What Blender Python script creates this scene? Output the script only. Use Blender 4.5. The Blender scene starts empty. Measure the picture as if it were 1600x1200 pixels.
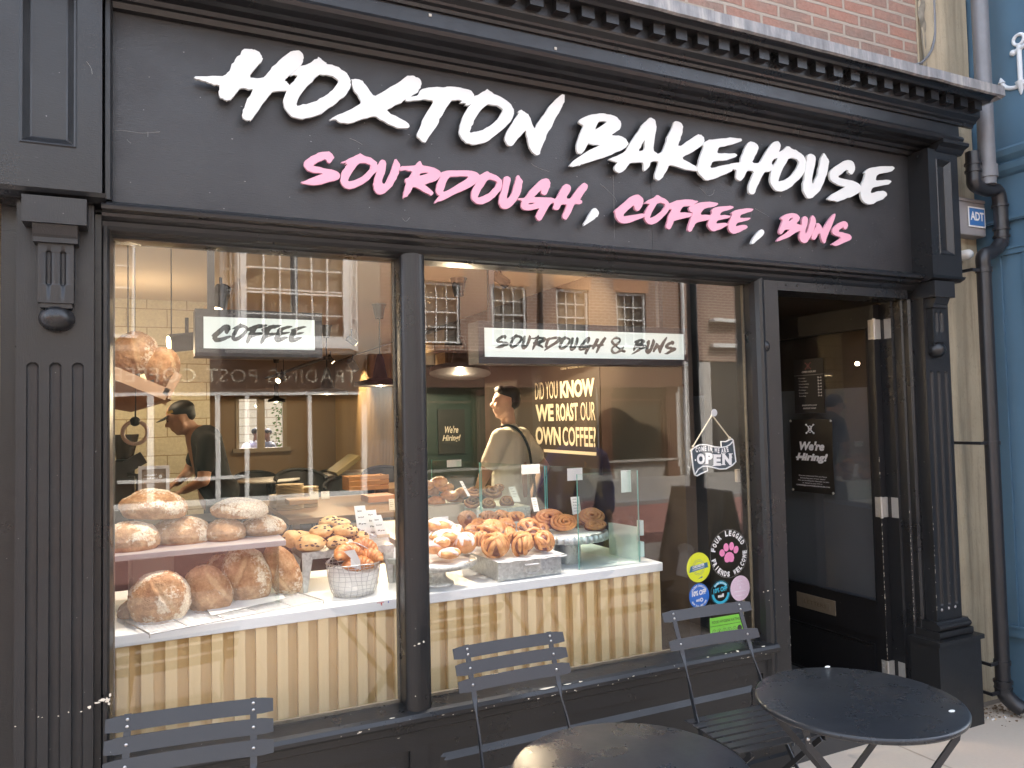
import bpy, bmesh, math, random
import numpy as np
from math import sin, cos, pi, radians, sqrt, atan2
from mathutils import Vector, Matrix, noise
random.seed(7)
S = bpy.context.scene
COL = S.collection

# ---------------------------------------------------------------- camera
FPX = 1200.0                      # focal length in units of 1/1600 of the picture width
YAW, PITCH, ROLL = radians(25.4), radians(2.44), radians(1.24)
CAM = np.array([0.0, -2.7, 1.6])
F_ = np.array([sin(YAW)*cos(PITCH), cos(YAW)*cos(PITCH), sin(PITCH)])
R0 = np.array([cos(YAW), -sin(YAW), 0.0]); U0 = np.cross(R0, F_)
R_ = cos(ROLL)*R0 - sin(ROLL)*U0
U_ = np.cross(R_, F_)
cd = bpy.data.cameras.new('camera'); cam = bpy.data.objects.new('camera', cd); COL.objects.link(cam)
cd.sensor_width = 36; cd.lens = 36*FPX/1600; cd.clip_start = 0.05; cd.clip_end = 500
M = Matrix.Identity(4)
for i in range(3):
    M[i][0] = R_[i]; M[i][1] = U_[i]; M[i][2] = -F_[i]; M[i][3] = CAM[i]
cam.matrix_world = M
S.camera = cam

# surveying helpers: where a sight line of the survey photo meets a real plane
def ray(x, y): return F_ + R_*(x-800)/FPX - U_*(y-600)/FPX
def onY(x, y, Y=0.0):
    d = ray(x, y); return CAM + d*((Y-CAM[1])/d[1])
def onZ(x, y, Z=0.0):
    d = ray(x, y); return CAM + d*((Z-CAM[2])/d[2])
def onX(x, y, X=0.0):
    d = ray(x, y); return CAM + d*((X-CAM[0])/d[0])
def depth_of(P): return float((np.array(P)-CAM) @ F_)

# ---------------------------------------------------------------- world, sun, exposure
W = bpy.data.worlds.new("World"); S.world = W; W.use_nodes = True
nt = W.node_tree; bg = nt.nodes['Background']
sky = nt.nodes.new('ShaderNodeTexSky'); sky.sky_type = 'NISHITA'; sky.sun_disc = False
SUN_EL, SUN_AZ = radians(52), radians(28)       # azimuth from +Y (behind the shop) towards +X
sky.sun_elevation = SUN_EL; sky.sun_rotation = SUN_AZ
sky.altitude = 20; sky.air_density = 1.0; sky.dust_density = 2.5; sky.ozone_density = 1.0
hs_ = nt.nodes.new('ShaderNodeHueSaturation'); hs_.inputs['Saturation'].default_value = 0.5   # thin high cloud
nt.links.new(sky.outputs[0], hs_.inputs['Color']); nt.links.new(hs_.outputs[0], bg.inputs[0]); bg.inputs[1].default_value = 0.15
sd = bpy.data.lights.new('sun', 'SUN'); so = bpy.data.objects.new('sun', sd); COL.objects.link(so)
sd.energy = 2.0; sd.angle = radians(0.6); sd.color = (1.0, 0.97, 0.92)
sdir = Vector((sin(SUN_AZ)*cos(SUN_EL), cos(SUN_AZ)*cos(SUN_EL), sin(SUN_EL)))
so.rotation_euler = sdir.to_track_quat('Z', 'Y').to_euler(); so.location = (3, 10, 14)
S.view_settings.view_transform = 'Standard'; S.view_settings.look = 'None'
S.view_settings.exposure = 2.9; S.view_settings.gamma = 1
S.view_settings.use_curve_mapping = False
cy = S.cycles
cy.max_bounces = 8; cy.diffuse_bounces = 4; cy.glossy_bounces = 4; cy.transmission_bounces = 4
cy.transparent_max_bounces = 24; cy.sample_clamp_indirect = 6.0; cy.caustics_reflective = False
cy.use_denoising = True; cy.use_adaptive_sampling = True; cy.adaptive_threshold = 0.02

# ---------------------------------------------------------------- materials
def new_mat(name):
    m = bpy.data.materials.new(name); m.use_nodes = True
    nt = m.node_tree; b = nt.nodes['Principled BSDF']; return m, nt, b
def coord(nt, scale=(1, 1, 1), kind='Object'):
    tc = nt.nodes.new('ShaderNodeTexCoord'); mp = nt.nodes.new('ShaderNodeMapping')
    mp.inputs['Scale'].default_value = scale
    if kind == 'World':
        g = nt.nodes.new('ShaderNodeNewGeometry'); nt.links.new(g.outputs['Position'], mp.inputs[0])
    else: nt.links.new(tc.outputs[kind], mp.inputs[0])
    return mp.outputs[0]
def noi(nt, vec, scale, detail=4, rough=.55):
    n = nt.nodes.new('ShaderNodeTexNoise'); n.inputs['Scale'].default_value = scale
    n.inputs['Detail'].default_value = detail; n.inputs['Roughness'].default_value = rough
    nt.links.new(vec, n.inputs['Vector']); return n.outputs['Fac']
def ramp(nt, fac, stops):
    r = nt.nodes.new('ShaderNodeValToRGB'); e = r.color_ramp.elements
    while len(e) < len(stops): e.new(.5)
    for i, (p, c) in enumerate(stops):
        e[i].position = p; e[i].color = (c[0], c[1], c[2], 1) if hasattr(c, '__len__') else (c, c, c, 1)
    nt.links.new(fac, r.inputs[0]); return r.outputs[0]
def mix(nt, fac, a, b):
    m = nt.nodes.new('ShaderNodeMix'); m.data_type = 'RGBA'
    for sock, v in ((m.inputs[0], fac), (m.inputs[6], a), (m.inputs[7], b)):
        if hasattr(v, 'node'): nt.links.new(v, sock)
        elif hasattr(v, '__len__'): sock.default_value = (v[0], v[1], v[2], 1)
        else: sock.default_value = v
    return m.outputs[2]
def math_(nt, op, a, b=0.0):
    m = nt.nodes.new('ShaderNodeMath'); m.operation = op
    for s_, v in ((m.inputs[0], a), (m.inputs[1], b)):
        if hasattr(v, 'node'): nt.links.new(v, s_)
        else: s_.default_value = v
    return m.outputs[0]
def bump(nt, b, h, strength=.3, dist=.01):
    n = nt.nodes.new('ShaderNodeBump'); n.inputs['Strength'].default_value = strength
    n.inputs['Distance'].default_value = dist
    nt.links.new(h, n.inputs['Height']); nt.links.new(n.outputs[0], b.inputs['Normal']); return n
def pm(name, col, rough=.5, metal=0.0, var=.12, vscale=6, bscale=0, bstr=.2, bdist=.002, spec=.5, stretch=(1, 1, 1), kind='World', coat=0):
    m, nt, b = new_mat(name)
    v = coord(nt, stretch, kind)
    n = noi(nt, v, vscale)
    c = mix(nt, n, [x*(1-var) for x in col], [min(1, x*(1+var)) for x in col])
    nt.links.new(c, b.inputs['Base Color'])
    b.inputs['Roughness'].default_value = rough; b.inputs['Metallic'].default_value = metal
    b.inputs['Specular IOR Level'].default_value = spec
    if coat: b.inputs['Coat Weight'].default_value = coat; b.inputs['Coat Roughness'].default_value = .15
    if bscale: bump(nt, b, noi(nt, v, bscale, 3), bstr, bdist)
    return m

def black_paint(name, col, rough, chips=.0, grain=(1, 1, 1), spec=.5, bstr=.25, scuff=.14):
    m, nt, b = new_mat(name)
    v = coord(nt, (1, 1, 1), 'World'); vg = coord(nt, grain, 'World')
    n1 = noi(nt, v, 2.2, 5); n2 = noi(nt, vg, 60, 4, .6); n3 = noi(nt, v, 210, 2)
    c = mix(nt, n1, [x*.8 for x in col], [x*1.25 for x in col])
    # dust / scuffs: sparse pale scratches and specks
    sp = ramp(nt, noi(nt, v, 95, 1, .3), [(.0, 0), (.825, 0), (.84, 1)])
    sc = ramp(nt, noi(nt, coord(nt, (3, 3, 14), 'World'), 7, 6, .7), [(.0, 0), (.66, 0), (.8, 1)])
    c = mix(nt, math_(nt, 'MULTIPLY', sc, scuff), c, (.35, .34, .33))
    c = mix(nt, math_(nt, 'MULTIPLY', sp, .35), c, (.55, .53, .5))
    if chips:
        ch = ramp(nt, noi(nt, v, 38, 4, .65), [(.0, 0), (.73-.03*chips, 0), (.745-.03*chips, 1)])
        c = mix(nt, ch, c, (.62, .58, .5))
    nt.links.new(c, b.inputs['Base Color'])
    r = nt.nodes.new('ShaderNodeMapRange'); nt.links.new(n1, r.inputs[0])
    r.inputs[3].default_value = rough*.75; r.inputs[4].default_value = rough*1.3
    sm = ramp(nt, noi(nt, coord(nt, (1, 1, 1), 'World'), 5.5, 6, .7), [(.42, 0), (.68, 1)])     # greasy smears change the gloss
    nt.links.new(math_(nt, 'ADD', r.outputs[0], math_(nt, 'MULTIPLY', sm, scuff*.9)), b.inputs['Roughness'])
    b.inputs['Specular IOR Level'].default_value = spec
    h = math_(nt, 'ADD', n2, math_(nt, 'MULTIPLY', n3, .3))
    bump(nt, b, h, bstr, .0025)
    return m

MAT = {}
MAT['black'] = black_paint('black_gloss_paint', (.012, .0125, .0135), .27, 0, (1, 1, 6))
MAT['black_chip'] = black_paint('black_chipped_paint', (.013, .0135, .0145), .27, .25, (1, 1, 4))
MAT['fascia'] = black_paint('black_satin_fascia', (.016, .0162, .0175), .34, 0, (.5, 1, 7), .6, .45, .20)
MAT['black_pil'] = black_paint('black_pilaster_paint', (.013, .0135, .0145), .34, 0, (6, 6, .7), .5, .3)
MAT['door_black'] = black_paint('black_door_paint', (.010, .010, .011), .35, 0, (6, 6, 1), .4, .2)
MAT['letter_white'] = pm('white_acrylic', (.68, .70, .675), .35, var=.015)
MAT['letter_pink'] = pm('pink_acrylic', (.72, .355, .45), .35, var=.02)
MAT['chip'] = pm('bare_paint_chip', (.72, .66, .54), .7, var=.2, vscale=60)
MAT['steel'] = pm('steel', (.5, .5, .5), .32, 1.0, var=.1, vscale=30)
MAT['nickel'] = pm('satin_nickel', (.42, .40, .36), .4, .45, var=.15, vscale=40)
MAT['brass'] = pm('dull_brass', (.34, .29, .22), .5, .7, var=.2, vscale=40)
MAT['galv'] = None
MAT['chair'] = black_paint('anthracite_powder_coat', (.020, .022, .026), .30, .22, (1, 1, 1), .5, .12)
MAT['table'] = black_paint('anthracite_table_top', (.020, .023, .027), .25, 0, (1, 1, 1), .45, .06, .13)
MAT['dark'] = pm('matt_black', (.012, .012, .012), .6)
MAT['dark2'] = pm('soft_black', (.02, .02, .022), .45)
MAT['white'] = pm('white_paint', (.78, .77, .73), .5, var=.06, vscale=3)
MAT['marble'] = pm('white_quartz', (.80, .82, .80), .38, var=.04, vscale=5)
MAT['paper'] = pm('white_paper', (.8, .8, .77), .8, var=.03)
MAT['ink'] = pm('black_ink', (.02, .02, .02), .6)
MAT['inkw'] = pm('white_ink', (.8, .8, .78), .6, var=.02)
MAT['greypaint'] = pm('grey_pipe_paint', (.16, .165, .175), .4, var=.2, vscale=20)
MAT['pipeblack'] = pm('black_cast_iron', (.018, .018, .02), .35, var=.3, vscale=20, bscale=60, bstr=.2)
def m_render():
    m, nt, b = new_mat('cream_render'); v = coord(nt, (1, 1, 1), 'World'); vs = coord(nt, (14, 14, .7), 'World'); n = noi(nt, v, 4, 6, .65)
    c = mix(nt, n, (.36, .30, .20), (.52, .45, .32)); c = mix(nt, math_(nt, 'MULTIPLY', ramp(nt, noi(nt, vs, 1.6, 5, .6), [(.48, 0), (.7, 1)]), .55), c, (.17, .14, .10))
    cr2 = ramp(nt, noi(nt, coord(nt, (1, 1, .25), 'World'), 16, 3, .8), [(.487, 0), (.5, 1), (.513, 0)]); c = mix(nt, math_(nt, 'MULTIPLY', cr2, .25), c, (.15, .12, .08))
    nt.links.new(c, b.inputs['Base Color']); b.inputs['Roughness'].default_value = .9; bump(nt, b, noi(nt, v, 70, 5, .7), .5, .004); return m
MAT['render'] = m_render()
MAT['blue'] = pm('blue_shop_paint', (.080, .155, .225), .36, var=.22, vscale=2.2, bscale=14, bstr=.25, bdist=.004)
MAT['lead'] = None
MAT['mortar'] = pm('mortar', (.5, .45, .38), .9)

def m_galv(name, base=(.45, .48, .47)):
    m, nt, b = new_mat(name); v = coord(nt, (1, 1, 1), 'Object')
    vo = nt.nodes.new('ShaderNodeTexVoronoi'); vo.inputs['Scale'].default_value = 95
    nt.links.new(v, vo.inputs['Vector'])
    hs = ramp(nt, vo.outputs['Color'], [(0, [x*.72 for x in base]), (1, [min(1, x*1.35) for x in base])])
    n = noi(nt, v, 14)
    nt.links.new(mix(nt, math_(nt, 'MULTIPLY', n, .5), hs, base), b.inputs['Base Color'])
    b.inputs['Metallic'].default_value = .75; b.inputs['Roughness'].default_value = .42
    return m
MAT['galv'] = m_galv('galvanised_zinc')
def m_lead():
    m, nt, b = new_mat('weathered_lead'); v = coord(nt, (6, 6, 1), 'World'); v2 = coord(nt, (1, 1, 1), 'World')
    n = noi(nt, v, 3, 6, .65); n2 = noi(nt, v2, 30, 4)
    c = ramp(nt, n, [(.25, (.09, .095, .10)), (.5, (.20, .205, .21)), (.72, (.40, .39, .36))])
    nt.links.new(c, b.inputs['Base Color']); b.inputs['Roughness'].default_value = .6
    bump(nt, b, n2, .5, .006); return m
MAT['lead'] = m_lead()

def m_brick(name, cols, mort, bw=.225, bh=.075, axis='xz', ms=.01, bst=.6, rough=.85, dark=1.0):
    m, nt, b = new_mat(name)
    g = nt.nodes.new('ShaderNodeNewGeometry'); sep = nt.nodes.new('ShaderNodeSeparateXYZ'); cmb = nt.nodes.new('ShaderNodeCombineXYZ')
    nt.links.new(g.outputs['Position'], sep.inputs[0])
    nt.links.new(sep.outputs['X' if axis[0] == 'x' else 'Y'], cmb.inputs[0])
    nt.links.new(sep.outputs['Z' if axis[1] == 'z' else 'Y'], cmb.inputs[1])
    # slight wobble of the courses
    dn = nt.nodes.new('ShaderNodeTexNoise'); dn.inputs['Scale'].default_value = 5; nt.links.new(cmb.outputs[0], dn.inputs['Vector'])
    vm = nt.nodes.new('ShaderNodeVectorMath'); vm.operation = 'SCALE'; vm.inputs['Scale'].default_value = .012
    nt.links.new(dn.outputs['Color'], vm.inputs[0])
    va = nt.nodes.new('ShaderNodeVectorMath'); nt.links.new(cmb.outputs[0], va.inputs[0]); nt.links.new(vm.outputs[0], va.inputs[1])
    def brick(c1, c2, off):
        t = nt.nodes.new('ShaderNodeTexBrick'); t.inputs['Scale'].default_value = 1
        t.inputs['Brick Width'].default_value = bw; t.inputs['Row Height'].default_value = bh
        t.inputs['Mortar Size'].default_value = ms; t.inputs['Mortar Smooth'].default_value = .15
        t.inputs['Bias'].default_value = off
        t.inputs['Color1'].default_value = (*c1, 1); t.inputs['Color2'].default_value = (*c2, 1); t.inputs['Mortar'].default_value = (*mort, 1)
        nt.links.new(va.outputs[0], t.inputs['Vector']); return t
    t = brick(cols[0], cols[1], 0); t2 = brick(cols[2], cols[0], -.3); t2.offset_frequency = 2
    n = noi(nt, va.outputs[0], 2.1, 4); n2 = noi(nt, va.outputs[0], 45, 5, .7)
    c = mix(nt, ramp(nt, n, [(.42, 0), (.58, 1)]), t.outputs[0], t2.outputs[0])
    c = mix(nt, .5, c, mix(nt, n2, [x*.45 for x in cols[1]], [min(1, x*1.9) for x in cols[0]]))
    c = mix(nt, t.outputs['Fac'], c, mort)
    nt.links.new(c, b.inputs['Base Color']); b.inputs['Roughness'].default_value = rough
    h = math_(nt, 'ADD', math_(nt, 'MULTIPLY', math_(nt, 'SUBTRACT', 1, t.outputs['Fac']), 1.0), math_(nt, 'MULTIPLY', n2, .5))
    bump(nt, b, h, bst, .012)
    return m
MAT['brick_near'] = m_brick('old_red_brick', [(.27, .185, .145), (.15, .115, .095), (.36, .145, .095)], (.37, .32, .26), bh=.068, ms=.009, bst=1.2)
MAT['brick_far'] = m_brick('orange_stock_brick', [(.25, .14, .095), (.20, .11, .075), (.29, .17, .12)], (.42, .35, .28), ms=.0115, bst=.2)

def m_glass(name, k=1.0, tint=(1, 1, 1), f0=.043, ripple=0):
    m, nt, b = new_mat(name); nt.nodes.remove(b)
    out = nt.nodes['Material Output']
    g = nt.nodes.new('ShaderNodeNewGeometry'); d = nt.nodes.new('ShaderNodeVectorMath'); d.operation = 'DOT_PRODUCT'
    nt.links.new(g.outputs['Normal'], d.inputs[0]); nt.links.new(g.outputs['Incoming'], d.inputs[1])
    a = math_(nt, 'ABSOLUTE', d.outputs['Value']); p = math_(nt, 'POWER', math_(nt, 'SUBTRACT', 1.0, a), 5.0)
    f = math_(nt, 'ADD', math_(nt, 'MULTIPLY', p, 1-f0), f0); f = math_(nt, 'MINIMUM', math_(nt, 'MULTIPLY', f, k), 1.0)
    tr = nt.nodes.new('ShaderNodeBsdfTransparent'); tr.inputs[0].default_value = (*tint, 1)
    gl = nt.nodes.new('ShaderNodeBsdfGlossy'); gl.inputs['Roughness'].default_value = 0.0
    if ripple:
        bn = nt.nodes.new('ShaderNodeBump'); bn.inputs['Strength'].default_value = 1; bn.inputs['Distance'].default_value = ripple
        nt.links.new(noi(nt, coord(nt, (1, 1, .6), 'World'), 2.6, 2), bn.inputs['Height']); nt.links.new(bn.outputs[0], gl.inputs['Normal'])
    mx = nt.nodes.new('ShaderNodeMixShader')
    nt.links.new(f, mx.inputs[0]); nt.links.new(tr.outputs[0], mx.inputs[1]); nt.links.new(gl.outputs[0], mx.inputs[2])
    nt.links.new(mx.outputs[0], out.inputs[0]); return m
MAT['glass'] = m_glass('window_glass', 1.3, ripple=.0003)
MAT['glass_edge'] = pm('green_glass_edge', (.16, .42, .38), .15, var=.1)
MAT['screen'] = m_glass('screen_glass', .9, (.93, .985, .965))
MAT['dark_glass'] = pm('dark_window_glass', (.02, .022, .025), .06, var=.3, vscale=2)

def m_emit(name, col, s):
    m, nt, b = new_mat(name); b.inputs['Base Color'].default_value = (*col, 1)
    b.inputs['Emission Color'].default_value = (*col, 1); b.inputs['Emission Strength'].default_value = s; return m

# ---------------------------------------------------------------- mesh building
ROOT = {}
class MB:
    def __init__(s): s.v = []; s.f = []; s.mi = []; s.sm = []; s.cur = 0; s.smooth = False
    def add(s, vs, fs, mi=None, smooth=None):
        n = len(s.v); s.v += [tuple(map(float, p)) for p in vs]
        for f in fs:
            s.f.append([n+i for i in f]); s.mi.append(s.cur if mi is None else mi); s.sm.append(s.smooth if smooth is None else smooth)
        return s
    def box(s, a, b, mi=None):
        x0, y0, z0 = [min(a[i], b[i]) for i in range(3)]; x1, y1, z1 = [max(a[i], b[i]) for i in range(3)]
        v = [(x0,y0,z0),(x1,y0,z0),(x1,y1,z0),(x0,y1,z0),(x0,y0,z1),(x1,y0,z1),(x1,y1,z1),(x0,y1,z1)]
        return s.add(v, [(0,3,2,1),(4,5,6,7),(0,1,5,4),(1,2,6,5),(2,3,7,6),(3,0,4,7)], mi, False)
    def obox(s, c, ex, ey, ez, mi=None):       # oriented box: centre and three half-axis vectors
        c, ex, ey, ez = map(np.array, (c, ex, ey, ez))
        v = [c+sx*ex+sy*ey+sz*ez for sz in (-1, 1) for sx, sy in ((-1,-1),(1,-1),(1,1),(-1,1))]
        fl = np.dot(np.cross(ex, ey), ez) < 0
        fs = [(0,3,2,1),(4,5,6,7),(0,1,5,4),(1,2,6,5),(2,3,7,6),(3,0,4,7)]
        if fl: fs = [f[::-1] for f in fs]
        return s.add(v, fs, mi, False)
    def extrude_x(s, prof, x0, x1, mi=None, smooth=False, caps=True):   # prof: list of (y,z)
        n = len(prof); v = [(x0, p[0], p[1]) for p in prof] + [(x1, p[0], p[1]) for p in prof]
        area = sum(prof[i][0]*prof[(i+1)%n][1]-prof[(i+1)%n][0]*prof[i][1] for i in range(n))
        fs = [(i, (i+1)%n, n+(i+1)%n, n+i) for i in range(n)]
        if area > 0: fs = [f for f in fs]
        else: fs = [f[::-1] for f in fs]
        fs = [f[::-1] for f in fs]
        s.add(v, fs, mi, smooth)
        if caps:
            s.add(v, [tuple(range(n)), tuple(range(2*n-1, n-1, -1))], mi, False)
        return s
    def extrude_z(s, prof, z0, z1, mi=None, smooth=False):   # prof (x,y)
        n = len(prof); v = [(p[0], p[1], z0) for p in prof] + [(p[0], p[1], z1) for p in prof]
        s.add(v, [(i, (i+1)%n, n+(i+1)%n, n+i) for i in range(n)], mi, smooth)
        s.add(v, [tuple(range(n-1, -1, -1)), tuple(range(n, 2*n))], mi, False); return s
    def tube(s, pts, r, n=10, mi=None, closed=False, smooth=True, caps=True, sq=1.0):
        pts = [np.array(p, float) for p in pts]; m = len(pts)
        rs = r if hasattr(r, '__len__') else [r]*m
        t0 = None; rings = []; up = None
        for i in range(m):
            if closed: t = pts[(i+1) % m]-pts[i-1]
            else: t = pts[min(i+1, m-1)]-pts[max(i-1, 0)]
            t = t/(np.linalg.norm(t)+1e-12)
            if up is None:
                a = np.array([0, 0, 1.]) if abs(t[2]) < .9 else np.array([1., 0, 0]); up = np.cross(t, a)
            up = up - t*(up@t); up /= (np.linalg.norm(up)+1e-12); w = np.cross(t, up)
            rings.append([pts[i]+rs[i]*(cos(2*pi*k/n)*up + sq*sin(2*pi*k/n)*w) for k in range(n)])
        v = [p for rg in rings for p in rg]; fs = []
        for i in range(m if closed else m-1):
            j = (i+1) % m
            for k in range(n):
                k2 = (k+1) % n; fs.append((i*n+k, i*n+k2, j*n+k2, j*n+k))
        s.add(v, fs, mi, smooth)
        if caps and not closed: s.add(v, [tuple(range(n-1, -1, -1)), tuple(range((m-1)*n, m*n))], mi, False)
        return s
    def lathe(s, prof, c=(0, 0, 0), n=40, mi=None, smooth=True, axis='z', sx=1, sy=1):   # prof (r,h)
        v = []; m = len(prof)
        for r, h in prof:
            for k in range(n):
                a = 2*pi*k/n; p = (r*cos(a)*sx, r*sin(a)*sy, h)
                if axis == 'y': p = (r*cos(a)*sx, h, r*sin(a)*sy)
                if axis == 'x': p = (h, r*cos(a)*sx, r*sin(a)*sy)
                v.append((c[0]+p[0], c[1]+p[1], c[2]+p[2]))
        fs = [(i*n+k, i*n+(k+1) % n, (i+1)*n+(k+1) % n, (i+1)*n+k) for i in range(m-1) for k in range(n)]
        if axis == 'y': fs = [f[::-1] for f in fs]
        s.add(v, fs, mi, smooth)
        if prof[0][0] > 1e-5: s.add(v, [tuple(range(n-1, -1, -1))], mi, False)
        if prof[-1][0] > 1e-5: s.add(v, [tuple(range((m-1)*n, m*n))], mi, False)
        return s
    def ball(s, c, r, n=16, m=10, mi=None, R=None):
        r = r if hasattr(r, '__len__') else (r, r, r)
        v = []; c = np.array(c, float)
        for i in range(m+1):
            th = pi*i/m
            for k in range(n):
                a = 2*pi*k/n; p = np.array([r[0]*sin(th)*cos(a), r[1]*sin(th)*sin(a), -r[2]*cos(th)])
                if R is not None: p = R @ p
                v.append(c+p)
        return s.add(v, [(i*n+k, i*n+(k+1) % n, (i+1)*n+(k+1) % n, (i+1)*n+k) for i in range(m) for k in range(n)], mi, True)
    def hf(s, x0, x1, z0, z1, y, dep, xs, zs, mi=None, smooth=True):   # relief panel facing -y
        xs = list(xs); zs = list(zs); v = []
        for z in zs:
            for x in xs: v.append((x, y+dep(x, z), z))
        n = len(xs)
        return s.add(v, [(j*n+i, j*n+i+1, (j+1)*n+i+1, (j+1)*n+i) for j in range(len(zs)-1) for i in range(n-1)], mi, smooth)
    def raw(s, me, f, mi=None, smooth=False):     # take a mesh, map each vertex through f
        vs = [f(v.co) for v in me.vertices]; return s.add(vs, [tuple(p.vertices) for p in me.polygons], mi, smooth)
    def build(s, name, mats, parent=None, origin=None, autos=None):
        v = np.array(s.v, float)
        if parent is not None: L = ROOT.get(parent.name, np.zeros(3))
        elif origin is not None: L = np.array(origin, float)
        else: L = np.array([(v[:, 0].min()+v[:, 0].max())/2, (v[:, 1].min()+v[:, 1].max())/2, v[:, 2].min()])
        v = v - L
        me = bpy.data.meshes.new(name); me.from_pydata([tuple(p) for p in v], [], s.f); me.update()
        ms = mats if isinstance(mats, (list, tuple)) else [mats]
        for m in ms: me.materials.append(MAT[m] if isinstance(m, str) else m)
        me.polygons.foreach_set('material_index', [min(i, len(ms)-1) for i in s.mi])
        me.polygons.foreach_set('use_smooth', s.sm)
        o = bpy.data.objects.new(name, me); COL.objects.link(o)
        if parent is not None: o.parent = parent; ROOT[o.name] = L
        else: o.location = L; ROOT[o.name] = L
        return o
def tag(o, label=None, cat=None, group=None, kind=None):
    if label: o['label'] = label
    if cat: o['category'] = cat
    if group: o['group'] = group
    if kind: o['kind'] = kind
    return o
def thing(name, label, cat, loc=(0, 0, 0), group=None):
    o = bpy.data.objects.new(name, None); COL.objects.link(o); o.location = loc; o.empty_display_size = .1
    ROOT[o.name] = np.array(loc, float); return tag(o, label, cat, group)
def copy_thing(o, loc, rz, label, group=None):
    r = o.copy(); COL.objects.link(r); r.location = loc; r.rotation_euler = (0, 0, rz); r['label'] = label
    if group: r['group'] = group
    for ch in list(o.children):
        c = ch.copy(); COL.objects.link(c); c.parent = r
        for g in ch.children:
            d = g.copy(); COL.objects.link(d); d.parent = c
    return r
def bevel(o, w=.003, seg=2, ang=40):
    m = o.modifiers.new('bevel', 'BEVEL'); m.width = w; m.segments = seg; m.limit_method = 'ANGLE'; m.angle_limit = radians(ang); return o

def text_mesh(body, shear=0, bold=0.0, spacing=1.0, line=1.0, align='LEFT'):
    c = bpy.data.curves.new('t', 'FONT'); c.body = body; c.size = 1; c.shear = shear; c.offset = bold
    c.space_character = spacing; c.space_line = line; c.align_x = align; c.resolution_u = 3
    o = bpy.data.objects.new('t', c); COL.objects.link(o)
    dg = bpy.context.evaluated_depsgraph_get(); dg.update()
    me = bpy.data.meshes.new_from_object(o.evaluated_get(dg)); bpy.data.objects.remove(o); bpy.data.curves.remove(c); return me
def text_on(mb, body, P, ex, ez, w, h=None, mi=None, shear=0, bold=0.0, spacing=1.0, off=(0, 0, 0), thick=.0, align='LEFT', line=1.0):
    """flat text whose bounding box starts at P and spans w along ex (and h along ez)"""
    me = text_mesh(body, shear, bold, spacing, line, align)
    co = np.array([v.co[:] for v in me.vertices]); lo = co.min(0); hi = co.max(0)
    sx = w/(hi[0]-lo[0]); sy = sx if h is None else h/(hi[1]-lo[1])
    P = np.array(P, float); ex = np.array(ex, float); ez = np.array(ez, float); off = np.array(off, float)
    mb.raw(me, lambda c: P + ex*((c[0]-lo[0])*sx) + ez*((c[1]-lo[1])*sy) + off, mi)
    bpy.data.meshes.remove(me); return mb
def poly_mesh(loops, extr=0.0):
    c = bpy.data.curves.new('p', 'CURVE'); c.dimensions = '2D'; c.fill_mode = 'BOTH'; c.extrude = extr
    for L in loops:
        sp = c.splines.new('POLY'); sp.points.add(len(L)-1); sp.use_cyclic_u = True
        for i, (x, y) in enumerate(L): sp.points[i].co = (x, y, 0, 1)
    o = bpy.data.objects.new('p', c); COL.objects.link(o)
    dg = bpy.context.evaluated_depsgraph_get(); dg.update()
    me = bpy.data.meshes.new_from_object(o.evaluated_get(dg)); bpy.data.objects.remove(o); bpy.data.curves.remove(c); return me
# ================================================================= SHOPFRONT
XL, XR = -.395, 3.80
shop = thing('shopfront', 'black painted bakery shopfront with fluted pilasters, dentil cornice and large framed windows', 'shopfront', (1.7, 0, 0))
GY = .03; GZ0, GZ1 = .575, 2.188; GX0, GXM0, GXM1, GX1 = -.10, .825, .924, 2.497
# fascia board
b = MB(); b.box((-.11, -.05, 2.26), (1.93, -.02, 2.95)); b.box((1.9315, -.0495, 2.26), (3.60, -.02, 2.95))
b.build('fascia_board', 'fascia', shop)
# backing behind everything
b = MB()
b.box((XL, .0, 2.19), (3.56, .10, 2.262)); b.box((XL+.002, -.018, 2.262), (3.79, .10, 3.1))
b.box((XL, .0, .0), (-.1475, .10, 2.1895))
b.build('backing_board', 'black', shop)
# ledge + cove under the fascia
b = MB()
prof = [(-.049, 2.286), (-.078, 2.286), (-.118, 2.270), (-.124, 2.262), (-.122, 2.252), (-.110, 2.247), (-.096, 2.246), (-.092, 2.236), (-.080, 2.229), (-.066, 2.226),
        (-.060, 2.214), (-.050, 2.203), (-.036, 2.196), (-.016, 2.192), (-.010, 2.187), (.02, 2.186), (.02, 2.286)]
b.extrude_x(prof, -.125, 3.585, smooth=False)
b.build('ledge_moulding', 'black', shop)
# side beads of the fascia frame
b = MB()
for x0, x1 in ((-.122, -.097), (3.585, 3.612)):
    b = MB(); b.extrude_z([(x0, -.048), (x0, -.085), (x0+.006, -.094), (x1-.006, -.094), (x1, -.085), (x1, -.048)], 2.287, 2.93); b.build('side_bead', 'black', shop)
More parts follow.
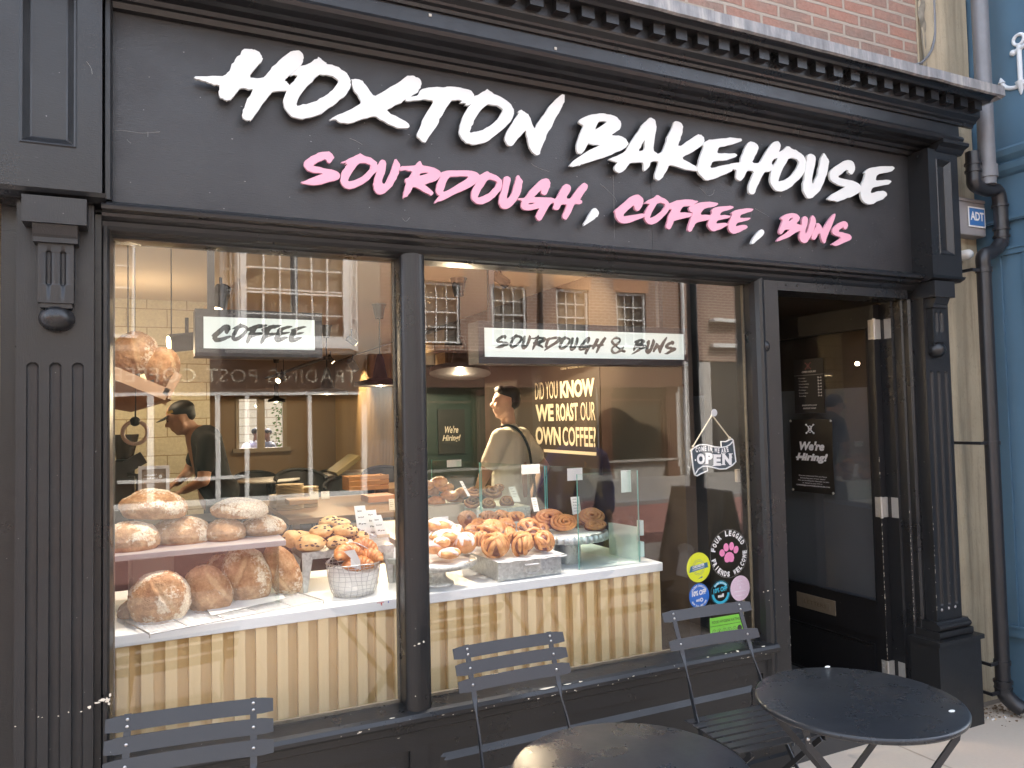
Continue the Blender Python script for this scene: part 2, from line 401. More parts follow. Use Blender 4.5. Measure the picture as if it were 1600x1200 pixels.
# architrave box, frieze
b = MB()
prof = [(-.049, 2.896), (-.072, 2.898), (-.078, 2.915), (-.092, 2.918), (-.100, 2.930), (-.135, 2.932), (-.150, 2.940), (-.19, 2.9405), (-.206, 2.950), (-.213, 2.962), (-.208, 2.975), (-.196, 2.981), (-.187, 2.984), (-.186, 3.040), (-.02, 3.040), (-.02, 2.896)]
b.extrude_x(prof, -.395, 3.762)
b.build('frieze', 'black', shop)
b = MB()
prof = [(-.18, 3.0405), (-.196, 3.0405), (-.200, 3.052), (-.212, 3.058), (-.216, 3.066), (-.222, 3.070), (-.236, 3.080), (-.238, 3.088), (-.238, 3.140),
        (-.292, 3.141), (-.300, 3.150), (-.312, 3.156), (-.326, 3.160), (-.326, 3.172), (-.18, 3.172)]
b.extrude_x(prof, -.395, 3.86)
k = 0
while 3.793-.109*k > -.39:
    x = 3.793-.109*k; b.box((x-.028, -.274, 3.0985), (x+.028, -.236, 3.1405)); k += 1
o = b.build('cornice', 'black', shop); 
# lead flashing on top, slightly dressed
b = MB(); n = 90; xs = np.linspace(-.395, 3.90, n); v = []
for x in xs:
    w = .003*noise.noise(Vector((x*6, 3, 1))); w2 = .004*noise.noise(Vector((x*9, 7, 1)))
    v += [(x, -.334+w2, 3.153+w), (x, -.346+w2, 3.158+w), (x, -.344+w, 3.205+w), (x, -.330, 3.214), (x, .06, 3.245)]
f = [(i*5+j, (i+1)*5+j, (i+1)*5+j+1, i*5+j+1) for i in range(n-1) for j in range(4)] + [((n-1)*5, (n-1)*5+1, (n-1)*5+2, (n-1)*5+3, (n-1)*5+4)]
b.add(v, [q[::-1] for q in f], smooth=False)
b.box((3.86, -.33, 3.15), (3.898, .06, 3.2))
b.build('lead_flashing', 'lead', shop)

# ---- pilasters
def seg(a, b2, n): return list(np.linspace(a, b2, n))
def flute_dep(fl, r, d):
    def dep(x, z):
        best = 1e9
        for (fx, z0, z1) in fl:
            zz = min(max(z, z0+r), z1-r); best = min(best, sqrt((x-fx)**2+(z-zz)**2))
        t = best/r
        return d*sqrt(max(0, 1-t*t)) if t < 1 else 0.0
    return dep
def upper_box(par, x0, x1, z0, z1, y, px0, px1, pz0, pz1):
    def dep(x, z):
        d = min(x-px0, px1-x, z-pz0, pz1-z)
        if d <= 0: return 0
        if d < .010: return -.004*sin(d/.010*pi)
        if d < .028: return (d-.010)/.018*.020
        return .020
    xs = sorted(set([x0, x1]+seg(px0, px0+.03, 8)+seg(px1-.03, px1, 8))); zs = sorted(set([z0, z1]+seg(pz0, pz0+.03, 8)+seg(pz1-.03, pz1, 8)))
    par.hf(x0, x1, z0, z1, y, dep, xs, zs, smooth=False)
    v = [(x0, y, z0), (x1, y, z0), (x1, -.01, z0), (x0, -.01, z0), (x0, y, z1), (x1, y, z1), (x1, -.01, z1), (x0, -.01, z1)]
    par.add(v, [(0, 3, 2, 1), (4, 5, 6, 7), (1, 2, 6, 5), (3, 0, 4, 7)], smooth=False)
def pilaster(cx, hw, y, zt, zb, ub, ubz, blk, knobz, flz, plinth, ys, lab, pw):
    p = MB()
    # shaft with flutes
    fl = [(cx+d*hw*.58, .60, flz) for d in (-1, 0, 1)]
    if plinth is None: fl = [(a, -.1, c) for a, _, c in fl]
    r = hw*.155; dep = flute_dep(fl, r, .011)
    xs = []; 
    for fx, _, _ in fl: xs += seg(fx-r*1.001, fx+r*1.001, 17)
    xs = sorted([cx-hw, cx+hw]+xs)
    zs = sorted([zb, zt]+seg(flz-r*1.05, flz, 12)+([.60-.001, .60]+seg(.6, .6+r*1.2, 9) if plinth else [])+seg(zb, zt, 6))
    zs = sorted(set(round(z, 5) for z in zs)); xs = sorted(set(round(x, 5) for x in xs))
    p.hf(cx-hw, cx+hw, zb, zt, y, dep, xs, zs, smooth=False)
    p.add([(cx-hw, y, zb), (cx-hw, .02, zb), (cx-hw, .02, zt), (cx-hw, y, zt)], [(0, 3, 2, 1)][::1], smooth=False)
    p.add([(cx+hw, y, zb), (cx+hw, .02, zb), (cx+hw, .02, zt), (cx+hw, y, zt)], [(0, 1, 2, 3)], smooth=False)
    if plinth:
        x0, x1, py, pz = plinth
        p.box((x0, py, 0), (x1, .02, pz-.022)); p.box((x0-.012, py-.014, pz-.0215), (x1+.012, .02, pz))
        p.extrude_x([(y-.030, pz+.0005), (y-.036, pz+.012), (y-.036, pz+.035), (y-.028, pz+.037), (.02, pz+.037), (.02, pz+.0005)], cx-hw-.034, cx+hw+.034)
        p.extrude_x([(y-.018, pz+.0375), (y-.030, pz+.045), (y-.034, pz+.056), (y-.030, pz+.066), (y-.018, pz+.073), (y-.012, pz+.082), (.02, pz+.082), (.02, pz+.0375)], cx-hw-.026, cx+hw+.026)
    po = p.build('pilaster', ['black_pil'], shop)
    # bracket (console)
    q = MB(); bx0, bx1, bz0, bz1, by = blk; bc = (bx0+bx1)/2; bw = (bx1-bx0)/2
    q.box((bx0, by, bz0), (bx1, -.012, bz1))
    q.extrude_x([(by+.012, bz0-.0005), (by+.024, bz0-.028), (by+.03, bz0-.036), (by+.03, bz0-.05), (-.012, bz0-.05), (-.012, bz0-.0005)], bc-bw*.70, bc+bw*.70)
    nz0 = bz0-.05; nz1 = nz0-.175; nw = bw*.56; ny = by+.042; ny2 = by+.050
    r2 = nw*.17; fl2 = [(bc-nw*.40, nz1+.05, nz0-.022), (bc+nw*.40, nz1+.05, nz0-.022)]; dp = flute_dep(fl2, r2, .009)
    xs = sorted([bc-nw, bc+nw]+[a for fx, _, _ in fl2 for a in seg(fx-r2*1.1, fx+r2*1.1, 11)])
    zs = sorted(set([nz1, nz0]+seg(fl2[0][1], fl2[0][1]+r2*1.2, 8)+seg(fl2[0][2]-r2*1.2, fl2[0][2], 8)))
    q.hf(bc-nw, bc+nw, nz1, nz0, ny, dp, xs, zs)
    q.add([(bc-nw, ny, nz1), (bc+nw, ny, nz1), (bc+nw, -.03, nz1), (bc-nw, -.03, nz1), (bc-nw, ny, nz0), (bc+nw, ny, nz0), (bc+nw, -.03, nz0), (bc-nw, -.03, nz0)],
          [(0, 3, 2, 1), (1, 2, 6, 5), (3, 0, 4, 7)], smooth=False)
    q.box((bc-nw*.9, ny+.006, nz1-.014), (bc+nw*.9, -.03, nz1-.0005))
    q.build('bracket', 'black_pil', po)
    q = MB(); q.ball((bc+.0, y-.008, knobz), (.047, .050, .040), 28, 18)
    q.lathe([(.030, y+.0), (.030, y-.02)], (bc, 0, knobz), 20, axis='y')
    q.build('knob', 'black', po)
    # box above with the sunk panel
    q = MB(); upper_box(q, *ub)
    ux0, ux1, uz0 = ub[0], ub[1], ub[2]
    uy = ub[4]
    q.extrude_x([(uy-.012, uz0-.0005), (uy-.004, uz0-.012), (uy+.02, uz0-.024), (-.01, uz0-.024), (-.01, uz0-.0005)], ux0-.010, ux1+.010)
    q.build('panel_block', 'black', po)
    return po
# left: shaft centre -.246 ; right: 3.657
P = onY(135, 358, -.17); P0 = onY(33, 314, -.17)
lub = (-.42, -.123, 2.292, 3.0, -.13, -.335, -.188, 2.42, 2.975)
pilaster(-.246, .0995, -.08, 2.30, -.05, lub, None, (P0[0], P[0], P[2]+.012, 2.262, -.165), onY(86, 497, -.1)[2], onY(88, 566, -.09)[2], None, None, '', 0)
R0_ = onY(1464, 500, -.2); rz = 2.243
rub = (3.545, 3.77, 2.262, 2.905, -.165, 3.602, 3.716, 2.37, 2.86)
pilaster(3.657, .095, -.09, 2.25, .44, rub, None, (3.553, 3.705, 2.155, 2.236, -.165), onY(1464, 546, -.13)[2], onY(1464, 580, -.09)[2], (3.498, 3.815, -.14, .45), None, '', 0)
# capital on the right panel block
b = MB(); b.extrude_x([(-.168, 2.895), (-.178, 2.905), (-.186, 2.918), (-.212, 2.930), (-.214, 2.944), (-.208, 2.950), (-.05, 2.950), (-.05, 2.895)], 3.60, 3.80)
b.build('capital_moulding', 'black', shop)

# ---- window frame (left stile, mullion, right jamb), rounded
def round_stile(b, x0, x1, yf, yb, z0, z1):
    cx = (x0+x1)/2; hw = (x1-x0)/2; pr = [(x0, yb), ]
    for k in range(15):
        a = pi*k/14; pr.append((cx-hw*cos(a)*.97, yf+.035-.035*sin(a)**.7))
    pr += [(x1, yb)]; b.extrude_z(pr, z0, z1, smooth=False)
b = MB()
b.box((-.147, -.045, .3), (-.128, .04, 2.25))
b.extrude_z([(-.128, .04), (-.128, -.048), (-.122, -.058), (-.112, -.060), (-.105, -.050), (-.102, -.03), (-.098, .0), (-.0985, .04)], .52, 2.235)
b.build('window_stile', 'black_chip', shop); b = MB()
b.extrude_z([(2.4985, .04), (2.497, .0), (2.503, -.03), (2.512, -.048), (2.524, -.055), (2.538, -.050), (2.545, -.046), (2.628, -.046), (2.628, .10), (2.4985, .10)], .40, 2.235)
b.build('window_stile', 'black_chip', shop)
b = MB(); round_stile(b, GXM0, GXM1, -.05, .05, .545, 2.215)
b.build('window_mullion', 'black', shop)
# sill
b = MB()
prof = [(.06, GZ0+.002), (.024, GZ0+.001), (-.045, .566), (-.060, .560), (-.069, .548), (-.070, .536), (-.064, .527), (-.052, .524), (-.048, .521), (-.047, .498), (-.040, .494), (-.030, .494), (.06, .494)]
b.extrude_x(prof, -.128, 2.545, smooth=False)
sill = b.build('window_sill', 'black_chip', shop)
# chips of bare paint on the sill, mullion and stiles
def blob(b, c, ex, ez, w, h, seed, n=14):
    rng = random.Random(seed); c = np.array(c); pts = []
    for k in range(n):
        a = 2*pi*k/n; r = .55+.6*rng.random(); pts.append(c+np.array(ex)*(w*r*cos(a))+np.array(ez)*(h*r*sin(a)))
    nrm = np.cross(ex, ez); b.add([c-nrm*0]+pts, [(0, 1+(k+1) % n, 1+k)[::-1] for k in range(n)], smooth=False)
b = MB(); sx = (1, 0, 0); st = np.array((0, -.96, -.28)); sf = (0, -.2, -.98)
def sillpt(px, py):
    P = onY(px, py, -.055); return P
for i, (px, py, w, h) in enumerate([(852, 1068, .035, .005), (885, 1061, .02, .003), (905, 1053, .008, .004), (1098, 1031, .014, .006), (1104, 1018, .007, .004), (1150, 1006, .008, .006), (1190, 1006, .01, .004),
                     (806, 1088, .004, .003), (822, 1089, .004, .003), (1030, 1044, .018, .002), (1018, 1046, .012, .003), (985, 1054, .006, .002), (962, 1060, .003, .002), (930, 1068, .003, .002), (1170, 1012, .009, .002), (1132, 1022, .006, .003), (1140, 1020, .004, .002), (620, 1150, .006, .001), (611, 1105, .012, .003)]):
    P = onY(px, py, -.05); P[1] = -.0595 if P[2] > .55 else -.0715
    if P[2] > .556: P[2] = .5615; blob(b, P+np.array((0, 0, .0022)), sx, (0, .97, .24), w, h*1.2, i)
    else: blob(b, P, sx, (0, 0, 1), w, h, i)
for i in range(26):
    rng = random.Random(i+50); x = .5+rng.random()*2; blob(b, (x, -.0712, .538+rng.uniform(-.006, .008)), sx, (0, 0, 1), .002+.006*rng.random()**3, .0012+.001*rng.random(), i)
tag(b.build('paint_chip', 'chip', sill), kind='stuff')
b = MB()
for i, (px, py, w, h, Y) in enumerate([(655, 1006, .010, .005, -.0515), (662, 1003, .006, .006, -.0505), (648, 1009, .006, .003, -.0505), (649, 1148-60, .003, .003, -.0505), (638, 1126, .003, .003, -.0505),
                     (160, 1094, .016, .007, -.0815), (168, 1094, .010, .012, -.061), (172, 1086, .006, .008, -.061), (170, 1100, .007, .006, -.061), (140, 1105, .008, .008, -.0815), (127, 1112, .006, .003, -.0815), (107, 1113, .003, .004, -.0815), (91, 1119, .003, .003, -.0815), (60, 1120, .003, .003, -.0815), (66, 1121, .003, .002, -.0815), (24, 1135, .003, .003, -.0815), (152, 1098, .012, .005, -.0815),
                     (1200, 923, .009, .004, -.0475), (1210, 921, .006, .005, -.0475), (1193, 925, .005, .003, -.0475), (1202, 938, .004, .002, -.0475), (1221, 948, .002, .002, -.0475), (1212, 964, .003, .002, -.0475), (1220, 930, .002, .004, -.0475)]):
    P = onY(px, py, Y); blob(b, P, sx, (0, 0, 1), w*.7, h*.7, 100+i, 11)
for i in range(60):       # bare specks along arrises
    rng = random.Random(i+900); z = .1+rng.random()**1.3*1.3
    if i % 3 == 0: blob(b, (2.6285, -.0465, z), (0, 0, 1), (.3, .95, 0), .003+.006*rng.random()**2, .0016, i)
    elif i % 3 == 1: continue
    else: blob(b, (3.562, -.0915, .55+z*.4), (0, 0, 1), (1, 0, 0), .003+.004*rng.random(), .0015, i)
tag(b.build('chipped_paint', 'chip', shop), kind='stuff')
# stall riser with raised panels
b = MB()
def riser_panel(b, x0, x1, z0, z1, X0, X1, Z0, Z1, y):
    def dep(x, z):
        d = min(x-x0, x1-x, z-z0, z1-z)
        if d <= 0: return 0
        if d < .006: return .016
        if d < .050: return .016
        if d < .072: return .016-(d-.050)/.022*.014
        return .002
    cuts = lambda a, c: seg(a, a+.0001, 2)+seg(a+.006, a+.05, 2)+seg(a+.0501, a+.072, 3)+seg(c-.072, c-.0501, 3)+seg(c-.05, c-.006, 2)+seg(c-.0001, c, 2)
    b.hf(X0, X1, Z0, Z1, y, dep, sorted([X0]+cuts(x0, x1)+[X1]), sorted([Z0]+cuts(z0, z1)+[Z1]), smooth=False)
ry = -.030
riser_panel(b, -.07, .838, .13, .425, -.147, .873, .07, .494, ry)
riser_panel(b, .905, 2.475, .13, .436, .8735, 2.628, .07, .494, ry)
b.box((-.147, -.028, .0), (2.628, .06, .06)); b.extrude_x([(-.045, .0), (-.045, .062), (-.028, .071), (.0, .071), (.0, 0)], -.147, 2.628)
b.box((2.60, -.0295, .0), (2.628, .1, .494)); b.box((-.147, .04, .06), (2.62, .06, .5))
b.build('stall_riser', 'black', shop)
# glass panes
for i, (x0, x1) in enumerate(((GX0-.002, GXM0+.004), (GXM1-.004, GX1+.004))):
    b = MB(); b.box((x0, GY, GZ0-.005), (x1, GY+.006, GZ1+.01)); b.build('glass_pane', 'glass', shop)
# putty / grime line at the foot of the glass
b = MB(); 
for x0, x1 in ((GX0, GXM0), (GXM1, GX1)):
    b.box((x0, GY+.0065, GZ0), (x1, GY+.02, GZ0+.012)); b.box((x0, GY+.0065, GZ0+.0125), (x0+.006, GY+.02, GZ1)); b.box((x1-.006, GY+.0065, GZ0+.0125), (x1, GY+.02, GZ1))
b.build('glazing_bead', pm('aged_putty', (.14, .12, .085), .8, var=.4, vscale=40), shop)
# door surround: head, left jamb is the stile, right jamb
b = MB()
b.extrude_x([(-.046, 2.158), (-.046, 2.235), (.10, 2.235), (.10, 2.158)], 2.6285, 3.507)
for x in (2.68, 2.75, 2.93, 3.07, 3.30, 3.42): b.lathe([(.0001, -.049), (.006, -.048), (.007, -.0461)], (x, 0, 2.185), 12, axis='y')
# stepped jamb on the right
b.extrude_z([(3.508, .13), (3.508, .06), (3.522, .056), (3.522, .012), (3.532, .006), (3.532, -.022), (3.545, -.030), (3.562, -.030), (3.562, .13)], 0, 2.158)
b.build('door_frame', 'black_chip', shop)
b = MB(); b.box((2.629, .13, 0), (2.645, .5, 2.3)); b.build('door_reveal', 'dark', shop)

# ---- door leaf, standing open inwards at right angles
DX = 3.462
door = MB()
def dY(px, py): return onX(px, py, DX)
yh, yl = .128, 1.0
zt = 2.15
gz0, gz1 = onX(1300, 925, DX)[2], 2.03
th = .043
def dbox(y0, y1, z0, z1, x0=DX, x1=DX+th): door.box((x0, y0, z0), (x1, y1, z1))
dbox(yh, .172, .02, zt); dbox(.90, yl, .02, zt)                               # stiles
dbox(.172, .90, gz1, zt); dbox(.172, .90, .40, gz0); dbox(.172, .90, .02, .10)  # rails
dbox(.172, .90, .10, .40, DX+.012, DX+.03)
door.obox((DX+.006, .21, .25), (.006, 0, 0), (0, .002, 0), (0, 0, .11)); 
door.box((DX+.003, .215, .15), (DX+.012, .86, .345)); door.box((DX+.002, .205, .352), (DX+.012, .87, .360)); door.box((DX+.002, .205, .14), (DX+.012, .21, .352))
door.box((DX-.004, .172, gz0), (DX+.001, .90, gz0+.010)); door.box((DX-.004, .172, gz0+.0105), (DX+.001, .180, gz1))
do = door.build('door', 'door_black', shop)
b = MB(); b.box((DX+.02, .172, gz0), (DX+.026, .90, gz1)); b.build('glass_pane', m_glass('door_glass', 1.2), do)
b = MB()
A = dY(1246, 930); B_ = dY(1306, 945); z0, z1 = .452, .535
b.box((DX-.006, B_[1], z0), (DX-.0005, A[1], z1)); b.box((DX-.009, B_[1]+.035, z0+.022), (DX-.0061, A[1]-.035, z1-.022))
bevel(b.build('letter_plate', 'brass', do), .002)
b = MB()
me = MB()
text_on(b, 'LETTERS', (DX-.0095, A[1]-.06, z0+.03), (0, -1, 0), (0, 0, 1), A[1]-B_[1]-.12, .02)
b.build('letter_plate_text', pm('engraved_brass', (.25, .19, .12), .5, .8), do)
for hz in (2.02, 1.085, .24):
    b = MB(); hx = DX-.002
    b.box((hx-.0, yh+.002, hz-.052), (hx+.0015, yh+.034, hz+.052))          # leaf on the door face
    b.box((3.5065, .06, hz-.052), (3.508, .10, hz+.052)); b.obox((DX+.02, .1265, hz), (.021, 0, 0), (0, .0012, 0), (0, 0, .052))
    b.tube([(hx-.004, .120, hz-.055), (hx-.004, .120, hz+.055)], .0075, 10)
    for s in (-.035, -.012, .012, .035):
        b.ball((hx-.001, yh+.024, hz+s), .004, 8, 5); b.ball((DX+.03, .125, hz+s), .004, 8, 5)
    b.obox((DX+.022, .1225, hz), (.022, 0, 0), (0, .0015, 0), (0, 0, .052))
    b.build('hinge', 'nickel', do)
b = MB()
for i in range(90):
    rng = random.Random(3000+i); z = .15+1.25*rng.random()**1.4
    blob(b, (DX+.001+.0, .1275, z), (0, 0, 1), (1, 0, 0), .002+.009*rng.random()**3, .0013+.001*rng.random(), i, 8)
    if i < 45: blob(b, (3.5225, .055-.0465, z), (0, 0, 1), (1, 0, 0), .002+.007*rng.random()**3, .0014, i, 8)
tag(b.build('chipped_edge', 'chip', do), kind='stuff')
# door stone step
b = MB(); b.box((2.63, -.03, .0), (3.51, .4, .085)); b.build('door_step', pm('dark_stone_step', (.05, .05, .05), .7, bscale=50), shop)

# ================================================================= SIGN LETTERING
def cr(ox, oy, s, pts): return [(ox+x*s, oy+y*s) for x, y in pts]
A_ = lambda *p: cr(290, 60, .125, p); B__ = lambda *p: cr(440, 80, .125, p); C_ = lambda *p: cr(590, 100, .125, p); D_ = lambda *p: cr(720, 120, .125, p)
E_ = lambda *p: cr(880, 160, .125, p); F1_ = lambda *p: cr(1000, 170, .125, p); G_ = lambda *p: cr(1120, 190, .125, p); H_ = lambda *p: cr(1220, 200, .125, p)
P1 = lambda *p: cr(460, 210, .1, p); P2 = lambda *p: cr(580, 230, .1, p); P3 = lambda *p: cr(700, 240, .1, p); P4 = lambda *p: cr(790, 250, .1, p)
P5 = lambda *p: cr(940, 270, .1, p); P6 = lambda *p: cr(1050, 280, .1, p); P7 = lambda *p: cr(1170, 290, .1125, p)
GL = {}
GL['H1'] = [A_((97,485),(130,475),(300,470),(503,468),(530,415),(570,340),(610,280),(660,215),(725,140),(770,127),(810,128),(855,142),(915,172),(950,215),(963,245),(960,270),(925,310),(900,345),(850,400),(795,478),(860,492),(970,495),(1010,440),(1070,375),(1140,300),(1240,215),(1330,160),(1380,147),(1420,155),(1465,190),(1482,235),(1475,275),(1440,335),(1410,365),(1300,460),(1235,525),(1260,550),(1305,575),(1290,620),(1250,658),(1095,660),(1060,700),(980,790),(920,880),(850,990),(825,1028),(800,1018),(775,1030),(745,1010),(720,1000),(708,965),(718,900),(740,850),(790,730),(848,632),(770,625),(680,622),(640,665),(590,745),(560,770),(520,773),(490,768),(465,745),(425,740),(416,700),(418,640),(428,592),(400,580),(360,578),(300,565),(260,535),(215,530),(170,510),(130,500))]
GL['O1'] = [B__((215,190),(280,170),(350,150),(400,110),(465,72),(490,95),(560,140),(565,155),(650,175),(730,210),(800,260),(850,320),(868,380),(872,420),(850,480),(800,550),(720,620),(620,690),(520,768),(440,800),(340,832),(240,845),(190,835),(130,810),(80,765),(40,700),(22,640),(30,580),(60,500),(110,430),(170,350),(210,300),(165,295),(100,305),(140,260),(180,235)), B__((180,678),(200,620),(240,540),(320,430),(400,350),(460,290),(540,290),(620,305),(690,335),(713,360),(700,400),(650,470),(600,520),(500,585),(420,625),(330,655),(250,670))]
GL['X'] = [B__((872,350),(905,336),(960,345),(1010,365),(1040,400),(1090,470),(1155,562),(1250,520),(1340,460),(1450,390),(1565,315),(1625,295),(1670,305),(1720,335),(1745,365),(1750,420),(1735,460),(1700,510),(1550,600),(1480,650),(1400,690),(1315,732),(1350,770),(1450,820),(1540,865),(1600,910),(1605,935),(1580,950),(1520,960),(1440,955),(1410,935),(1350,910),(1260,860),(1160,800),(1090,820),(1020,845),(920,880),(840,895),(790,890),(740,893),(700,865),(700,850),(640,852),(590,860),(620,838),(680,800),(790,765),(900,705),(1010,635),(960,560),(915,490),(890,430))]
GL['T'] = [C_((345,445),(400,415),(440,400),(510,395),(530,315),(620,298),(720,292),(850,288),(950,285),(1050,295),(1150,322),(1180,345),(1210,390),(1190,440),(1160,500),(1120,510),(1080,515),(1110,485),(1020,490),(1070,455),(1000,452),(920,452),(870,530),(820,620),(770,710),(720,810),(650,890),(600,980),(565,980),(530,935),(497,905),(500,870),(540,770),(570,680),(640,560),(700,455),(620,448),(560,445),(470,455),(400,462),(360,460))]
GL['O2'] = [D_((165,230),(230,215),(290,180),(335,145),(350,165),(405,200),(410,215),(480,232),(560,280),(620,330),(660,395),(670,440),(655,500),(610,570),(540,640),(450,720),(380,775),(300,820),(200,845),(130,845),(60,815),(10,760),(-15,700),(-10,620),(10,540),(60,440),(120,350),(130,330)), D_((108,698),(130,640),(160,570),(210,480),(260,410),(330,345),(400,342),(470,360),(530,400),(525,430),(480,500),(420,570),(340,630),(260,670),(180,690))]
GL['N'] = [D_((720,430),(755,410),(790,420),(840,460),(870,500),(895,570),(925,655),(980,560),(1040,470),(1110,370),(1180,290),(1240,235),(1285,210),(1305,220),(1300,300),(1275,345),(1240,430),(1180,530),(1140,620),(1090,700),(1050,800),(1000,930),(995,970),(960,980),(915,950),(870,900),(850,830),(830,740),(820,655),(760,720),(700,790),(640,865),(590,855),(570,830),(552,780),(560,720),(600,640),(660,550),(720,465),(730,450))]
GL['B'] = [E_((190,240),(220,205),(300,165),(390,142),(480,138),(580,148),(660,180),(710,220),(732,280),(715,330),(660,370),(600,405),(680,412),(750,430),(800,470),(822,515),(800,550),(740,590),(640,635),(520,690),(440,710),(350,740),(250,770),(230,770),(215,785),(180,790),(140,800),(110,795),(75,800),(90,765),(150,710),(250,640),(350,590),(465,530),(400,530),(340,522),(312,510),(285,560),(250,625),(225,648),(180,630),(162,590),(170,520),(200,420),(230,350),(258,290),(220,275)), E_((392,342),(440,240),(490,235),(550,238),(500,280),(440,320))]
GL['A'] = [E_((1092,183),(1140,205),(1165,250),(1168,320),(1150,430),(1125,600),(1180,640),(1200,640),(1200,720),(1095,740),(1085,800),(1050,840),(1010,860),(1008,750),(940,745),(840,750),(790,820),(740,875),(690,880),(650,850),(635,805),(690,742),(620,735),(600,720),(570,712),(600,695),(690,655),(770,620),(830,520),(900,420),(970,310),(1040,225)), E_((940,610),(980,540),(1028,455),(1020,530),(1015,600))]
GL['K'] = [F1_((425,165),(460,150),(510,165),(540,205),(540,270),(520,340),(500,400),(475,462),(520,455),(620,390),(700,335),(745,312),(780,325),(805,365),(812,410),(790,450),(700,510),(600,570),(525,612),(600,655),(680,700),(735,745),(720,780),(640,775),(560,750),(460,715),(375,698),(340,760),(300,840),(250,885),(215,888),(190,860),(200,790),(245,650),(180,655),(220,560),(275,552),(300,490),(340,380),(390,260))]
GL['E'] = [F1_((812,412),(880,385),(980,372),(1100,362),(1220,362),(1280,378),(1270,410),(1200,430),(1120,450),(1060,470),(985,482),(960,555),(1040,555),(1130,560),(1200,562),(1222,578),(1190,605),(1120,630),(1030,648),(910,655),(872,742),(960,730),(1050,700),(1120,690),(1160,745),(1155,775),(1100,800),(1000,845),(900,885),(850,895),(800,875),(750,830),(722,780),(720,720),(740,650),(760,580),(800,470),(790,455))]
GL['H2'] = [G_((150,522),(200,520),(290,512),(310,450),(340,360),(390,265),(420,248),(460,252),(510,285),(528,325),(510,380),(470,450),(445,512),(530,518),(570,460),(620,370),(680,290),(735,240),(775,245),(805,290),(795,345),(750,420),(700,490),(685,525),(715,550),(700,600),(660,625),(600,630),(560,700),(520,790),(485,870),(465,915),(420,900),(400,870),(405,800),(440,700),(470,618),(380,612),(350,680),(320,730),(290,738),(255,715),(243,690),(255,600),(200,590))]
GL['O3'] = [G_((770,385),(830,355),(895,297),(950,345),(1010,360),(1080,410),(1120,470),(1130,540),(1115,600),(1080,670),(1020,730),(960,790),(900,835),(830,868),(770,868),(720,840),(680,770),(670,700),(690,620),(720,550),(750,490),(770,450),(730,460),(700,480)), G_((770,748),(790,690),(830,600),(880,500),(905,455),(960,450),(1020,480),(1040,510),(1010,570),(960,640),(900,700),(840,735))]
GL['U'] = [G_((1130,420),(1170,398),(1215,415),(1235,450),(1230,540),(1205,640),(1190,740),(1200,782),(1230,740),(1260,670),(1280,570),(1300,460),(1335,385),(1370,430),(1402,480),(1395,580),(1370,680),(1330,780),(1270,880),(1210,940),(1160,965),(1120,940),(1090,880),(1078,800),(1095,700),(1110,600),(1120,500))]
GL['S'] = [H_((605,575),(640,520),(700,470),(780,415),(860,395),(910,425),(935,475),(925,530),(890,585),(850,565),(840,510),(780,555),(705,612),(780,632),(880,652),(960,680),(1005,720),(1005,790),(940,835),(860,870),(780,900),(690,920),(660,905),(640,910),(620,895),(600,897),(585,875),(640,835),(720,785),(825,732),(740,715),(670,690),(625,645))]
GL['E2'] = [H_((1045,555),(1090,510),(1160,490),(1280,475),(1390,475),(1432,492),(1410,525),(1340,550),(1210,578),(1188,655),(1260,650),(1340,645),(1392,660),(1370,695),(1300,715),(1220,735),(1150,745),(1122,815),(1200,795),(1270,780),(1320,795),(1342,835),(1300,870),(1220,915),(1150,950),(1100,955),(1050,930),(1010,870),(1000,800),(1015,720),(1040,640),(1070,570))]
GP = {}
GP['S'] = [P1((145,460),(160,420),(240,355),(350,300),(450,265),(530,262),(590,300),(620,350),(610,390),(560,450),(510,430),(495,385),(400,425),(275,485),(370,505),(480,530),(600,550),(680,580),(717,630),(710,680),(640,715),(520,745),(400,780),(280,795),(200,780),(130,765),(97,745),(160,725),(270,680),(370,635),(460,612),(360,605),(260,590),(190,550),(150,500))]
GP['O'] = [P1((722,440),(790,410),(860,370),(940,340),(1020,288),(1090,335),(1180,350),(1250,395),(1300,450),(1310,510),(1290,570),(1240,630),(1150,720),(1060,785),(960,830),(870,855),(810,845),(750,800),(720,730),(722,650),(750,580),(800,500),(840,450),(780,465),(820,425),(760,445)), P1((830,740),(860,670),(920,570),(1010,440),(1100,440),(1170,465),(1195,490),(1170,550),(1120,610),(1050,665),(950,710))]
GP['U'] = [P2((105,290),(135,210),(170,187),(215,200),(240,240),(230,330),(205,430),(175,510),(185,570),(220,560),(260,490),(310,370),(350,240),(385,168),(430,230),(460,280),(455,340),(430,420),(380,520),(320,620),(240,700),(150,742),(100,725),(50,665),(35,600),(50,510),(80,400))]
GP['R'] = [P2((440,370),(460,300),(540,292),(700,285),(715,240),(755,212),(780,230),(800,290),(900,300),(1000,325),(1060,360),(1090,400),(1080,450),(1040,510),(950,540),(820,575),(900,630),(960,690),(975,725),(940,755),(890,735),(800,680),(665,605),(620,690),(575,765),(530,775),(505,800),(497,760),(510,690),(545,590),(550,555),(530,540),(527,490),(590,475),(610,430),(640,375),(570,370),(520,355)), P2((752,450),(765,405),(820,395),(905,400),(840,425))]
GP['D'] = [P2((1090,385),(1150,368),(1280,360),(1500,358),(1600,370),(1670,400),(1710,450),(1700,490),(1640,565),(1550,620),(1400,690),(1250,760),(1130,825),(1060,840),(985,878),(1010,830),(1080,745),(1040,740),(1010,700),(1025,600),(1060,500),(1080,450)), P2((1115,712),(1160,600),(1205,465),(1380,452),(1550,455),(1400,555),(1250,640))]
